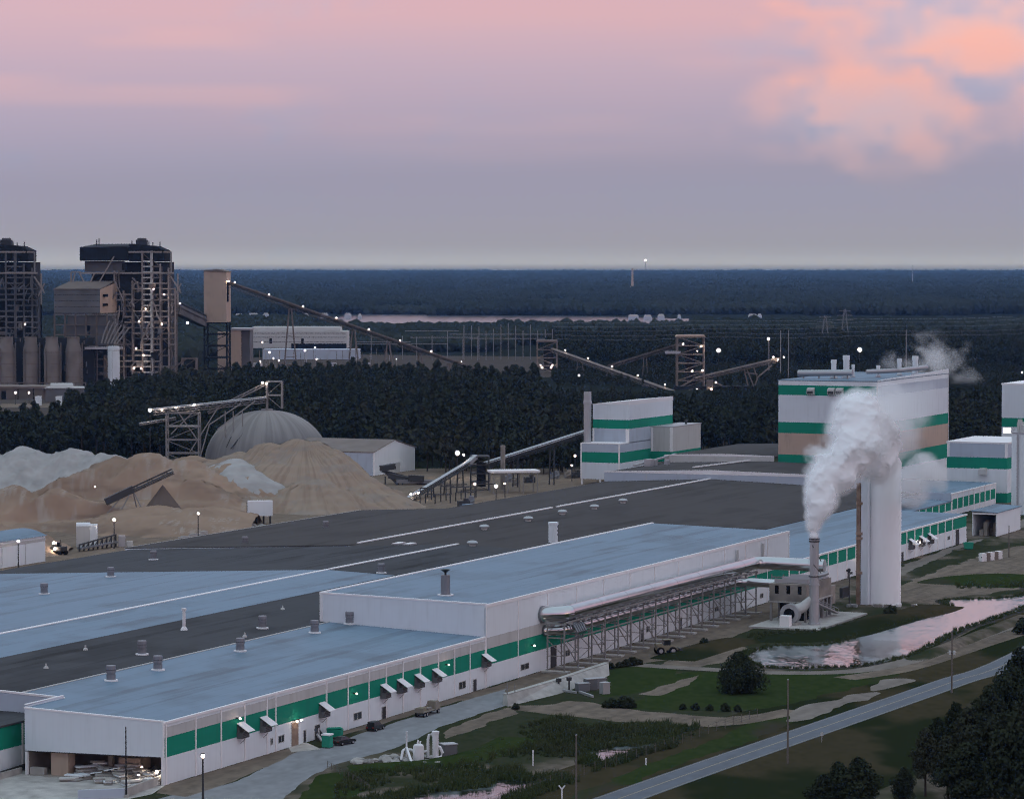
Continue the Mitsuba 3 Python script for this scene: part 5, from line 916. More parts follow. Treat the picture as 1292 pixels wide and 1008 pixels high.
pr = thing('plant_pipe_rack', 'long low pipe rack running past the feet of the brown vessels', 'pipe rack')
xa, xb = (-369.95, 2190, 275)[0], (-295.51, 2190, 275)[0]
for z in (3.0, 6.4): beam(f'{pr}__rail', (xa, 2138, z), (xb, 2138, z), 1.2, .6, 'plant_tan')
for i in range(12): beam(f'{pr}__post', (xa + (xb - xa) * i / 11, 2137, -.1), (xa + (xb - xa) * i / 11, 2137, 7), .6, .6, 'plant_tan')
for i in range(5): B().tube([(xa + 12 * i, 2136.5, 4.4), (xa + 12 * i + 7, 2136.5, 4.4)], .6, 8).put(f'{pr}__pipe', 'plant_grey', 40)
lattice_tower('pipe_tower', 'open rusty pipe frame between the brown vessels and the white tank', ((-294.84, 2185, 274.57)[0], 2185), 13, 8, 27, 5, 'plant_tan', seed=31, leg=.8)
wt = thing('white_tank', 'tall slim white tank in front of the boiler houses', 'tank')
c = (-278.88, 2160, 1.72); B().lathe((c[0], c[1], 0), [(0, 0), (3.0, 0), (4.2, 2.5), (4.2, 30.2), (4.0, 31.2), (0, 31.4)], 26).put(f'{wt}__shell', 'white_panel', 40)
for z in (2.6, 28.0): B().lathe((c[0], c[1], z), [(4.22, 0), (4.4, .05), (4.4, .6), (4.22, .65)], 26).put(f'{wt}__ring', 'grey_panel', 40)
beam(f'{wt}__seam', (c[0] - .6, c[1] - 4.25, 3), (c[0] - .6, c[1] - 4.25, 28), .25, .15, 'grey_panel')
# low buildings and road in front of the plant
lbx = thing('plant_office', 'long tan low plant building at the left edge below the vessels', 'building'); pbox(lbx, 'walls', 'plant_tan', (-339.68, 2020, 260.33)[0], (-307.16, 2020, 260.33)[0], 2020, 2040, 0, 7.0); pbox(lbx, 'roof', 'tan_steel', (-340.2, 2020, 260.33)[0], (-301.48, 2020, 260.33)[0], 2019, 2046, 7.02, 8.6)
for a in (-313.5, -323.5): beam(f'{lbx}__downpipe', (a, 2019.7, 0), (a, 2019.7, 7), .4, .4, 'plant_dark')
pbox(lbx, 'door', 'opening_black', -334.5, -331.5, 2019.6, 2019.95, 0, 5.5)
lb2 = thing('plant_workshop', 'pale workshop with rounded roof vents beside the dark trees', 'building'); pbox(lb2, 'walls', 'plant_grey', (-299.56, 1980, 256.88)[0], (-275.27, 1980, 256.88)[0], 1980, 2000, 0, 8.6); pbox(lb2, 'roof', 'grey_panel', (-300.07, 1980, 256.88)[0], (-274.77, 1980, 256.88)[0], 1979, 2001, 8.62, 9.3)
B().tube([((-297.27, 1985, 257.31)[0], 1988, 9.3), ((-283.07, 1985, 257.31)[0], 1988, 9.3)], 2.6, 14).put(f'{lb2}__roof_vault', 'grey_panel', 40)
for i, x in enumerate(((-296.44, 1930, 252.56)[0], (-283.61, 1930, 252.56)[0])): t = thing('white_container', ('left' if i == 0 else 'right') + ' white upright container on the plant road', 'container'); pbox(t, 'box', 'white_panel', x - 1.7, x + 1.7, 1928, 1932, .1, 5.4); pbox(t, 'cap', 'pale_trim', x - 1.9, x + 1.9, 1927.8, 1932.2, 5.42, 5.7)
rd = structure('plant_road', flat([(-328.25, 1900, 249.97)[:2], (-260.27, 1900, 249.97)[:2], (-278.79, 1955, 254.72)[:2], (-337.75, 1955, 254.72)[:2]], .05), 'dirt_surface')
cl_ = conveyor('conveyor_gallery', 'low white covered conveyor crossing the dark trees at the left edge', (-276.58, 1640, -0.35), (-219.72, 1650, 0.18), 1.6, 'dark_steel', 'pale_trim', 10, ((.2, .1), (.5, .1), (.8, .1)), 1.0)

# transfer house and the long conveyor
th = thing('transfer_house', 'tall tan transfer house on a lattice base with the long conveyor at its top', 'transfer house')
xa, xb = (-234.52, 2350, 288.81)[0], (-217.41, 2350, 288.81)[0]
B().prism([(xa, 2350, 44.5), (xb, 2350, 44.5), (xb, 2350, 82.5), ((xa + xb) / 2 + 2, 2350, 84.2), (xa, 2350, 83.4)], (0, 38, 0)).put(f'{th}__walls', 'tan_panel')
B().prism([(xa - .6, 2349.2, 83.5), (xb + .6, 2349.2, 82.6), (xb + .6, 2349.2, 83.3), ((xa + xb) / 2 + 2, 2349.2, 85.0), (xa - .6, 2349.2, 84.2)], (0, 39.5, 0)).put(f'{th}__roof', 'tan_steel')
pbox(th, 'opening', 'opening_black', xb + .02, xb + .4, 2354, 2366, 60, 76)
lattice_tower('', '', ((xa + xb) / 2, 2366), xb - xa, 26, 44.3, 5, 'plant_dark', seed=41, leg=1.0, t=th)
tb2 = thing('tan_slab_building', 'narrow tan block behind the lattice base of the transfer house', 'building'); pbox(tb2, 'walls', 'tan_panel', (-220.79, 2420, 294.85)[0], (-212.75, 2420, 294.85)[0], 2420, 2440, 4, 37); pbox(tb2, 'roof', 'galvanised', (-221.41, 2420, 294.85)[0], (-205.33, 2420, 294.85)[0], 2419, 2460, 37.02, 38.6); pbox(tb2, 'grey_wing', 'plant_grey', (-212.63, 2420, 294.85)[0], (-205.95, 2420, 294.85)[0], 2425, 2455, 4, 36.9); pbox(tb2, 'inner_wall', 'tan_panel', (-231.31, 2420, 294.85)[0], (-220.91, 2420, 294.85)[0], 2425, 2432, 4, 36)
g1_ = conveyor('conveyor_gallery', 'thick short gallery from the tall boiler house down to the transfer house', (-243.75, 2240, 57.28), (-235.26, 2350, 46.22), 6.0, 'plant_grey', 'plant_dark', 5, (), 8.0); beam(f'{g1_}__casing', (-243.76, 2240, 56.13), (-235.26, 2350, 45.02), 5.6, 7.4, 'plant_grey')
gl = conveyor('conveyor_gallery', 'very long tan conveyor gallery sloping from the transfer house down to the bare ground', (-218.16, 2362, 73.89), (-27.89, 2585, -0.91), 3.6, 'tan_steel', 'tan_steel', 44, (), 3.6)
def aframe(t, top, z, spread, w=.9, mat='plant_dark'):
    for s in (-1, 1): beam(f'{t}__leg', (top[0] + s * .8, top[1], z), (top[0] + s * spread, top[1], 0), w, w, mat)
    for q in (.3, .6): beam(f'{t}__leg_tie', (top[0] - spread * (1 - q), top[1], z * q), (top[0] + spread * (1 - q), top[1], z * q), .4, .4, mat)
for q, sp in ((.235, 5.5), (.48, 5), (.62, 4), (.75, 3), (.87, 2)):
    P = np.array((-218.16, 2362, 73.89)) * (1 - q) + np.array((-27.89, 2585, -0.91)) * q; aframe(gl, P, P[2] - 1.9, sp, .9, 'tan_steel')
for i in range(8):
    q = .03 + i * .128; P = np.array((-218.16, 2362, 73.89)) * (1 - q) + np.array((-27.89, 2585, -0.91)) * q; bulb(f'{gl}__lamp', P + [0, -2.6, 3.4], .62, 9)
fb = thing('rack_block', 'rusty pipe racks standing right of the tall boiler house among trees', 'machinery')
lattice_tower('', '', ((-228.91, 2190, 275)[0], 2190), 10, 10, 22, 3, 'plant_tan', seed=43, leg=.8, t=fb, core='plant_dark')
beam(f'{fb}__chute', (-245.05, 2188, 11.88), (-230.39, 2188, 22), 1.2, 1.2, 'plant_tan')

# ---------------------------------------------------------------- further back: sheds, switchyard and the next conveyors
fb1 = thing('factory_shed', 'long pale far factory with dark openings, behind the long conveyor', 'factory building')
pbox(fb1, 'walls', 'grey_panel', (-254.54, 3000, 344.91)[0], (-160.24, 3000, 344.91)[0], 3000, 3040, 8, 24.5); pbox(fb1, 'roof', 'grey_panel', (-253.77, 3000, 344.91)[0], (-167.14, 3000, 344.91)[0], 3001, 3040, 24.52, 26); pbox(fb1, 'upper_roof', 'grey_panel', (-253.01, 3000, 344.91)[0], (-167.14, 3000, 344.91)[0], 3006, 3036, 26.02, 28.6)
pbox(fb1, 'opening', 'opening_black', (-214.67, 3000, 344.91)[0], (-161, 3000, 344.91)[0], 2999.5, 2999.95, 8, 12.5); pbox(fb1, 'lower_wing', 'blue_grey_panel', (-234.2, 2900, 336.28)[0], (-143.78, 2900, 336.28)[0], 2900, 2930, 0, 9.5)
for z in (14.2, 18.6, 22.4): beam(f'{fb1}__cladding_rail', (-255, 2999.8, z), (-162, 2999.8, z), .4, .5, 'plant_grey')
for x in (-236, -205): pbox(fb1, 'stain_door', 'plant_dark', x, x + 2.6, 2999.6, 2999.95, 12.6, 17.5)
r6 = np.random.default_rng(77)
yard = thing('switchyard', 'thin pale steel portals and wires of the far switchyard beside the long conveyor', 'switchyard')
for i, (x, h) in enumerate([(q, 18 + 12 * r6.random()) for q in np.linspace(-146, -32, 9)] + [(q, 26 + 8 * r6.random()) for q in np.linspace(-45, 38, 13)]):
    beam(f'{yard}__mast', (x, 2880 + 9 * (i % 4), 0), (x, 2880 + 9 * (i % 4), h), .55, .55, 'frame_steel')
for z, a, c in ((17, -146, -95), (15, -146, -60), (21, -95, -32), (24, -58, 38), (20, -40, 38), (27, -100, -50)): beam(f'{yard}__crossbar', (a, 2884, z), (c, 2884, z), .4, .6, 'frame_steel')
for i in range(24):
    x = -248 + 6.1 * i + 2 * r6.random(); beam(f'{yard}__post', (x, 2705 + 20 * r6.random(), 0), (x, 2710, r6.uniform(6, 16)), .4, .4, ('frame_steel', 'plant_tan', 'galvanised')[i % 3])
for i in range(10):
    x = -245 + 12 * r6.random() * 10; beam(f'{yard}__tank_box', (x, 2690, 0), (x, 2690, r6.uniform(2, 5)), r6.uniform(3, 8), 4, ('galvanised', 'plant_tan', 'grey_panel')[i % 3])
lattice_tower('transfer_tower', 'squat rusty transfer tower with flat roof left of the crossing conveyors', ((28.66, 2520, 303.48)[0], 2520), 16, 14, 26, 4, 'tan_steel', seed=51, leg=.9, roof_='tan_steel', core='plant_black')
ca = conveyor('conveyor_gallery', 'brown gallery sloping down right from the squat transfer tower', (32.94, 2515, 18.89), (114.89, 2160, -2.17), 3.2, 'tan_steel', 'tan_steel', 24, ((.25, 2), (.5, 2), (.78, 1)), 3.0)
cb = conveyor('conveyor_gallery', 'thinner brown gallery rising right to the tall open transfer tower', (73.64, 2350, 10.62), (124.79, 2250, 30.59), 2.2, 'tan_steel', 'tan_steel', 14, ((.5, 1.5),), 2.2)
for i in range(5):
    q = .12 + .2 * i; P = np.array((32.94, 2515, 18.89)) * (1 - q) + np.array((114.89, 2160, -2.17)) * q; bulb(f'{ca}__lamp', P + [0, -2.4, 3.8], .58, 9)
tt = lattice_tower('transfer_tower', 'tall open rusty transfer tower with curved roof amid the dark wood', ((127.07, 2200, 275.86)[0], 2200), 19, 15, 37.0, 6, 'tan_steel', seed=61, leg=.9, roof_='tan_panel')
pbox(tt, 'stair_core', 'plant_black', (123.69, 2200, 275.86)[0], (130.44, 2200, 275.86)[0], 2197, 2206, 2, 33); B().box(((114.28, 2192, 275.17)[0], 2192, 26), (11, 4, 1.8)).put(f'{tt}__side_platform', 'galvanised'); beam(f'{tt}__chute', (115.92, 2190, -0.58), (129.4, 2190, 7.31), 1.2, 1.2, 'tan_steel')
cd = conveyor('conveyor_gallery', 'brown gallery rising right from the tall open tower to its lit head', (129.4, 2190, 6.74), (193.3, 2240, 19.33), 2.8, 'tan_steel', 'tan_steel', 16, (), 2.6)
for a, c in (((167.08, 2220, 13.08), (170.55, 2220, -1.19)), ((169.44, 2221, 12.47), (174.62, 2221, -0.66)), ((176.96, 2222, 6.73), (174.13, 2222, -1.27)), ((167.81, 2222, 10.73), (176.95, 2222, 9.58)), ((176.38, 2222, 6.73), (187.53, 2226, 15.74)), ((174.15, 2223, 14.69), (176.46, 2223, 7.83)), ((146.16, 2205, 3.93), (165.45, 2205, -5.71)), ((153.03, 2206, 1.63), (172.31, 2206, -0.64)), ((165.45, 2205, -5.71), (172.8, 2205, -0.6))): beam(f'{cd}__strut', a, c, .9, .9, 'tan_steel')
dk = thing('loading_deck', 'dark low loading deck with small lit hut below the rising gallery', 'platform'); pbox(dk, 'deck', 'plant_dark', (115.33, 2180, 274.14)[0], (170.48, 2180, 274.14)[0], 2180, 2200, 0, 2.2); pbox(dk, 'hut', 'plant_tan', (137.36, 2176, 273.79)[0], (141.81, 2176, 273.79)[0], 2172, 2179, 0, 6.8); beam(f'{dk}__rail', (124.24, 2178, -4.02), (158.94, 2178, -4.3), .5, .5, 'tan_steel')
sk = thing('loading_spout', 'small pale frame below the loading deck in the dark wood', 'machine'); 
for a, c in (((141.71, 2050, -3.74), (159.11, 2050, -6.11)), ((146.46, 2050, -4), (149.08, 2050, -0.84)), ((149.08, 2050, -0.84), (152.25, 2050, -4.53)), ((150.13, 2050, -0.84), (147.52, 2050, -5.59))): beam(f'{sk}__bar', a, c, .9, .9, 'plant_grey')
for i, (q, h) in enumerate((((191.44, 2300, 3.35), 34), ((200.24, 2300, 19.9), 39), ((206.15, 2300, 20.49), 39.5))):
    t = thing('line_pole', ('lamp-topped left', 'middle', 'right')[i] + ' tall thin pole at the lit conveyor head', 'pole'); B().tube([(q[0], q[1], 0), (q[0], q[1], h)], [.45, .3], 8).put(f'{t}__shaft', 'frame_steel', 40); B().box((q[0], q[1], h + .1), (1.0, .5, .3)).put(f'{t}__cap', 'frame_steel')
# power lines over the wood
def pylon(label, c, h, w):
    t = thing('lattice_pylon', label, 'pylon')
    for a in (-1, 1):
        for b_ in (-1, 1): beam(f'{t}__leg', (c[0] + a * w, c[1] + b_ * w, 0), (c[0] + a * w * .15, c[1] + b_ * w * .15, h), .35, .35, 'frame_steel')
    for z, l in ((h * .72, 9), (h * .84, 8), (h * .96, 6)): beam(f'{t}__arm', (c[0] - l, c[1], z), (c[0] + l, c[1], z), .35, .5, 'frame_steel')
    for i in range(6):
        s = 1 - .85 * i / 6; n_ = 1 - .85 * (i + 1) / 6; e = 1 if i % 2 else -1; beam(f'{t}__brace', (c[0] - e * w * s, c[1] - w * s, h * i / 6), (c[0] + e * w * n_, c[1] - w * n_, h * (i + 1) / 6), .22, .22, 'frame_steel')
pylon('left of the two lattice pylons standing in the far dark wood', (314.52, 3100, 353.54), 38, 5); pylon('right of the two lattice pylons, behind the steaming striped tower', (355.9, 3300, 370.8), 42, 5)
t = thing('line_pole', 'single tall pole behind the striped tower roof', 'pole'); q = (293.9, 2300, 284.49); B().tube([(q[0], q[1], 0), (q[0], q[1], 40)], [.5, .35], 8).put(f'{t}__shaft', 'frame_steel', 40); B().box((q[0], q[1], 36), (4, .4, .4)).put(f'{t}__arm', 'frame_steel')
for i, (za, zb, ya) in enumerate(((27, 33, 2900), (30, 36, 2950), (24, 29, 2850), (21, 26, 2820), (33, 38, 3000))):
    p0_, p1_ = np.array([(39.75, 2880, 334.55)[0], ya, za]), np.array([(496.08, 2880, 334.55)[0], ya + 60, zb]); n_ = 17; pts = []
    for s in range(n_): q = s / (n_ - 1); e = (q * 3) % 1; pts.append(p0_ * (1 - q) + p1_ * q - [0, 0, 16 * e * (1 - e) * .45])
    tag(add('power_line', B().tube(pts, .11, 4).mesh(), 'frame_steel'), ('lowest', 'second lowest', 'middle', 'second highest', 'highest')[[3, 2, 1, 0, 4].index(i)] + ' of the thin power lines strung over the far wood', 'power line')
# marks on the horizon
t = thing('chimney', 'pale stepped water tower at the horizon, left of the lit mast', 'tower'); q = (381.94, 9800, 931.76); B().lathe((q[0], q[1], 0), [(0, 0), (5.2, 0), (4.0, 30), (3.2, 60), (2.6, 84), (0, 85)], 14).put(f'{t}__shaft', 'tan_panel', 40); B().box((q[0], q[1], 14), (14, 10, 28)).put(f'{t}__base', 'tan_panel')
t = thing('radio_mast', 'thin mast with bright white beacon above the horizon', 'mast'); q = (691.04, 16000, 1466.83); beam(f'{t}__shaft', (q[0], q[1], 0), (q[0], q[1], 122), 1.6, 1.6, 'dark_steel'); bulb(f'{t}__beacon', (q[0], q[1], 125), 5.5, 10)
t = thing('radio_mast', 'pale thin mast at the horizon towards the right', 'mast'); q = (1686.08, 13000, 1207.93); beam(f'{t}__shaft', (q[0], q[1], 0), (q[0], q[1], 83), 2.4, 2.4, 'galvanised'); beam(f'{t}__antenna', (q[0], q[1], 83), (q[0], q[1], 96), .9, .9, 'dark_steel')
for i, (q, w, h) in enumerate((((-459.81, 5200, 534.77), 22, 13), ((-435.89, 5200, 534.77), 30, 14), ((-422.6, 5300, 543.4), 18, 12), ((-350.19, 5250, 539.09), 14, 12), ((-319.33, 5250, 539.09), 24, 13), ((-279.07, 5250, 539.09), 20, 13), ((-256.48, 5200, 534.77), 12, 12), ((200.72, 5100, 526.14), 30, 13), ((224.18, 5100, 526.14), 24, 12), ((246.34, 5100, 526.14), 20, 14), ((279.02, 5150, 530.46), 10, 12), ((401.43, 5150, 530.46), 26, 13), ((413.27, 5150, 530.46), 12, 14))):
    t = thing('riverside_house', 'one of the tiny pale houses along the far river bank', 'house', 'tiny houses on the far river bank'); w, h = w * .55, h * .55; B().box((q[0], q[1], h / 2 - 1), (w, 9, h)).put(f'{t}__walls', 'blue_grey_panel'); B().prism([(q[0] - w / 2, q[1] - 5, h - 1), (q[0] + w / 2, q[1] - 5, h - 1), (q[0] + w / 2 - 2, q[1] - 5, h + 2), (q[0] - w / 2 + 2, q[1] - 5, h + 2)], (0, 10, 0)).put(f'{t}__roof', 'grey_panel')

# ---------------------------------------------------------------- ducts, rack, stack, silo and steam
rk = thing('pipe_rack', 'long row of braced steel bents on concrete footings, carrying two shiny ducts', 'pipe rack')
BENT = [158.0 + 7.72 * i for i in range(17)]
def bent_height(u): return 10.4
for i, u in enumerate(BENT):
    beam(f'{rk}__leg', W(u, -6.1, .4), W(u, -6.1, 10.5), .30, .30, 'frame_steel')
    beam(f'{rk}__leg', W(u, -2.2, .4), W(u, -2.2, 10.5), .24, .24, 'frame_steel')
    beam(f'{rk}__cross_beam', W(u, -6.6, 10.35), W(u, -1.8, 10.35), .3, .3, 'frame_steel')
    beam(f'{rk}__cross_beam', W(u, -6.0, 7.45), W(u, -2.3, 7.45), .26, .26, 'frame_steel')
    beam(f'{rk}__brace', W(u, -6.0, 3.6), W(u, -2.3, 6.9), .14, .14, 'frame_steel')
    beam(f'{rk}__brace', W(u, -6.0, 3.6), W(u, -2.3, 3.6), .14, .14, 'frame_steel')
    ubox(f'{rk}__footing', u - 1.0, u + 1.0, -7.2, -1.2, 0.03, .42, 'concrete')
    if i < 16:
        n = BENT[i + 1]
        if i % 2 == 0: beam(f'{rk}__brace', W(u, -6.1, 6.6), W(n, -6.1, 1.0), .17, .17, 'frame_steel'); beam(f'{rk}__brace', W((u + n) / 2, -6.1, 3.8), W(n, -6.1, 5.6), .12, .12, 'frame_steel')
        else: beam(f'{rk}__brace', W(u, -6.1, 2.2), W(n, -6.1, 4.0), .12, .12, 'frame_steel')
        beam(f'{rk}__rail', W(u + .15, -6.45, 10.75), W(n - .15, -6.45, 10.75), .22, .30, 'frame_steel')
        beam(f'{rk}__rail', W(u + .15, -6.1, 7.05), W(n - .15, -6.1, 7.05), .20, .26, 'frame_steel')
        beam(f'{rk}__rail', W(u + .15, -2.2, 9.75), W(n - .15, -2.2, 9.75), .20, .26, 'frame_steel')
        ubox(f'{rk}__saddle', (u + n) / 2 - .5, (u + n) / 2 + .5, -6.3, -5.6, 10.05, 10.7, 'galvanised')
for i in range(5):
    beam(f'{rk}__leg', W(283.5, -9.5 - 3.1 * i, .3), W(283.5, -9.5 - 3.1 * i, 9.9), .26, .26, 'frame_steel')
    if i < 4:
        beam(f'{rk}__rail', W(283.5, -9.5 - 3.1 * i - .14, 9.2), W(283.5, -12.6 - 3.1 * i + .14, 9.2), .26, .26, 'frame_steel')
        beam(f'{rk}__brace', W(283.5, -9.5 - 3.1 * i, 9.0), W(283.5, -12.6 - 3.1 * i, 4.0), .13, .13, 'frame_steel')
def arc(c, a0, a1, r, z0, z1, n=9): return [W(c[0] + r * math.cos(a), c[1] + r * math.sin(a), z0 + (z1 - z0) * i / (n - 1)) for i, a in enumerate(np.linspace(a0, a1, n))]
def duct(key, label, z, r, u0, u1, v, vend, band):
    t = thing(key, label, 'duct')
    B().tube([W(u0 - 3.6, -.1, z - .2), W(u0 - 3.4, v + 3.2, z - .2)] + arc((u0, v + 3.2), math.pi, 1.5 * math.pi, 3.2, z - .2, z)[1:] , r * 1.06, 28).put(f'{t}__elbow', 'duct_metal', 40)
    B().tube([W(u0 + .05, v, z), W(u1, v, z)], r, 28).put(f'{t}__run', 'duct_metal', 40)
    B().tube(arc((u1, v - 3.0), .5 * math.pi, 0, 3.0, z, z) + [W(u1 + 3.0, vend, z - .1)], r, 28).put(f'{t}__cross_run', 'duct_metal', 40)
    u = u0 + .4
    while u < u1:
        B().tube([W(u, v, z), W(u + .22, v, z)], r * 1.045, 28).put(f'{t}__band', 'duct_metal', 40); u += band
    B().tube([W(u0 - 3.6, -.18, z - .2), W(u0 - 3.6, -.5, z - .2)], r * 1.16, 28).put(f'{t}__wall_flange', 'vent_metal', 40)
    for j in range(4):
        vv = v - 4.2 - j * (abs(vend - v) - 5) / 4
        B().tube([W(u1 + 3.0, vv, z - .03), W(u1 + 3.0, vv - .2, z - .03)], r * 1.045, 28).put(f'{t}__band', 'duct_metal', 40)
duct('steam_duct', 'thick upper silver duct running along the white wall towards the stack', 12.35, 1.58, 163.5, 283.0, -4.6, -22.5, 15.6)
duct('steam_duct', 'thinner lower silver duct slung under the thick one on the rack', 8.75, 1.05, 165.0, 270.0, -4.3, -17.0, 7.9)
# coiled pipe bends at the near end of the ducts
for i in range(5):
    u = 163.2 + i * 1.15
    k = thing('pipe_bend', f'small silver pipe bend under the near end of the ducts, {("nearest", "second", "third", "fourth", "farthest")[i]} of five', 'pipe')
    B().tube([W(u, -2.4, 10.4), W(u, -4.3, 10.5), W(u, -6.2, 9.7), W(u, -7.0, 8.3), W(u, -6.3, 6.9), W(u, -5.2, 6.6)], .25, 12).put(k, 'vent_metal', 40)

fh = thing('filter_house', 'grey filter house on legs with slotted top, behind the steaming stack', 'plant building')
ubox(f'{fh}__body', 264.5, 284, -24.8, -15.4, 5.4, 9.6, 'old_concrete'); ubox(f'{fh}__floor_edge', 264.2, 284.3, -25.1, -15.1, 5.05, 5.39, 'concrete')
ubox(f'{fh}__hopper', 268, 282, -23, -17, .4, 5.0, 'plant_dark')  # dark box stands in for the unlit space below the raised floor
for u in (264.8, 271, 277, 283.6):
    for v in (-24.5, -15.8): beam(f'{fh}__leg', W(u, v, .3), W(u, v, 5.05), .5, .5, 'frame_steel')
for j in range(3): ubox(f'{fh}__slot', 264.38, 264.49, -23.6 + 2.9 * j, -22.7 + 2.9 * j, 7.2, 9.2, 'opening_black')
for j in range(3): B().prism([W(266 + 6 * j, -24.6, 9.7), W(271 + 6 * j, -24.6, 9.7), W(271 + 6 * j, -24.6, 9.9), W(266 + 6 * j, -24.6, 10.7)], np.array(W(0, 8.4)) - np.array(W(0, 0))).put(f'{fh}__roof_panel', 'galvanised')
B().bar(W(266, -26.6, 5.2), W(283, -26.6, 1.0), 1.2, .35).put(f'{fh}__stair', 'galvanised')
for s in (-27.2, -26.0):
    B().bar(W(266, s, 6.2), W(283, s, 2.0), .10).put(f'{fh}__handrail', 'galvanised')
    for j in range(6): beam(f'{fh}__baluster', W(266.5 + 3.2 * j, s, 5.1 - .79 * j), W(266.5 + 3.2 * j, s, 6.1 - .79 * j), .08, .08, 'galvanised')
ubox(f'{fh}__lean_to', 284.4, 290, -24, -17, 2.6, 7.2, 'old_concrete')
for j in range(5): beam(f'{fh}__pipe', W(270 + 3 * j, -25.3, .3), W(270.5 + 3 * j, -25.3, 5.0), .28, .28, 'galvanised')
ubox('concrete_pad', 252, 291, -32, -14.5, -.1, .45, 'concrete'); tag('concrete_pad', 'raised concrete pad under the stack, fan and filter house', 'pad')
st = thing('exhaust_stack', 'slim round metal stack with a dark collar, steaming beside the pond', 'stack')
sc_ = W(261.7, -27.7)
B().lathe((sc_[0], sc_[1], .4), [(0, 0), (1.45, 0), (1.45, .5), (1.22, .6), (1.22, 5.6), (1.16, 5.75), (1.16, 9.4), (1.10, 9.5), (1.10, 20.9), (.98, 20.9), (.98, 20.2), (0, 20.2)], 26).put(st, 'galvanised', 40)
for z in (20.3, 20.9, 11.9, 9.9, 6.0, 2.6): B().lathe((sc_[0], sc_[1], z), [(1.1, 0), (1.32, .02), (1.32, .28), (1.1, .3)], 26).put(f'{st}__collar', 'dark_steel' if z > 11 else 'galvanised', 40)
beam(f'{st}__stay', (sc_[0] - .6, sc_[1] - 1.25, 19.6), (sc_[0] + 1.7, sc_[1] + .5, 15.6), .16, .16, 'dark_steel'); beam(f'{st}__stay', (sc_[0] - .3, sc_[1] - 1.3, 15.0), (sc_[0] + 2.0, sc_[1] - .2, 12.4), .16, .16, 'dark_steel')
B().tube([(sc_[0] + .5, sc_[1] - .2, 12.1), (sc_[0] + 2.4, sc_[1] - .6, 12.6), (sc_[0] + 3.3, sc_[1] - .4, 13.0)], .5, 10).put(f'{st}__side_branch', 'galvanised', 40)
fn = thing('blower', 'grey scroll fan housing with pale motor box at the foot of the stack', 'fan')
fc = np.array(W(260.2, -22.6, 3.1)); ax = np.array([DY, -DX, 0]) * 0; ax = np.array([-DX, -DY, 0])
B().tube([fc, fc + ax * 1.9], 2.4, 26).put(f'{fn}__housing', 'galvanised', 40); B().tube([fc + ax * 1.92, fc + ax * 2.15], 1.35, 20).put(f'{fn}__inlet', 'opening_black', 40)
B().tube([fc + ax * .9 + [0, 0, .4], np.array(W(261, -25.2, 4.6)), np.array(W(261.6, -27.2, 6.6))], [1.5, 1.25, 1.0], 14).put(f'{fn}__outlet', 'grey_panel', 40)
ubox(f'{fn}__motor_box', 254.6, 256.6, -23.8, -21.4, .46, 3.0, 'pale_trim'); ubox(f'{fn}__plinth', 257.5, 261.5, -24.6, -20.4, .46, .95, 'concrete')
pl = thing('floodlight_pole', 'dark pole with clustered lamp heads between the filter house and the tall silo', 'light pole')
p = W(306, -22.6); B().tube([p, (p[0], p[1], 9.2)], [.16, .10], 8).put(f'{pl}__mast', 'dark_steel', 40)
for a in (0, 1.6, 3.2, 4.7): B().box((p[0] + .5 * math.cos(a), p[1] + .5 * math.sin(a), 8.6 + .2 * a), (.6, .5, .55), a).put(f'{pl}__lamp_head', 'dark_steel')
ubox(f'{pl}__cabinet', 303.5, 309, -21.6, -20.8, 2.4, 5.0, 'dark_steel')

si = thing('tall_silo', 'very tall round white silo with a rusty ladder, its head lost in steam', 'silo')
cc = (94.9, 789.0)
B().lathe((cc[0] + .5, cc[1], 0), [(0, 0), (4.55, 0), (4.35, .3), (4.35, 36.4), (3.6, 37.6), (1.2, 38.4), (0, 38.5)], 56).put(f'{si}__shell', 'silo_white', 40)
for z in (3.0, 9.6, 16.2, 22.8, 29.4): B().lathe((cc[0] + .5, cc[1], z), [(4.352, 0), (4.39, .02), (4.39, .09), (4.352, .11)], 56).put(f'{si}__hoop', 'silo_white', 40)
B().box((cc[0] - 4.35, cc[1] - 2.3, 17.2), (1.9, 3.2, 34.2), -.40).put(f'{si}__side_shaft', 'white_cladding')
q = (cc[0] - 6.3, cc[1] - 2.6)
beam(f'{si}__ladder_tower', (q[0], q[1], .1), (q[0], q[1], 31.2), 1.05, .9, 'rusty_steel')
for i in range(34): beam(f'{si}__ladder_rung', (q[0] - .5 + .12 * math.sin(i * 3), q[1] - .5, .8 + i * .9), (q[0] + .55 + .2 * math.sin(i * 7), q[1] - .5, .8 + i * .9), .16, .12, 'rusty_steel')
for z in (8.2, 17.0, 18.2, 26.0): B().box((q[0] + .2, q[1] - .3, z), (1.7, 1.5, .7), .1).put(f'{si}__landing', 'rusty_steel')
for i in range(15):
    a = rng.uniform(-.6, 3.4); tag(add('equipment_crate', B().box((cc[0] + 9.5 * rng.uniform(-1, 1), cc[1] - 6.4 - 2 * rng.random(), .35 + .0), (rng.uniform(.6, 1.6), rng.uniform(.5, 1.2), .7 + .0), a).mesh(), ('galvanised', 'old_concrete', 'pale_trim')[i % 3]), 'one of the small crates and fittings scattered round the foot of the tall silo', 'crate', 'crates at the silo foot')

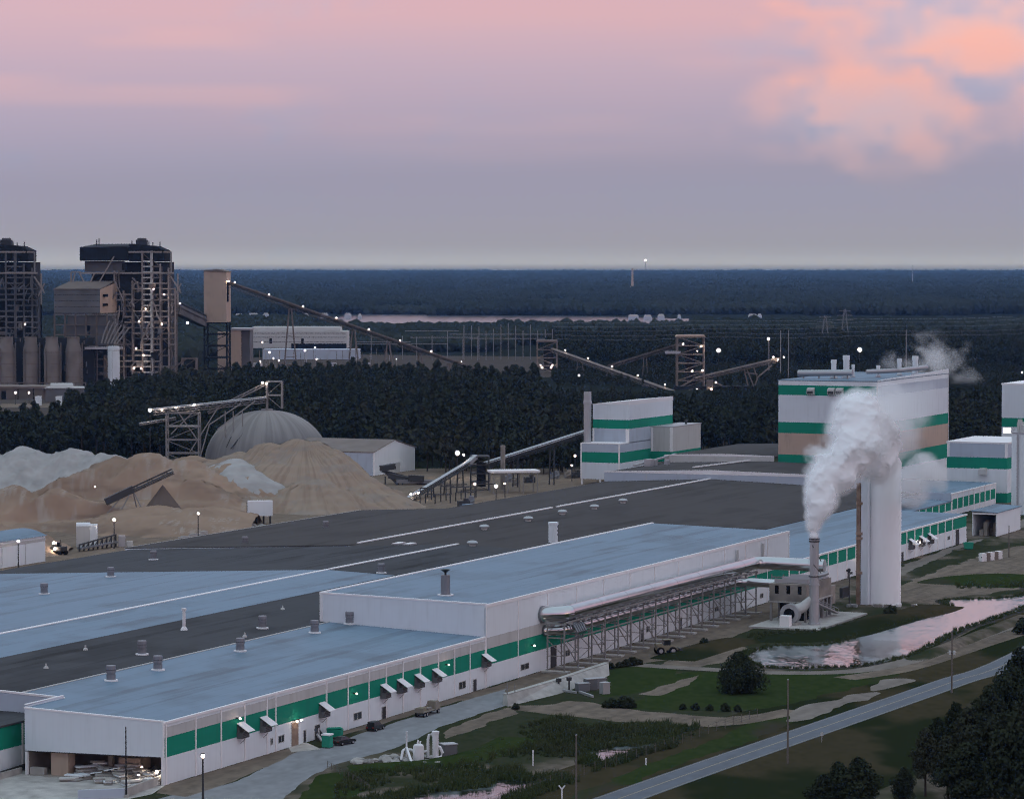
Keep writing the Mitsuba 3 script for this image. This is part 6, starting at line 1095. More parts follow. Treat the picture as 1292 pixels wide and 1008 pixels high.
# --- steam: clouds of droplets, thick where they leave the stack
def steam(name, label, puffs, vox, dens, seed, ragged, scale, core=False, soft=.26, bias=0.0):
    """puffs: (x, y, z, radius, strength); a smooth union of puffs torn by noise, with a thick white heart where it is dense"""
    P = np.array(puffs, float); lo = (P[:, :3] - P[:, 3:4] * 1.15).min(0); hi = (P[:, :3] + P[:, 3:4] * 1.15).max(0); lo[2] = max(lo[2], P[0, 2] - P[0, 3] * .6)
    n = np.maximum(4, np.ceil((hi - lo) / vox).astype(int)); ax = [lo[i] + (np.arange(n[i]) + .5) * (hi[i] - lo[i]) / n[i] for i in range(3)]
    q = np.stack(np.meshgrid(ax[2], ax[1], ax[0], indexing='ij')[::-1], -1)
    warp = (meshkit.fbm(q / (scale * 1.6), 5, seed) - .5) * ragged + (meshkit.fbm(q / (scale * .42), 4, seed + 5) - .5) * ragged * .36 + bias
    acc, st_, hard = 0, 0, 0
    for x, y, z, r, s in P:
        w_ = np.exp(7.0 * (1 - np.linalg.norm(q - [x, y, z], axis=-1) / r)); acc = acc + w_; st_ = st_ + w_ * s
        if s >= .35: hard = hard + w_
    e = 1 - np.log(np.maximum(acc, 1e-9)) / 7.0 + warp; s_ = st_ / np.maximum(acc, 1e-9)
    d = s_ * np.clip((1 - e) / soft, 0, 1)
    edge = np.ones_like(d)
    for k in range(3):
        i = np.arange(d.shape[k]); w = np.minimum(1, np.minimum(i, i[::-1]) / 3.0); edge = edge * w.reshape([-1 if a == k else 1 for a in range(3)])
    grid = mi.VolumeGrid((d * edge * dens).astype(np.float32)[..., None])
    M = T().translate(lo.tolist()).scale((hi - lo).tolist())
    med = {'type': 'heterogeneous', 'albedo': {'type': 'rgb', 'value': [1.0, 1.0, 1.0]}, 'scale': 1.0,
        'sigma_t': {'type': 'gridvolume', 'grid': grid, 'use_grid_bbox': False, 'to_world': M, 'filter_type': 'trilinear', 'wrap_mode': 'clamp'}, 'phase': {'type': 'isotropic'}}
    key = numbered(name); scene[f'{key}_medium'] = med
    if core:
        field = .70 - (1 - np.log(np.maximum(hard, 1e-9)) / 7.0 + warp); field = np.pad(field, 1, constant_values=-1.0).tolist(); h = (hi - lo) / n; nz, ny, nx = [k + 2 for k in d.shape]
        ox, oy, oz = lo - h * .5; ix, iy, iz = 1 / h
        def f(x, y, z):
            a, b_, c = (x - ox) * ix, (y - oy) * iy, (z - oz) * iz; i, j, k = int(a), int(b_), int(c)
            if i < 0 or j < 0 or k < 0 or i >= nx - 1 or j >= ny - 1 or k >= nz - 1: return -1.0
            a -= i; b_ -= j; c -= k; p, q_ = field[k][j], field[k][j + 1]; r, s = field[k + 1][j], field[k + 1][j + 1]
            return ((p[i] * (1 - a) + p[i + 1] * a) * (1 - b_) + (q_[i] * (1 - a) + q_[i + 1] * a) * b_) * (1 - c) + ((r[i] * (1 - a) + r[i + 1] * a) * (1 - b_) + (s[i] * (1 - a) + s[i + 1] * a) * b_) * c
        heart = manifold3d.Manifold.level_set(f, [*lo, *hi], vox * 1.25)
        add(f'{key}__heart', heart, 'steam_white', True)
    vk = f'{key}__vapour' if core else key
    scene[vk] = {'type': 'cube', 'to_world': T().translate(((lo + hi) / 2).tolist()).scale(((hi - lo) / 2).tolist()), 'bsdf': {'type': 'null'}, 'interior': ref(f'{key}_medium'), 'exterior': ref('air')}
    labels[key] = {'label': label, 'category': 'steam'}
steam('steam_plume', 'dense white steam plume leaning right from the slim stack and hiding the silo top', [
    (72.47, 738.8, 21.77, 1.71, 1), (72.47, 738.9, 24.05, 2.28, 1), (72.89, 739.4, 26.68, 3.04, 0.9), (73.75, 740.5, 29.65, 3.8, 0.7), (74.65, 742, 32.59, 4.38, 0.6), (76.17, 744, 35.9, 4.97, 0.5), (78.09, 746, 38.84, 5.75, 0.45), (79.34, 745, 35.07, 4.4, 0.5), (81.67, 749, 41.74, 7.12, 0.4), (83.52, 752, 45.44, 7.34, 0.38), (84.61, 755, 48.77, 6.98, 0.38), (85.6, 757, 51.21, 5.44, 0.4),
    (88.7, 763, 38.55, 6.46, 0.45), (90.36, 764, 43.22, 7.06, 0.4), (90.75, 767, 35.93, 4.33, 0.3), (92.89, 767, 41.66, 5.71, 0.38), (94.03, 768, 37.06, 3.15, 0.25), (94, 765, 47.1, 6.68, 0.22), (98.03, 769, 49.67, 6.32, 0.1), (102.11, 773, 51.47, 5.56, 0.06), (93.58, 765, 53, 5.5, 0.14), (97.16, 768, 42.2, 4.34, 0.1), (98.78, 774, 29.09, 3.38, 0.2), (100.35, 774, 33.48, 4.57, 0.33), (103.53, 774, 35.48, 4.37, 0.33), (106.52, 774, 33.88, 3.38, 0.26), (101.96, 774, 30.29, 4.37, 0.22), (107.93, 774, 31.09, 2.19, 0.2)], .32, 1.15, 11, 1.1, 4.4, True, .34)
steam('steam_wisp', 'thin torn steam drifting off the roof of the tall striped tower', [
    (158.21, 1222, 44.6, 9.41, 0.5), (150.67, 1217, 47.27, 5.62, 0.35), (166.7, 1227, 50.11, 10.71, 0.45), (175.03, 1230, 46.86, 8.21, 0.4), (180.1, 1232, 39.51, 7.59, 0.28), (182.64, 1234, 34.68, 8.24, 0.22), (178.39, 1235, 28.28, 5.71, 0.16), (183.95, 1236, 25.06, 4.44, 0.18), ], .7, .16, 23, 3.0, 4.4, False, .5, .24)
# ---------------------------------------------------------------- things in the yard
rw = thing('retaining_wall', 'pale sloping concrete wall edging the yard below the ducts', 'retaining wall')
tp = [(-0.96, 617.78, 0), (8.89, 637.98, 0), (18.6, 661.51, 0)]; bt = [(-0.78, 605.37, 0), (3.44, 606.48, 0), (9.48, 622.41, 0), (20.47, 650.48, 0)]
b = B(); 
top = np.array([[*q[:2], 1.9] for q in ((-0.94, 605.37, 0), (9.56, 627.71, 0), (20.59, 654.33, 0))]); bot = np.array([[*q[:2], 0.0] for q in ((-0.78, 603.17, 0), (9.62, 621.25, 0), (20.6, 649.21, 0))]); n_ = np.array([-.75, 1.6, 0])
for i in range(2):
    b.prism([bot[i], top[i], top[i] + n_, bot[i] + n_], (top[i + 1] - top[i])) if False else b.raw([bot[i], bot[i + 1], top[i + 1], top[i], top[i] + n_, top[i + 1] + n_, bot[i] + n_ * 1.4, bot[i + 1] + n_ * 1.4], [[0, 1, 2], [0, 2, 3], [3, 2, 5], [3, 5, 4], [4, 5, 7], [4, 7, 6], [0, 3, 4], [0, 4, 6], [1, 7, 5], [1, 5, 2]])
b.put(f'{rw}__face', 'concrete')
for i in range(2):
    M = bot[i] * .98; beam(f'{rw}__coping', top[i] + n_ * .5 + [0, 0, .09], top[i + 1] + n_ * .5 + [0, 0, .09], 1.2, .12, 'concrete')
beam(f'{rw}__post', (*top[0][:2], 2.0), (*top[0][:2], 4.4), .16, .16, 'frame_steel'); beam(f'{rw}__post', (top[0][0] + 1.5, top[0][1] + 3, 2.0), (top[0][0] + 1.5, top[0][1] + 3, 3.8), .12, .12, 'frame_steel')
for i, (g, w, h, m, nm) in enumerate((((14.35, 624.76, 0), 2.6, 1.6, 'vent_metal', 'lowest and leftmost'), ((16.02, 627.12, 0), 2.4, 2.2, 'plant_grey', 'second from left'), ((17.7, 629.5, 0), 2.8, 2.0, 'vent_metal', 'broad middle'), ((18.75, 621.25, 0), 1.6, 2.2, 'galvanised', 'pale rightmost'))):
    t = thing('equipment_cabinet', f'{nm} grey cabinet of the cluster beside the concrete wall', 'cabinet')
    B().box((g[0], g[1], h / 2 + .03), (w, 1.6, h), .5).put(f'{t}__body', m); B().box((g[0], g[1], h + .10), (w + .2, 1.8, .12), .5).put(f'{t}__lid', 'galvanised')
for i, (a, c) in enumerate((((9.99, 624.76, 0), (12.98, 621.25, 0)), ((13.65, 622.41, 0), (16.2, 615.48, 0)))): tag(beam('pipe_length', (*a[:2], .25), (*c[:2], .25), .45, .45, 'galvanised'), ('left' if i == 0 else 'right') + ' pale pipe length lying on grass below the concrete wall', 'pipe')
for i, (g, h) in enumerate((((9.53, 625.94, 0), 2.0), ((11.61, 624.76, 0), 2.4))):
    t = thing('hydrant_post', ('shorter left' if i == 0 else 'taller right') + ' dark stand pipe in front of the concrete wall', 'stand pipe'); B().tube([g, (g[0], g[1], h)], .18, 8).put(f'{t}__pipe', 'dark_steel', 40); B().box((g[0], g[1], h + .15), (.9, .7, .7), .4).put(f'{t}__head', 'dark_steel')

WH = B().tube([(0, -.14, 0), (0, .14, 0)], 1.0, 18).mesh()
def wheel(t, pos, r, w, ang):
    m = WH.copy(); m.vertices = m.vertices * [r, w / .28, r]; m.apply_transform(trimesh.transformations.rotation_matrix(ang, [0, 0, 1])); m.vertices += pos
    k = add(f'{t}__wheel', m, 'tyre', 40)
    h = WH.copy(); h.vertices = h.vertices * [r * .55, (w + .04) / .28, r * .55]; h.apply_transform(trimesh.transformations.rotation_matrix(ang, [0, 0, 1])); h.vertices += pos
    add(f'{k}__rim', h, 'galvanised', 40)
def car(label, g, ang, mat, L=4.7, H=1.45, tall=0.0):
    t = thing('parked_car', label, 'car'); R = trimesh.transformations.rotation_matrix(ang, [0, 0, 1]); R[:3, 3] = [g[0], g[1], .04]
    def place(v): return trimesh.transform_points(np.asarray(v, float), R)
    prof = [(-L / 2, .35), (-L / 2, .85), (-L * .43, .98), (-L * .30, 1.0), (L * .16, .98), (L * .42, .86), (L / 2, .70), (L / 2, .35)]
    cab = [(-L * .40, .98), (-L * .30, H), (L * .02, H + .02), (L * .19, .97)] if not tall else [(-L * .46, .98), (-L * .42, H + tall), (L * .04, H + tall), (L * .20, .97)]
    B().prism(place([(x, -.88, z) for x, z in prof]), R[:3, :3] @ [0, 1.76, 0]).put(f'{t}__body', mat)
    b = B(); lo_, hi_ = .80, .66
    vv = [(cab[0][0], -lo_, cab[0][1]), (cab[3][0], -lo_, cab[3][1]), (cab[3][0], lo_, cab[3][1]), (cab[0][0], lo_, cab[0][1]), (cab[1][0], -hi_, cab[1][1]), (cab[2][0], -hi_, cab[2][1]), (cab[2][0], hi_, cab[2][1]), (cab[1][0], hi_, cab[1][1])]
    b.raw(place(vv), [[0, 1, 5], [0, 5, 4], [1, 2, 6], [1, 6, 5], [2, 3, 7], [2, 7, 6], [3, 0, 4], [3, 4, 7]]).put(f'{t}__window', 'dark_glass')
    B().prism(place([(cab[1][0], -hi_ - .02, cab[1][1]), (cab[2][0], -hi_ - .02, cab[2][1]), (cab[2][0], -hi_ - .02, cab[2][1] + .06), (cab[1][0], -hi_ - .02, cab[1][1] + .06)]), R[:3, :3] @ [0, 2 * hi_ + .04, 0]).put(f'{t}__roof', mat)
    for x in (-L * .31, L * .31):
        for y in (-.80, .80): wheel(t, place([(x, y, .33)])[0], .33, .24, ang)
    for y in (-.62, .62):
        m = trimesh.creation.box((.1, .34, .16)); m.apply_transform(R); m.vertices += R[:3, :3] @ [L / 2 + .01, y, .66]; add(f'{t}__headlight', m, 'pale_trim')
        m = trimesh.creation.box((.1, .3, .2)); m.apply_transform(R); m.vertices += R[:3, :3] @ [-L / 2 - .01, y, .74]; add(f'{t}__tail_light', m, 'red_light')
UA = math.atan2(DY, DX)
car('black sedan parked beside the green cabin', (-30.36, 554.7, 0), UA - .25, 'black_paint')
car('black sport utility car parked by the wall door, behind the black sedan', (-25.4, 571.94, 0), UA, 'black_paint', 4.8, 1.35, .35)
tr = thing('flatbed_truck', 'old tan flatbed truck with dark wheels parked along the wall', 'truck')
g = np.array((-16.33, 591.33, 0)); R = trimesh.transformations.rotation_matrix(UA, [0, 0, 1])[:3, :3]
def tb(nm, c, s, m): B().box(g + R @ (np.array(c) * .82), np.array(s) * .82, UA).put(f'{tr}__{nm}', m)
tb('chassis', [0, 0, .85], [9.6, .9, .35], 'dark_steel'); tb('cab', [3.3, 0, 1.9], [2.0, 2.2, 1.9], 'tan_paint'); tb('cab_roof', [3.1, 0, 2.95], [1.7, 2.0, .2], 'tan_paint'); tb('bonnet', [4.75, 0, 1.45], [1.2, 1.9, .9], 'tan_paint'); tb('windscreen', [4.32, 0, 2.2], [.06, 1.8, .8], 'dark_glass')
tb('load_bed', [-1.3, 0, 1.2], [6.4, 2.3, .25], 'tan_paint'); tb('headboard', [1.95, 0, 1.8], [.15, 2.3, 1.0], 'tan_paint'); tb('load', [-2.8, .2, 1.75], [2.4, 1.6, .8], 'machine_yellow'); tb('load', [-.2, -.3, 1.6], [1.8, 1.2, .5], 'old_concrete'); tb('tailboard', [-4.45, 0, 1.75], [.12, 2.3, .85], 'tan_paint')
for x in (3.9, -2.4, -3.7):
    for y in (-1.0, 1.0): wheel(tr, g + R @ [x * .82, y * .82, .47], .47, .3, UA)
te = thing('wheel_loader', 'tan wheel loader with big dark tyres standing on the dirt by the ducts', 'loader')
g2_ = np.array((34.29, 685.41, 0)); a2 = 0.25; R2m = trimesh.transformations.rotation_matrix(a2, [0, 0, 1])[:3, :3]
def lb_(nm, c, s, m): B().box(g2_ + R2m @ c, s, a2).put(f'{te}__{nm}', m)
lb_('body', [-.4, 0, 1.5], [3.6, 1.9, 1.1], 'machine_yellow'); lb_('cab', [.2, 0, 2.55], [1.5, 1.5, 1.3], 'dark_glass'); lb_('cab_roof', [.2, 0, 3.28], [1.8, 1.8, .14], 'machine_yellow'); lb_('engine_hood', [-1.7, 0, 2.15], [1.5, 1.5, .5], 'machine_yellow')
for y in (-.7, .7): beam(f'{te}__lift_arm', g2_ + R2m @ [.9, y, 2.0], g2_ + R2m @ [3.0, y, .9], .26, .34, 'machine_yellow')
B().prism([g2_ + R2m @ q for q in ([2.8, -1.3, .25], [3.9, -1.3, .2], [3.3, -1.3, 1.3], [2.8, -1.3, 1.3])], R2m @ [0, 2.6, 0]).put(f'{te}__bucket', 'dark_steel')
for x in (-1.5, 1.35):
    for y in (-1.15, 1.15): wheel(te, g2_ + R2m @ [x, y, .85], .85, .6, a2)
po = thing('portable_toilet', 'green cabin with pale roof standing beside the black sedan', 'cabin')
g = (-33.15, 551.01, 0); B().box((g[0], g[1], 1.2), (1.5, 1.5, 2.2), UA).put(f'{po}__cabin', 'bin_green'); B().box((g[0], g[1], 2.4), (1.7, 1.7, .25), UA).put(f'{po}__roof', 'pale_trim'); B().box((g[0] + .25, g[1] - .73, 1.15), (.5, .06, 1.7), UA - math.pi / 2).put(f'{po}__door', 'green_panel'); B().box((g[0], g[1], .08), (1.7, 1.7, .14), UA).put(f'{po}__skid', 'dark_steel')
bn = thing('waste_bin', 'green waste skip against the white wall behind the portable cabin', 'bin')
g = (-32.66, 562.23, 0); B().prism([(g[0] - 1.1, g[1] - .7, .3), (g[0] + 1.1, g[1] - .7, .3), (g[0] + 1.3, g[1] - .9, 1.6), (g[0] - 1.3, g[1] - .9, 1.9)], (.5, 1.5, 0)).put(f'{bn}__body', 'bin_green'); B().box((g[0] + .2, g[1] - .1, 1.86), (2.6, 1.7, .12), .3).put(f'{bn}__lid', 'green_panel')
b2 = thing('waste_bin', 'small green waste skip on the pale concrete by the far shed', 'bin')
g = (139.66, 941.63, 0); B().prism([(g[0] - 1.2, g[1] - .9, .2), (g[0] + 1.2, g[1] - .9, .2), (g[0] + 1.5, g[1] - .9, 2.0), (g[0] - 1.5, g[1] - .9, 2.0)], (0, 1.8, 0)).put(f'{b2}__body', 'bin_green'); B().box((g[0], g[1], 2.06), (3.1, 2.0, .1)).put(f'{b2}__lid', 'green_panel')
hp = thing('scrap_heap', 'jumble of bent pipes and drums against the wall beside the green cabin', 'scrap heap')
for i in range(9):
    q = np.array(lerp((-35.41, 557.5, 0), (-35.14, 571.94, 0), (i * .41) % 1)) + [0, 0, 0]; B().tube([q + [rng.uniform(-1, 1), 0, .2], q + [0, .3, 1.2 + rng.random()], q + [rng.uniform(-1, 1), .5, .3 + 2 * rng.random()]], .22, 7).put(f'{hp}__piece', ('galvanised', 'old_concrete', 'dark_steel')[i % 3], 40)
cr = thing('crate_stack', 'pale timber crate stack on the dirt near the far concrete yard', 'crates')
for i in range(5):
    q = np.array(lerp((138.19, 903.3, 0), (144.01, 910.72, 0), i / 4)); B().box(q + [0, 0, 1.2], (1.6, 1.8, 2.3), .4).put(f'{cr}__crate', 'tan_steel' if i % 2 else 'pale_trim'); B().box(q + [0, -.92, 1.2], (1.2, .1, .5), .4).put(f'{cr}__slot', 'opening_black')

# white pump manifold on its rubble bed
ps = thing('pump_manifold', 'white pipe manifold with a drum and arched pipes on a rubble bed', 'pump')
B().tube([(-18.47, 537.59, 0.3), (-18.47, 537.59, 5)], .15, 10).put(f'{ps}__vent_pipe', 'white_trim', 40)
B().tube([(-18.47, 537.59, 1.8), (-17.63, 537.59, 1.7), (-17.08, 537.59, 1.3)], .26, 10).put(f'{ps}__arm', 'white_trim', 40)
B().tube([(-19.34, 534.98, 0.3), (-19.1, 535.85, 1.8), (-18.47, 537.59, 2.1), (-17.79, 534.12, 1), (-17.27, 530.7, 0.3)], .24, 10).put(f'{ps}__bend', 'white_trim', 40)
B().lathe((-16.33, 535.85, 0.2), [(0, 0), (.9, 0), (.95, .2), (.95, 2.4), (.8, 2.7), (0, 2.8)], 20).put(f'{ps}__drum', 'white_trim', 40)
B().tube([(-16.49, 536.72, 2.9), (-16.43, 536.72, 3.6)], .16, 8).put(f'{ps}__drum_neck', 'white_trim', 40); B().tube([(-16.08, 536.72, 2.9), (-16.01, 536.72, 3.4)], .14, 8).put(f'{ps}__drum_neck', 'white_trim', 40)
B().tube([(-15.97, 537.59, 1.3), (-15.16, 538.46, 1.3), (-14.74, 538.46, 1.4)], .22, 10).put(f'{ps}__arm', 'white_trim', 40)
B().tube([(-14.74, 538.46, 0.2), (-14.74, 538.46, 3.4), (-14.53, 538.46, 4.3), (-14.11, 538.46, 4.5), (-13.77, 538.46, 3.9), (-13.7, 538.46, 3.2)], .24, 12).put(f'{ps}__arch', 'white_trim', 40)
B().lathe((-13.4, 537.59, 0.3), [(0, 0), (.55, 0), (.55, 4.2), (.65, 4.25), (.65, 4.7), (0, 4.7)], 16).put(f'{ps}__column', 'white_trim', 40)
B().tube([(-13.33, 537.59, 2.4), (-12.63, 537.59, 2.2), (-12.15, 537.59, 1.2), (-12.5, 537.59, 0.4), (-13.17, 536.72, 0.5)], .26, 12).put(f'{ps}__bend', 'white_trim', 40)
for i in range(46):
    a, c = rng.random(2)
    q = np.array(lerp(lerp((-22.6, 540.22, 0), (-12.28, 540.22, 0), a), lerp((-22.13, 529, 0), (-12.02, 529, 0), a), c)) if i < 35 else np.array(lerp((-27.59, 534.12, 0), (-21.69, 538.46, 0), a)) + [0, 4 * c - 2, 0]
    tag(add('rubble_stone', lump(q + [0, 0, .15], rng.uniform(.4, 1.05), i), ('rubble', 'concrete')[i % 2]), 'one of the pale rubble stones heaped round the white pump manifold', 'stone', 'rubble stones at the pump manifold')
gb = thing('small_kiosk', 'small grey block hut at the right end of the pump rubble bed', 'hut'); g = (-11.18, 541.1, 0); B().box((g[0], g[1], 1.1), (2.4, 2.2, 2.2), .4).put(f'{gb}__walls', 'plant_grey'); B().box((g[0], g[1], 2.26), (2.7, 2.5, .14), .4).put(f'{gb}__roof', 'galvanised')

# barrier, posts and stacked boards at the near end
wl = thing('barrier_wall', 'low grey concrete barrier in front of the open bay', 'barrier')
g0, g1, g2 = (-70.4, 497.2, 0), (-63.01, 498.7, 0), (-58.58, 511.82, 0); beam(f'{wl}__section', (*g0[:2], .75), (*g1[:2], .75), .4, 1.5, 'blue_grey_panel'); beam(f'{wl}__section', (*g1[:2], .75), (*g2[:2], .75), .4, 1.5, 'concrete')
bp = thing('yard_pole', 'plain thin black pole standing in front of the open bay', 'pole'); g = (-62.75, 498.7, 0); B().tube([g, (g[0], g[1], 11.6)], [.16, .10], 8).put(f'{bp}__shaft', 'black_paint', 40); B().box((g[0], g[1], .25), (.7, .7, .5)).put(f'{bp}__base', 'concrete')
r2 = np.random.default_rng(3)
for i in range(28):
    u, v, z = r2.uniform(-2.5, 7.5), r2.uniform(1.2, 17.5), 0
    L, h = r2.uniform(2.0, 4.6), r2.uniform(.5, 1.3) * (1 + .16 * max(0, u)); c = np.array(W(u, v, .1 + h / 2)); t = thing('board_stack', 'one of the untidy stacks of broken boards piled in the open bay', 'board stack', 'board stacks in the open bay')
    a = UA + r2.uniform(-.7, .7) + (1.57 if i % 3 else 0)
    n = max(2, int(h / .28))
    for j in range(n): B().box(c + [r2.uniform(-.25, .25), r2.uniform(-.25, .25), -h / 2 + .28 * j + .14], (L * r2.uniform(.8, 1), 1.5 * r2.uniform(.7, 1.1), .24), a + r2.uniform(-.12, .12)).put(f'{t}__board', ('white_panel', 'concrete', 'grey_panel', 'old_concrete')[(i + j) % 4])
for i in range(18):
    u, v = r2.uniform(-1, 5), r2.uniform(1, 14); c = np.array(W(u, v, 1.4 + .9 * r2.random())); d = np.array([*r2.uniform(-1.4, 1.4, 2), r2.uniform(-.3, .5)])
    tag(beam('loose_plank', c - d, c + d, .5, .08, ('white_panel', 'dark_steel', 'galvanised')[i % 3]), 'one of the loose planks and strips lying across the board stacks', 'plank', 'loose planks in the open bay')

# poles and fences
def wood_pole(label, g, h, cross=False, gear=False):
    t = thing('utility_pole', label, 'utility pole'); B().tube([g, (g[0], g[1], h)], [.19, .13], 10).put(f'{t}__shaft', 'pole_wood', 40)
    if cross: beam(f'{t}__cross_arm', (g[0] - 1.1, g[1], h - .8), (g[0] + 1.1, g[1], h - .8), .14, .16, 'pole_wood')
    if gear:
        for dx in (-.45, .45): B().lathe((g[0] + dx, g[1] - .3, h * .62), [(0, 0), (.24, 0), (.24, .8), (0, .85)], 10).put(f'{t}__transformer', 'grey_panel', 40)
        beam(f'{t}__bracket', (g[0] - .9, g[1], h * .66), (g[0] + .9, g[1], h * .66), .12, .12, 'grey_panel')
    B().box((g[0], g[1], h + .04), (.3, .3, .08)).put(f'{t}__cap', 'galvanised')
wood_pole('tall wooden pole with small transformers beside the road, right of the pond', (89.13, 622.41, 0), 12.6, False, True)
wood_pole('bare wooden pole standing in the roadside grass near the gravel patch', (47.93, 533.26, 0), 14.6)
wood_pole('bare wooden pole at the near marsh edge, cut by the bottom of the frame', (10.16, 485.52, 0), 12.2)
wood_pole('thin dark pole on the dirt near the crates by the far shed', (147.87, 915.73, 0), 9.4)
for i, (g, h, lb_l) in enumerate((((3.63, 530.7, 0), 2.6, 'short white marker post standing among the marsh reeds'), ((23.2, 531.55, 0), 1.1, 'tiny white marker stake in grass beside the fence, near the pale pool'))):
    t = thing('marker_post', lb_l, 'post'); B().tube([g, (g[0], g[1], h)], .13, 8).put(f'{t}__shaft', 'white_trim', 40); B().box((g[0], g[1], h + .06), (.32, .32, .12)).put(f'{t}__cap', 'white_trim')
g = (8.02, 492.75, 0); t = thing('marker_post', 'white forked post near the bottom of the frame', 'post'); B().tube([g, (g[0], g[1], 2.4)], .13, 8).put(f'{t}__shaft', 'white_trim', 40)
for s in (-1, 1): B().tube([(g[0], g[1], 2.35), (g[0] + s * .5, g[1], 3.0)], .11, 8).put(f'{t}__fork', 'white_trim', 40)
g = (56.28, 557.5, 0); t = thing('road_sign', 'small pale sign post on the near verge of the road', 'sign'); B().tube([g, (g[0], g[1], 1.6)], .07, 6).put(f'{t}__post', 'galvanised', 40); B().box((g[0], g[1] - .1, 1.5), (.5, .04, .7)).put(f'{t}__plate', 'grey_panel')
def fence(label, pts, h, step):
    t = thing('wire_fence', label, 'fence'); p = np.array([q[:2] for q in pts]); seg = np.r_[0, np.cumsum(np.linalg.norm(np.diff(p, axis=0), axis=1))]
    pos = [np.array([np.interp(s, seg, p[:, 0]), np.interp(s, seg, p[:, 1]), 0]) for s in np.arange(0, seg[-1], step)]
    for q in pos: beam(f'{t}__post', q, q + [0, 0, h], .09, .09, 'pole_wood')
    b = B()
    for a, c in zip(pos[:-1], pos[1:]):
        for z in (.3, .75, 1.2, h - .05): b.bar(a + [0, 0, z], c + [0, 0, z], .022)
    b.put(f'{t}__wire', 'dark_steel')
fence('thin wire fence between the marsh and the roadside lawn', [(-10.55, 474.37, 0), (5.79, 509.45, 0), (21.38, 537.59, 0), (38.18, 570.96, 0), (47.84, 590.28, 0)], 1.7, 4.0)
fence('short wire fence at the corner of the yard road by the reeds', [(-31.84, 529, 0), (-30.05, 523.97, 0), (-26.43, 514.2, 0), (-22.88, 503.25, 0)], 1.1, 2.5)

# ---------------------------------------------------------------- trees, shrubs and reeds
def leaf_cloud(clumps, n, size, r, flat=.8):
    """n leaf-sized quads scattered through the clumps (x, y, z, radius)"""
    C = np.array(clumps, float); w = C[:, 3] ** 2; idx = r.choice(len(C), n, p=w / w.sum())
    d = r.normal(size=(n, 3)); d /= np.linalg.norm(d, axis=1, keepdims=True); rad = C[idx, 3] * (r.random(n) ** .38)
    c = C[idx, :3] + d * rad[:, None] * [1, 1, flat]
    nr = d + r.normal(size=(n, 3)) * .55; nr /= np.linalg.norm(nr, axis=1, keepdims=True)
    a = np.cross(nr, r.normal(size=(n, 3))); a /= np.linalg.norm(a, axis=1, keepdims=True); b = np.cross(nr, a)
    s = size * (.6 + .8 * r.random(n))[:, None]
    v = np.stack([c - a * s - b * s * .55, c + a * s * .2 - b * s * .7, c + a * s + b * s * .5, c - a * s * .3 + b * s * .7], 1).reshape(-1, 3)
    q = np.arange(n)[:, None] * 4; return v, np.vstack([q + [0, 1, 2], q + [0, 2, 3]])
def trunk_mesh(h, r0, limbs, r):
    b = B().tube([(0, 0, -.2), (.1, .05, h * .5), (0, 0, h)], [r0, r0 * .7, r0 * .25], 7)
    for x, y, z, rad in limbs: b.tube([(x * .08, y * .08, z - rad * 1.2), (x * .5, y * .5, z - rad * .5), (x * .9, y * .9, z)], [r0 * .4, r0 * .25, r0 * .1], 5)
    return b.mesh()
def make_tree(group, seed, h, crown_r, crown_lo, nclump, nleaf, size, r0, mat, shape='round'):
    r = np.random.default_rng(seed); cl = []
    for i in range(nclump):
        t = (i + .5) / nclump; z = h * (crown_lo + (1 - crown_lo) * t * .93)
        prof = math.sin(math.pi * min(.98, .18 + .82 * t)) if shape == 'round' else (1.05 - t) ** .8
        a = i * 2.4 + r.random(); d = crown_r * prof * r.uniform(.25, .75); cl.append((d * math.cos(a), d * math.sin(a), z, crown_r * r.uniform(.30, .48) * (.65 + .5 * prof)))
    v, f = leaf_cloud(cl, nleaf, size, r)
    scene[group] = {'type': 'shapegroup', 'crown': mikit.ply((v, f), mat), 'trunk': mikit.ply(trunk_mesh(h * .92, r0, cl[::3], r), 'bark', smooth=True)}
def plant_tree(key, group, x, y, s=1.0, rot=0.0, z=0.0, sz=None):
    scene[key] = {'type': 'instance', 'group': ref(group), 'to_world': T().translate([x, y, z]).rotate([0, 0, 1], rot).scale([s, s, sz or s])}
for i in range(6): make_tree(f'wood_tree_shape_{i}', 100 + i, (16.5, 18.5, 15, 17, 14, 19.5)[i], (4.8, 3.8, 5.4, 4.4, 5.0, 4.2)[i], (.34, .45, .25, .4, .2, .5)[i], 10, 240, .85, .28, 'leaves', 'cone' if i in (1, 5) else 'round')
for i in range(3): make_tree(f'near_tree_shape_{i}', 200 + i, 18.0, 5.2, .34, 26, 4600, .30, .36, 'near_leaves', 'round' if i else 'cone')
make_tree('round_tree_shape', 306, 8.8, 6.0, .05, 34, 9000, .24, .3, 'near_leaves')
make_tree('shrub_shape', 310, 1.5, 1.3, .1, 7, 420, .18, .06, 'near_leaves')

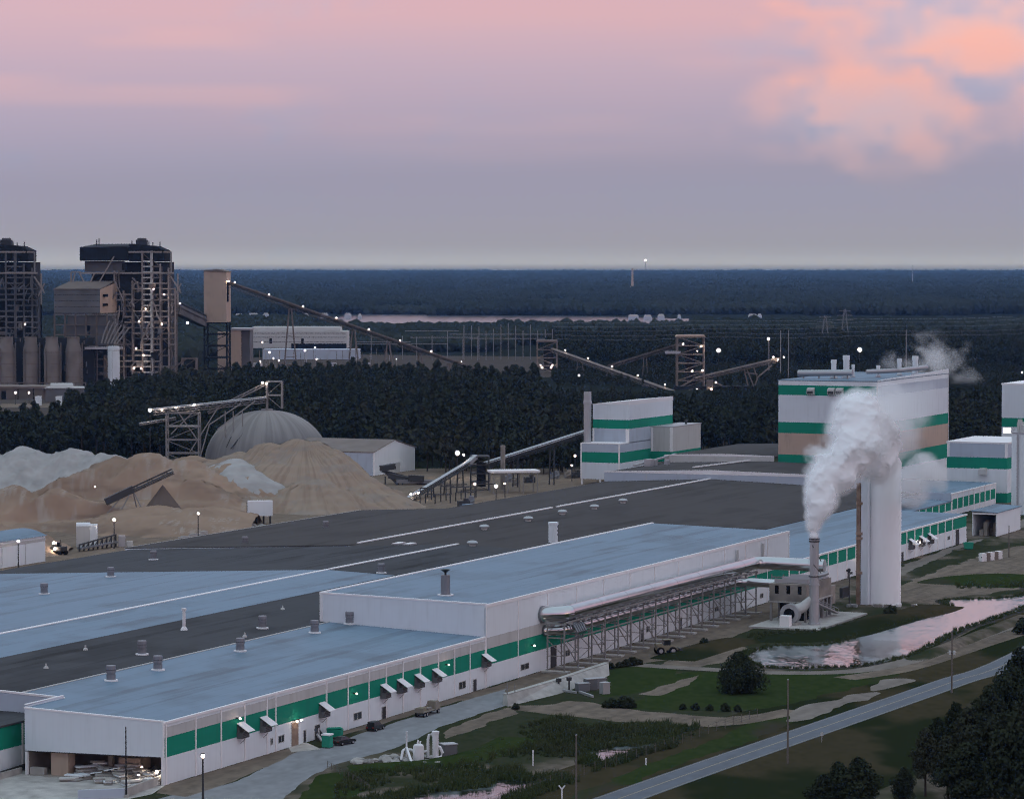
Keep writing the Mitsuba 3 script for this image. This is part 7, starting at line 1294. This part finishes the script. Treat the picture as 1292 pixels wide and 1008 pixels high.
PG = lambda *p: shapely.Polygon([q[:2] for q in p]).buffer(0)
def scatter(poly, step, seed, jitter=.42):
    r = np.random.default_rng(seed); x0, y0, x1, y1 = poly.bounds
    gx, gy = np.meshgrid(np.arange(x0, x1, step), np.arange(y0, y1, step)); p = np.stack([gx, gy], -1).reshape(-1, 2); p = p + r.uniform(-jitter, jitter, p.shape) * step
    return p[shapely.contains_xy(poly, p[:, 0], p[:, 1])]
line = lambda a, c, w: shapely.LineString([a[:2], c[:2]]).buffer(w)
clear = shapely.union_all([shapely.Point(-107.7, 1350).buffer(44), PG(W(690, 300), W(755, 300), W(755, 356), W(690, 356)), PG(W(600, 60), W(880, 20), W(880, 230), W(600, 230)), line((-160, 1340), (-104, 1352), 12), line((-12, 1196), (45, 1236), 12),
    line((114.89, 2160, -2.17), (32.94, 2515, 18.89), 9), PG((95, 2165), (190, 2165), (190, 2215), (95, 2215))])
woodA = PG((-177.89, 1394.58, 0), (-133.59, 1338.65, 0), (-107.94, 1328, 0), (-75.99, 1307.19, 0), (-49.09, 1307.19, 0), (-28.47, 1287.02, 0), (29.24, 1277.17, 0), (70.31, 1277.17, 0), (113.1, 1297.03, 0), (251.61, 1430.43, 0), (426.7, 2393.32, 0), (183.52, 2106.89, 0), (103.9, 1982.01, 0), (28.52, 2055.1, 0), (-24.9, 2106.89, 0), (-93.39, 2189.66, 0), (-192.15, 2161.36, 0), (-185.32, 1970.33, 0)).difference(clear)
woodL = PG((-236.54, 1360.47, 0), (-174.98, 1371.66, 0), (-139.51, 1442.79, 0), (-147.44, 1657.61, 0), (-188.33, 2030.14, 0), (-229.01, 2067.81, 0), (-237.35, 1982.01, 0), (-244.69, 1881.61, 0), (-245.1, 1762.54, 0), (-239.48, 1657.61, 0), (-225.37, 1521.69, 0), (-260.94, 1501.17, 0)).difference(clear)
woodB = PG((31.2, 2248.54, 0), (114.03, 2175.42, 0), (195.84, 2248.54, 0), (445.81, 2500.65, 0), (627.14, 3420.6, 0), (38.65, 3420.6, 0), (30.54, 2702.61, 0)).difference(clear)
pa = np.vstack([scatter(woodA, 8.6, 1), scatter(woodL, 8.2, 2)]); pb = scatter(woodB, 10.5, 3)
r8 = np.random.default_rng(8); order = np.argsort(pa[:, 1]); pa = pa[order]
def whatwood(i, px_):
    x = px_[0] / px_[1]
    if x < -.075: return 'dark tree at the near edge of the wood, left of the grey dome', 'trees of the wood left of the dome'
    if x < -.02: return 'dark tree at the near edge of the wood, behind the dome and the white shed', 'trees of the wood behind the white shed'
    if x < .028: return 'dark tree at the near edge of the wood, behind the long silver gallery', 'trees of the wood behind the silver gallery'
    if x < .09: return 'dark tree at the near edge of the wood, between the two striped towers', 'trees of the wood between the towers'
    return 'dark tree at the near edge of the wood, right of the tall striped tower', 'trees of the wood right of the towers'
vis = [i for i in range(len(pa)) if -.176 < pa[i, 0] / pa[i, 1] < .176][:300]
low_zone = PG((20, 1560), (118, 1560), (300, 1800), (420, 2350), (420, 2900), (15, 2900))          # scrub under the conveyors
def low_growth(x, y): return 0.42 if low_zone.contains(shapely.Point(x, y)) else 1.0
single = set(vis); j = 0
for i, (x, y) in enumerate(pa):
    s, rot, g_ = r8.uniform(.82, 1.22) * low_growth(x, y), r8.uniform(0, 360), f'wood_tree_shape_{r8.integers(6)}'
    if i in single:
        k = numbered('pine_tree'); plant_tree(k, g_, x, y, s, rot); l, gr = whatwood(i, (x, y)); tag(k, l, 'tree', gr)
    else:
        j += 1; plant_tree(f'wood__{j:05d}', g_, x, y, s, rot)
for x, y in pb: j += 1; s = r8.uniform(.85, 1.25) * (low_growth(x, y) if y < 2640 else 1); plant_tree(f'wood__{j:05d}', f'wood_tree_shape_{r8.integers(6)}', x, y, s, r8.uniform(0, 360))
labels['wood'] = {'kind': 'stuff', 'label': 'dark unbroken wood behind the works'}
# far canopy: tiles of crowns, coarser with distance
def canopy(group, side, step, sub, rr, seed):
    r = np.random.default_rng(seed); n = int(side / step); v, f, k = [], [], 0; base = trimesh.creation.icosphere(subdivisions=sub)
    for a in range(n):
        for b_ in range(n):
            x, y = (np.array([a, b_]) + r.uniform(.05, .95, 2)) * step - side / 2; s = rr * r.uniform(.7, 1.25); q = base.vertices * (.75 + .5 * r.random((len(base.vertices), 1)))
            v.append(q * [s, s, s * .95] + [x, y, 8.5 + r.uniform(-2.5, 3.5)]); f.append(base.faces + k); k += len(base.vertices)
    scene[group] = {'type': 'shapegroup', 'crowns': mikit.ply((np.vstack(v), np.vstack(f)), 'far_leaves', smooth=False)}
for i in range(2): canopy(f'canopy_tile_{i}', 150, 13.5, 1, 7.2, 60 + i); canopy(f'far_canopy_tile_{i}', 320, 25, 0, 12.5, 70 + i)
m = 0
bare = PG((-208.71, 2294.82, 0), (-103.54, 2428.06, 0), (-20.9, 2393.32, 0), (27.05, 2393.32, 0), (34.12, 3019.56, 0), (-67.91, 3075.04, 0), (-165.72, 3132.58, 0), (-265.92, 2992.57, 0))
river = PG((-304.8, 5497.62, 0), (-122.97, 5570.73, 0), (75.58, 5452.89, 0), (184.55, 5365.59, 0), (287.82, 5239.75, 0), (419.05, 5199.1, 0), (804.22, 4790.31, 0), (750.6, 4470.71, 0), (383.38, 4756.31, 0), (221.52, 4689.74, 0), (64.56, 4657.15, 0), (-104.26, 4722.79, 0), (-265.61, 4790.31, 0))
near_ok = PG((-297.21, 3162.17, 0), (-172.16, 3254.38, 0), (-69.18, 3132.58, 0), (35.07, 3103.54, 0), (38.65, 3420.6, 0), (644.71, 3420.6, 0), (821.56, 4244.16, 0), (244.07, 4244.16, 0), (206.59, 3944.32, 0), (-208.61, 3944.32, 0), (-246.25, 4244.16, 0), (-409.15, 4354.5, 0))
plantback = PG((-447.35, 2538.6, 0), (-232.15, 2538.6, 0), (-397.97, 4354.5, 0), (-766.88, 4354.5, 0)).difference(PG((-434.19, 2463.82, 0), (-224.06, 2463.82, 0), (-238.06, 2618.04, 0), (-461.32, 2618.04, 0)))
for p in scatter(near_ok.union(plantback), 138, 5, .12): m += 1; plant_tree(f'forest__{m:05d}', f'canopy_tile_{m % 2}', p[0], p[1], 1.0, 90 * r8.integers(4), land(*p) - r8.uniform(0, 3), r8.uniform(.9, 1.25))
for x0_, x1_, y0_, y1_, st_, sc_l in ((-1, 1, 5650, 8600, 138, 0), (-1, 1, 8600, 14500, 300, 1), (-1, 1, 14500, 21000, 310, 1), (-1, 1, 21000, 30500, 330, 1)):
    w_ = lambda y: .185 * y
    for p in scatter(PG((-w_(y0_), y0_), (w_(y0_), y0_), (w_(y1_), y1_), (-w_(y1_), y1_)), st_, int(y0_), .12):
        m += 1; plant_tree(f'forest__{m:05d}', f'{"far_" if sc_l else ""}canopy_tile_{m % 2}', p[0], p[1], 1.0, 90 * r8.integers(4), land(*p) - r8.uniform(0, 4), r8.uniform(.9, 1.5))
labels['forest'] = {'kind': 'stuff', 'label': 'endless dark forest running to the horizon'}
# big trees in the lower right corner
NEAR = [((97.18, 585, 136.49), 1.02), ((89.91, 562, 134.5), 1.0), ((84.64, 552, 133.64), .92), ((89.28, 545, 133.03), 1.0), ((83.75, 532, 131.91), 1.05), ((80.04, 540, 132.6), .80), ((74.1, 533, 132), .66), ((77.28, 516, 130.53), 1.0), ((84.76, 515, 130.45), 1.12), ((69.1, 520, 130.88), .60), ((72.29, 506, 129.67), .90), ((78.71, 500, 129.15), 1.12),
    ((64.4, 500, 129.15), .66), ((66.35, 488, 128.12), .80), ((72.39, 485, 127.86), 1.08), ((78.75, 480, 127.42), 1.2), ((58.88, 484, 127.77), .52), ((65.98, 466, 126.22), .95), ((71.9, 462, 125.87), 1.15), ((76.05, 455, 125.27), 1.25)]
for i, (q, s) in enumerate(NEAR):
    k = numbered('broadleaf_tree'); plant_tree(k, f'near_tree_shape_{i % 3}', q[0] + 3, q[1], s * .92, 47 * i, 0, s * (.86 + .10 * math.sin(i * 2.2)))
    tag(k, 'one of the tall dark leafy trees massed in the lower right corner beside the road', 'tree', 'trees massed in the lower right corner')
for i, (q, s) in enumerate((((50.39, 474, 126.91), .55), ((52.64, 466, 126.22), .66), ((47.72, 468, 126.39), .5))):
    k = numbered('broadleaf_tree'); plant_tree(k, 'near_tree_shape_1', q[0], q[1], s * 1.35, 20 * i, 0, s); tag(k, ('rounded dark tree at the bottom edge, second from left', 'rounded dark tree at the bottom edge, third from left', 'rounded dark tree at the bottom edge, leftmost')[i] + ' of the corner trees', 'tree')
q = (46.09, 622.41, 0); plant_tree('round_tree', 'round_tree_shape', q[0], q[1], .9, 0); tag('round_tree', 'broad round dark tree standing alone on the green lawn', 'tree')
for i, (q, s) in enumerate([(lerp((18.3, 600.98, 0), (23.88, 600.98, 0), a), b_) for a, b_ in ((0, .9), (.2, 1.2), (.4, .7), (.62, 1.5), (.8, 1.35), (1.0, .7))] + [(lerp((33.38, 598.81, 0), (44.88, 595.58, 0), a), .75 + .3 * ((a * 7) % 1)) for a in (0, .22, .45, .7, .9)]):
    k = numbered('shrub'); plant_tree(k, 'shrub_shape', q[0], q[1], s, 33 * i); tag(k, 'one of the dark shrubs strung along the near edge of the lawn', 'shrub', 'shrubs along the near lawn edge')
for i, (q, s) in enumerate([(lerp((19.02, 658.23, 0), (28.58, 667.49, 0), a), b_) for a, b_ in ((0, .8), (.2, 1.1), (.42, 1.0), (.6, 1.3), (.75, 1.5), (.9, 1.0))]):
    k = numbered('shrub'); plant_tree(k, 'shrub_shape', q[0], q[1], s, 33 * i, 0, s * .8); tag(k, 'one of the dark shrubs along the far edge of the small lawn by the ducts', 'shrub', 'shrubs by the duct yard')
for i, (q, s, l) in enumerate((((92.89, 755.56, 0), 2.0, 'dark bush on the grassy pond spit below the tall silo'), ((43.67, 699.85, 0), 1.2, 'low bush on the bank left of the pond'), ((119.99, 722.7, 0), 2.4, 'dark bush at the right edge above the road'), ((0.62, 598.81, 0), .8, 'small bush at the foot of the concrete wall'))):
    k = numbered('shrub'); plant_tree(k, 'shrub_shape', q[0], q[1], s, 10 * i); tag(k, l, 'shrub')
# reeds of the marsh
for i in range(3):
    r = np.random.default_rng(400 + i); v, f = [], []
    for kx in range(26):
        a, d = r.uniform(0, 6.28), r.uniform(0, .8); c = np.array([d * math.cos(a), d * math.sin(a), 0]); h = r.uniform(.7, 1.7); lean = np.array([*r.uniform(-.5, .5, 2), 0]); s = np.array([math.sin(a + 1), math.cos(a + 1), 0]) * .13
        n_ = len(v) * 3; v.append(np.array([c - s, c + s, c + lean + [0, 0, h]])); f.append([n_, n_ + 1, n_ + 2])
    scene[f'reed_shape_{i}'] = {'type': 'shapegroup', 'blades': mikit.ply((np.vstack(v), np.array(f)), 'reed_leaves')}
pool1 = PG(*rough([(11.01, 546.46, 0), (16.25, 551.93, 0), (22.06, 554.7, 0), (27.88, 556.57, 0), (28.46, 551.01, 0), (21.55, 541.99, 0), (16.2, 531.55, 0), (12.69, 534.12, 0)], 2.0)); pool2 = PG((-27.26, 488.39, 0), (-16.38, 503.25, 0), (-6.05, 509.45, 0), (-0.81, 525.64, 0), (0.8, 515.81, 0), (7.76, 518.23, 0), (8.77, 514.2, 0), (1.81, 500.21, 0), (-5.64, 474.37, 0), (-19.79, 461.12, 0))
marsh = PG((-27.88, 523.97, 0), (-19.89, 527.31, 0), (-9.73, 530.7, 0), (-5.11, 549.18, 0), (2.09, 577.93, 0), (8.2, 588.18, 0), (23.09, 580.97, 0), (35.59, 576.92, 0), (34.31, 568.02, 0), (29.27, 555.63, 0), (9.85, 515, 0), (0.51, 495.71, 0), (-15.67, 481.27, 0), (-26.87, 481.27, 0), (-29.39, 503.25, 0)).difference(pool1).difference(pool2)
m = 0
for p in scatter(marsh, 1.25, 9, .5):
    dn = meshkit.fbm(np.array([p[0] * .11, p[1] * .06, 2.0]), 4, 6)
    if dn < .40 + .12 * r8.random(): continue
    m += 1; s = r8.uniform(.5, 1.0) * (.45 + 1.2 * (dn - .3)); plant_tree(f'marsh_reeds__{m:05d}', f'reed_shape_{m % 3}', p[0], p[1], s * 1.25, r8.uniform(0, 360), 0, s * r8.uniform(.6, 1.5))
for poly, st_, sc_r in ((pool1.boundary.buffer(1.6), .9, .8), (pool2.boundary.buffer(2.2), 1.0, .9), (PG(*[(*q, 0) for q in pond]).boundary.buffer(1.3), 1.1, .55), (PG((56.83, 713.38, 0), (74.79, 718.01, 0), (93.83, 752.14, 0), (109.41, 780.4, 0), (95.12, 762.5, 0), (76.1, 730.64, 0), (57.57, 722.7, 0)).buffer(2), 1.5, .6), (PG((121.23, 826.97, 0), (142.18, 831.11, 0), (145.81, 852.4, 0), (123.37, 841.62, 0)).buffer(2), 2.0, .8)):
    for p in scatter(poly, st_, 31, .5):
        m += 1; s = sc_r * r8.uniform(.6, 1.2); plant_tree(f'marsh_reeds__{m:05d}', f'reed_shape_{m % 3}', p[0], p[1], s, r8.uniform(0, 360), 0, s)
labels['marsh_reeds'] = {'kind': 'stuff', 'label': 'dark green reeds and sedge of the marsh'}

# ---------------------------------------------------------------- lamps of the yards, as the photograph shows them
mast_lamp('slim lamp post with bright globe in front of the near white wall', (-49.81, 494.23, 0), 7.2, .40, 12)
mast_lamp('lamp post between the gypsum apron and the dark roof edge', (-99.09, 971.85, 0), 8.2, .50, 10)
mast_lamp('lamp post in front of the curved white shed', (-141.12, 879.44, 0), 7.6, .5, 10)
mast_lamp('lamp post with bright globe at the foot of the tan mound, by the screening machine', (-122.07, 944.3, 0), 8.4, .6, 12)
mast_lamp('brightest floodlight mast beside the head of the curving conveyor', (-22.33, 1257.91, 0), 9.6, 1.15, 14)
mast_lamp('bright lamp post before the green-sided low building', (-5.82, 1130.05, 0), 5.4, .85, 13)
mast_lamp('dim lamp post beside the bright one at the low green building', (-13.95, 1153.5, 0), 4.8, .5, 9)
mast_lamp('small lamp post right of the low green building', (-2.67, 1153.5, 0), 5.0, .5, 8)
mast_lamp('upper of two lamp posts left of the stepped tower', (25.73, 1257.91, 0), 9.0, .6, 9)
mast_lamp('lower of two lamp posts left of the stepped tower', (24.16, 1243.84, 0), 6.0, .5, 8)
mast_lamp('lamp post in the wood right of the stepped tower', (97.94, 1317.51, 0), 9.0, .55, 8)
mast_lamp('tall floodlight behind the roof stacks of the striped tower', (259.22, 2300, 284.49), 23.5, 1.9, 12)
mast_lamp('floodlight at the tall open transfer tower, right side', (150.65, 2250, 280.18), 24.5, 1.7, 12)
mast_lamp('lamp low in the wood below the squat transfer tower', (48.88, 2250, 280.18), 7.0, .9, 11)
mast_lamp('lamp-topped post at the lit conveyor head', (190.2, 2290, 283.63), 32.5, 1.3, 11)
mast_lamp('floodlight at the left tip of the conveyor by the dome', (-157.12, 1338, 201.47), 23.6, 1.0, 15)
mast_lamp('lamp by the low white conveyor among the dark trees', (-220.6, 1660, 229.26), 11.5, .75, 9)
mast_lamp('lamp at the left among the trees above the white heap', (-254.83, 1640, 227.54), 10.3, .65, 9)
for i, (q, r) in enumerate((((-151.99, 1338, 24.5), .5), ((-145.91, 1339, 25.49), .5), ((-138.09, 1340, 26.65), .65), ((-109.33, 1351, 35.72), .55), ((-107.43, 1351, 35.37), .55))):
    lamp(('first lamp from the left on the dome conveyor', 'second lamp from the left on the dome conveyor', 'third lamp from the left on the dome conveyor', 'left lamp on the tower over the dome', 'right lamp on the tower over the dome')[i], q, r, 9)
for i, (q, r) in enumerate((((-37.47, 1142, 2.18), .55), ((-34.85, 1143, 2.7), .55), ((-56.27, 1110, 2.1), .5), ((-18.67, 1190, 13.84), .5), ((-140.88, 1040, 12.22), .35))):
    lamp(('left lamp on the curving conveyor', 'right lamp on the curving conveyor', 'lamp on the mobile crusher', 'small lamp at the head of the curving conveyor', 'small lamp on the face of the big tan pile')[i], q, r, 9)
for i, (q, r) in enumerate((((-312.36, 1940, -1.17), .7), ((-303.88, 1940, -1.17), .7))): mast_lamp(('left', 'right')[i] + ' lamp post on the plant road below the tan office', (q[0], q[1], 0), 7.0, .7, 10)
for i, (q, r) in enumerate((((-210.19, 2000, 2.82), .7), ((-197.39, 1990, 2.21), .7), ((-215.96, 2050, 4.96), .9), ((-219.1, 2040, 3.78), .5), ((-258.38, 2080, 6.98), .6), ((-250.1, 2080, 5.91), .6), ((-247.16, 2080, 6.98), .6), ((-254.22, 2040, 3.78), .5), ((-201.88, 2150, 7.36), .7), ((-234.42, 2230, 46.25), 1.1), ((-239.79, 2230, 60.27), .7), ((-215.84, 2350, 75.76), 1.0))):
    lamp(('left lamp among trees above the dome conveyor', 'right lamp among trees above the dome conveyor', 'lamp with pale awning in the trees by the rusty racks', 'faint lamp beside the pale awning', 'left lamp at the foot of the tall boiler house', 'middle lamp at the foot of the tall boiler house', 'right lamp at the foot of the tall boiler house', 'lowest faint lamp in the trees before the boiler house', 'lamp in the trees under the transfer house', 'bright lamp under the short thick gallery', 'lamp at the upper end of the short thick gallery', 'lamp on top of the transfer house')[i], q, r, 9)
for i, (q, r) in enumerate((((-230.9, 2680, 15.18), .9), ((-216.77, 2680, 21.37), .9), ((-232.63, 2680, 10.36), .8), ((-227.48, 2680, 7.61), .9), ((-219.36, 2690, 4.55), .9), ((-212.17, 2700, 12.22), 1.1), ((-208.72, 2700, 7.02), .8), ((-204.22, 2700, 4.94), .9), ((-182.66, 2720, 13.07), 1.2), ((-173.57, 2720, 15.87), .8), ((-172.2, 2720, 5.74), .9), ((-153.95, 2700, 2.16), .9), ((-229.05, 2600, 7.27), .8), ((-134.04, 2690, 3.17), 1.2), ((-127.13, 2690, 0.75), .9), ((-109.17, 2690, 2.13), .7), ((-100.87, 2690, 6.62), .7), ((-91.2, 2690, 2.13), .7), ((-23.06, 2640, 0.97), .8), ((-9.21, 2560, -0.73), .8))):
    r *= .72; m_ = thing('yard_lamp', 'one of the many lamps lit in the far yard behind the long conveyor', 'lamp', 'lamps lit in the far yard'); B().tube([(q[0], q[1], 0), (q[0], q[1], q[2] - r * .8)], [.25, .18], 6).put(f'{m_}__mast', 'frame_steel'); bulb(f'{m_}__bulb', q, r, 10)
for i, (q, r) in enumerate((((23.16, 2505, 7.25), .8), ((24.45, 2505, 5), 1.0), ((31.85, 2505, 5), .9), ((32.81, 2505, 6.93), .7), ((22.62, 2480, -0.56), .6), ((124.24, 2240, 30.83), .9), ((134.4, 2190, 30.38), .9), ((127.69, 2185, 13.1), .8), ((134.98, 2185, 13.38), .9), ((131.6, 2190, 27), .6), ((189.42, 2235, 21.48), .9), ((192.58, 2235, 19.47), .9), ((196.88, 2235, 21.48), .9), ((145.26, 2200, 4.4), .8), ((155.66, 2195, -0.49), .8), ((162.15, 2195, -1.9), .8), ((125.63, 2178, -0.38), .8), ((130.39, 2178, 0.18), .8), ((140.22, 2170, 0.77), 1.0))):
    r *= .75; m_ = thing('tower_lamp', ('one of the lamps at the foot of the squat transfer tower', 'one of the lamps on the tall open transfer tower', 'one of the lamps at the lit conveyor head', 'one of the lamps around the loading deck')[0 if i < 5 else 1 if i < 10 else 2 if i < 13 else 3], 'lamp', ('lamps of the squat tower', 'lamps of the tall open tower', 'lamps at the conveyor head', 'lamps around the loading deck')[0 if i < 5 else 1 if i < 10 else 2 if i < 13 else 3])
    B().box((q[0], q[1] + .2, q[2] + r * 1.25), (r * 1.6, r * 1.6, .4)).put(f'{m_}__hood', 'dark_steel'); bulb(f'{m_}__bulb', q, r, 10)
lamp('bright lamp low inside the open bay near its right post', W(.2, 1.4, 2.2), .38, 10); lamp('small lamp on the board stacks in the open bay', W(-.5, 4.4, 1.6), .22, 10); lamp('dim lamp deeper inside the open bay', W(2.5, 5.6, 2.4), .2, 8)
lamp('tiny lamp at the far right in the wood above the lower white tower', (297.77, 1800, 25.02), .6, 8)

# ---------------------------------------------------------------- the air
scene['haze'] = {'type': 'cube', 'to_world': T().translate([0, 15250, 68.5]).scale([9500, 17000, 69.5]), 'bsdf': {'type': 'null'}, 'interior': ref('air')}
labels['haze'] = {'kind': 'stuff'}
labels['sky'] = {'kind': 'structure'}
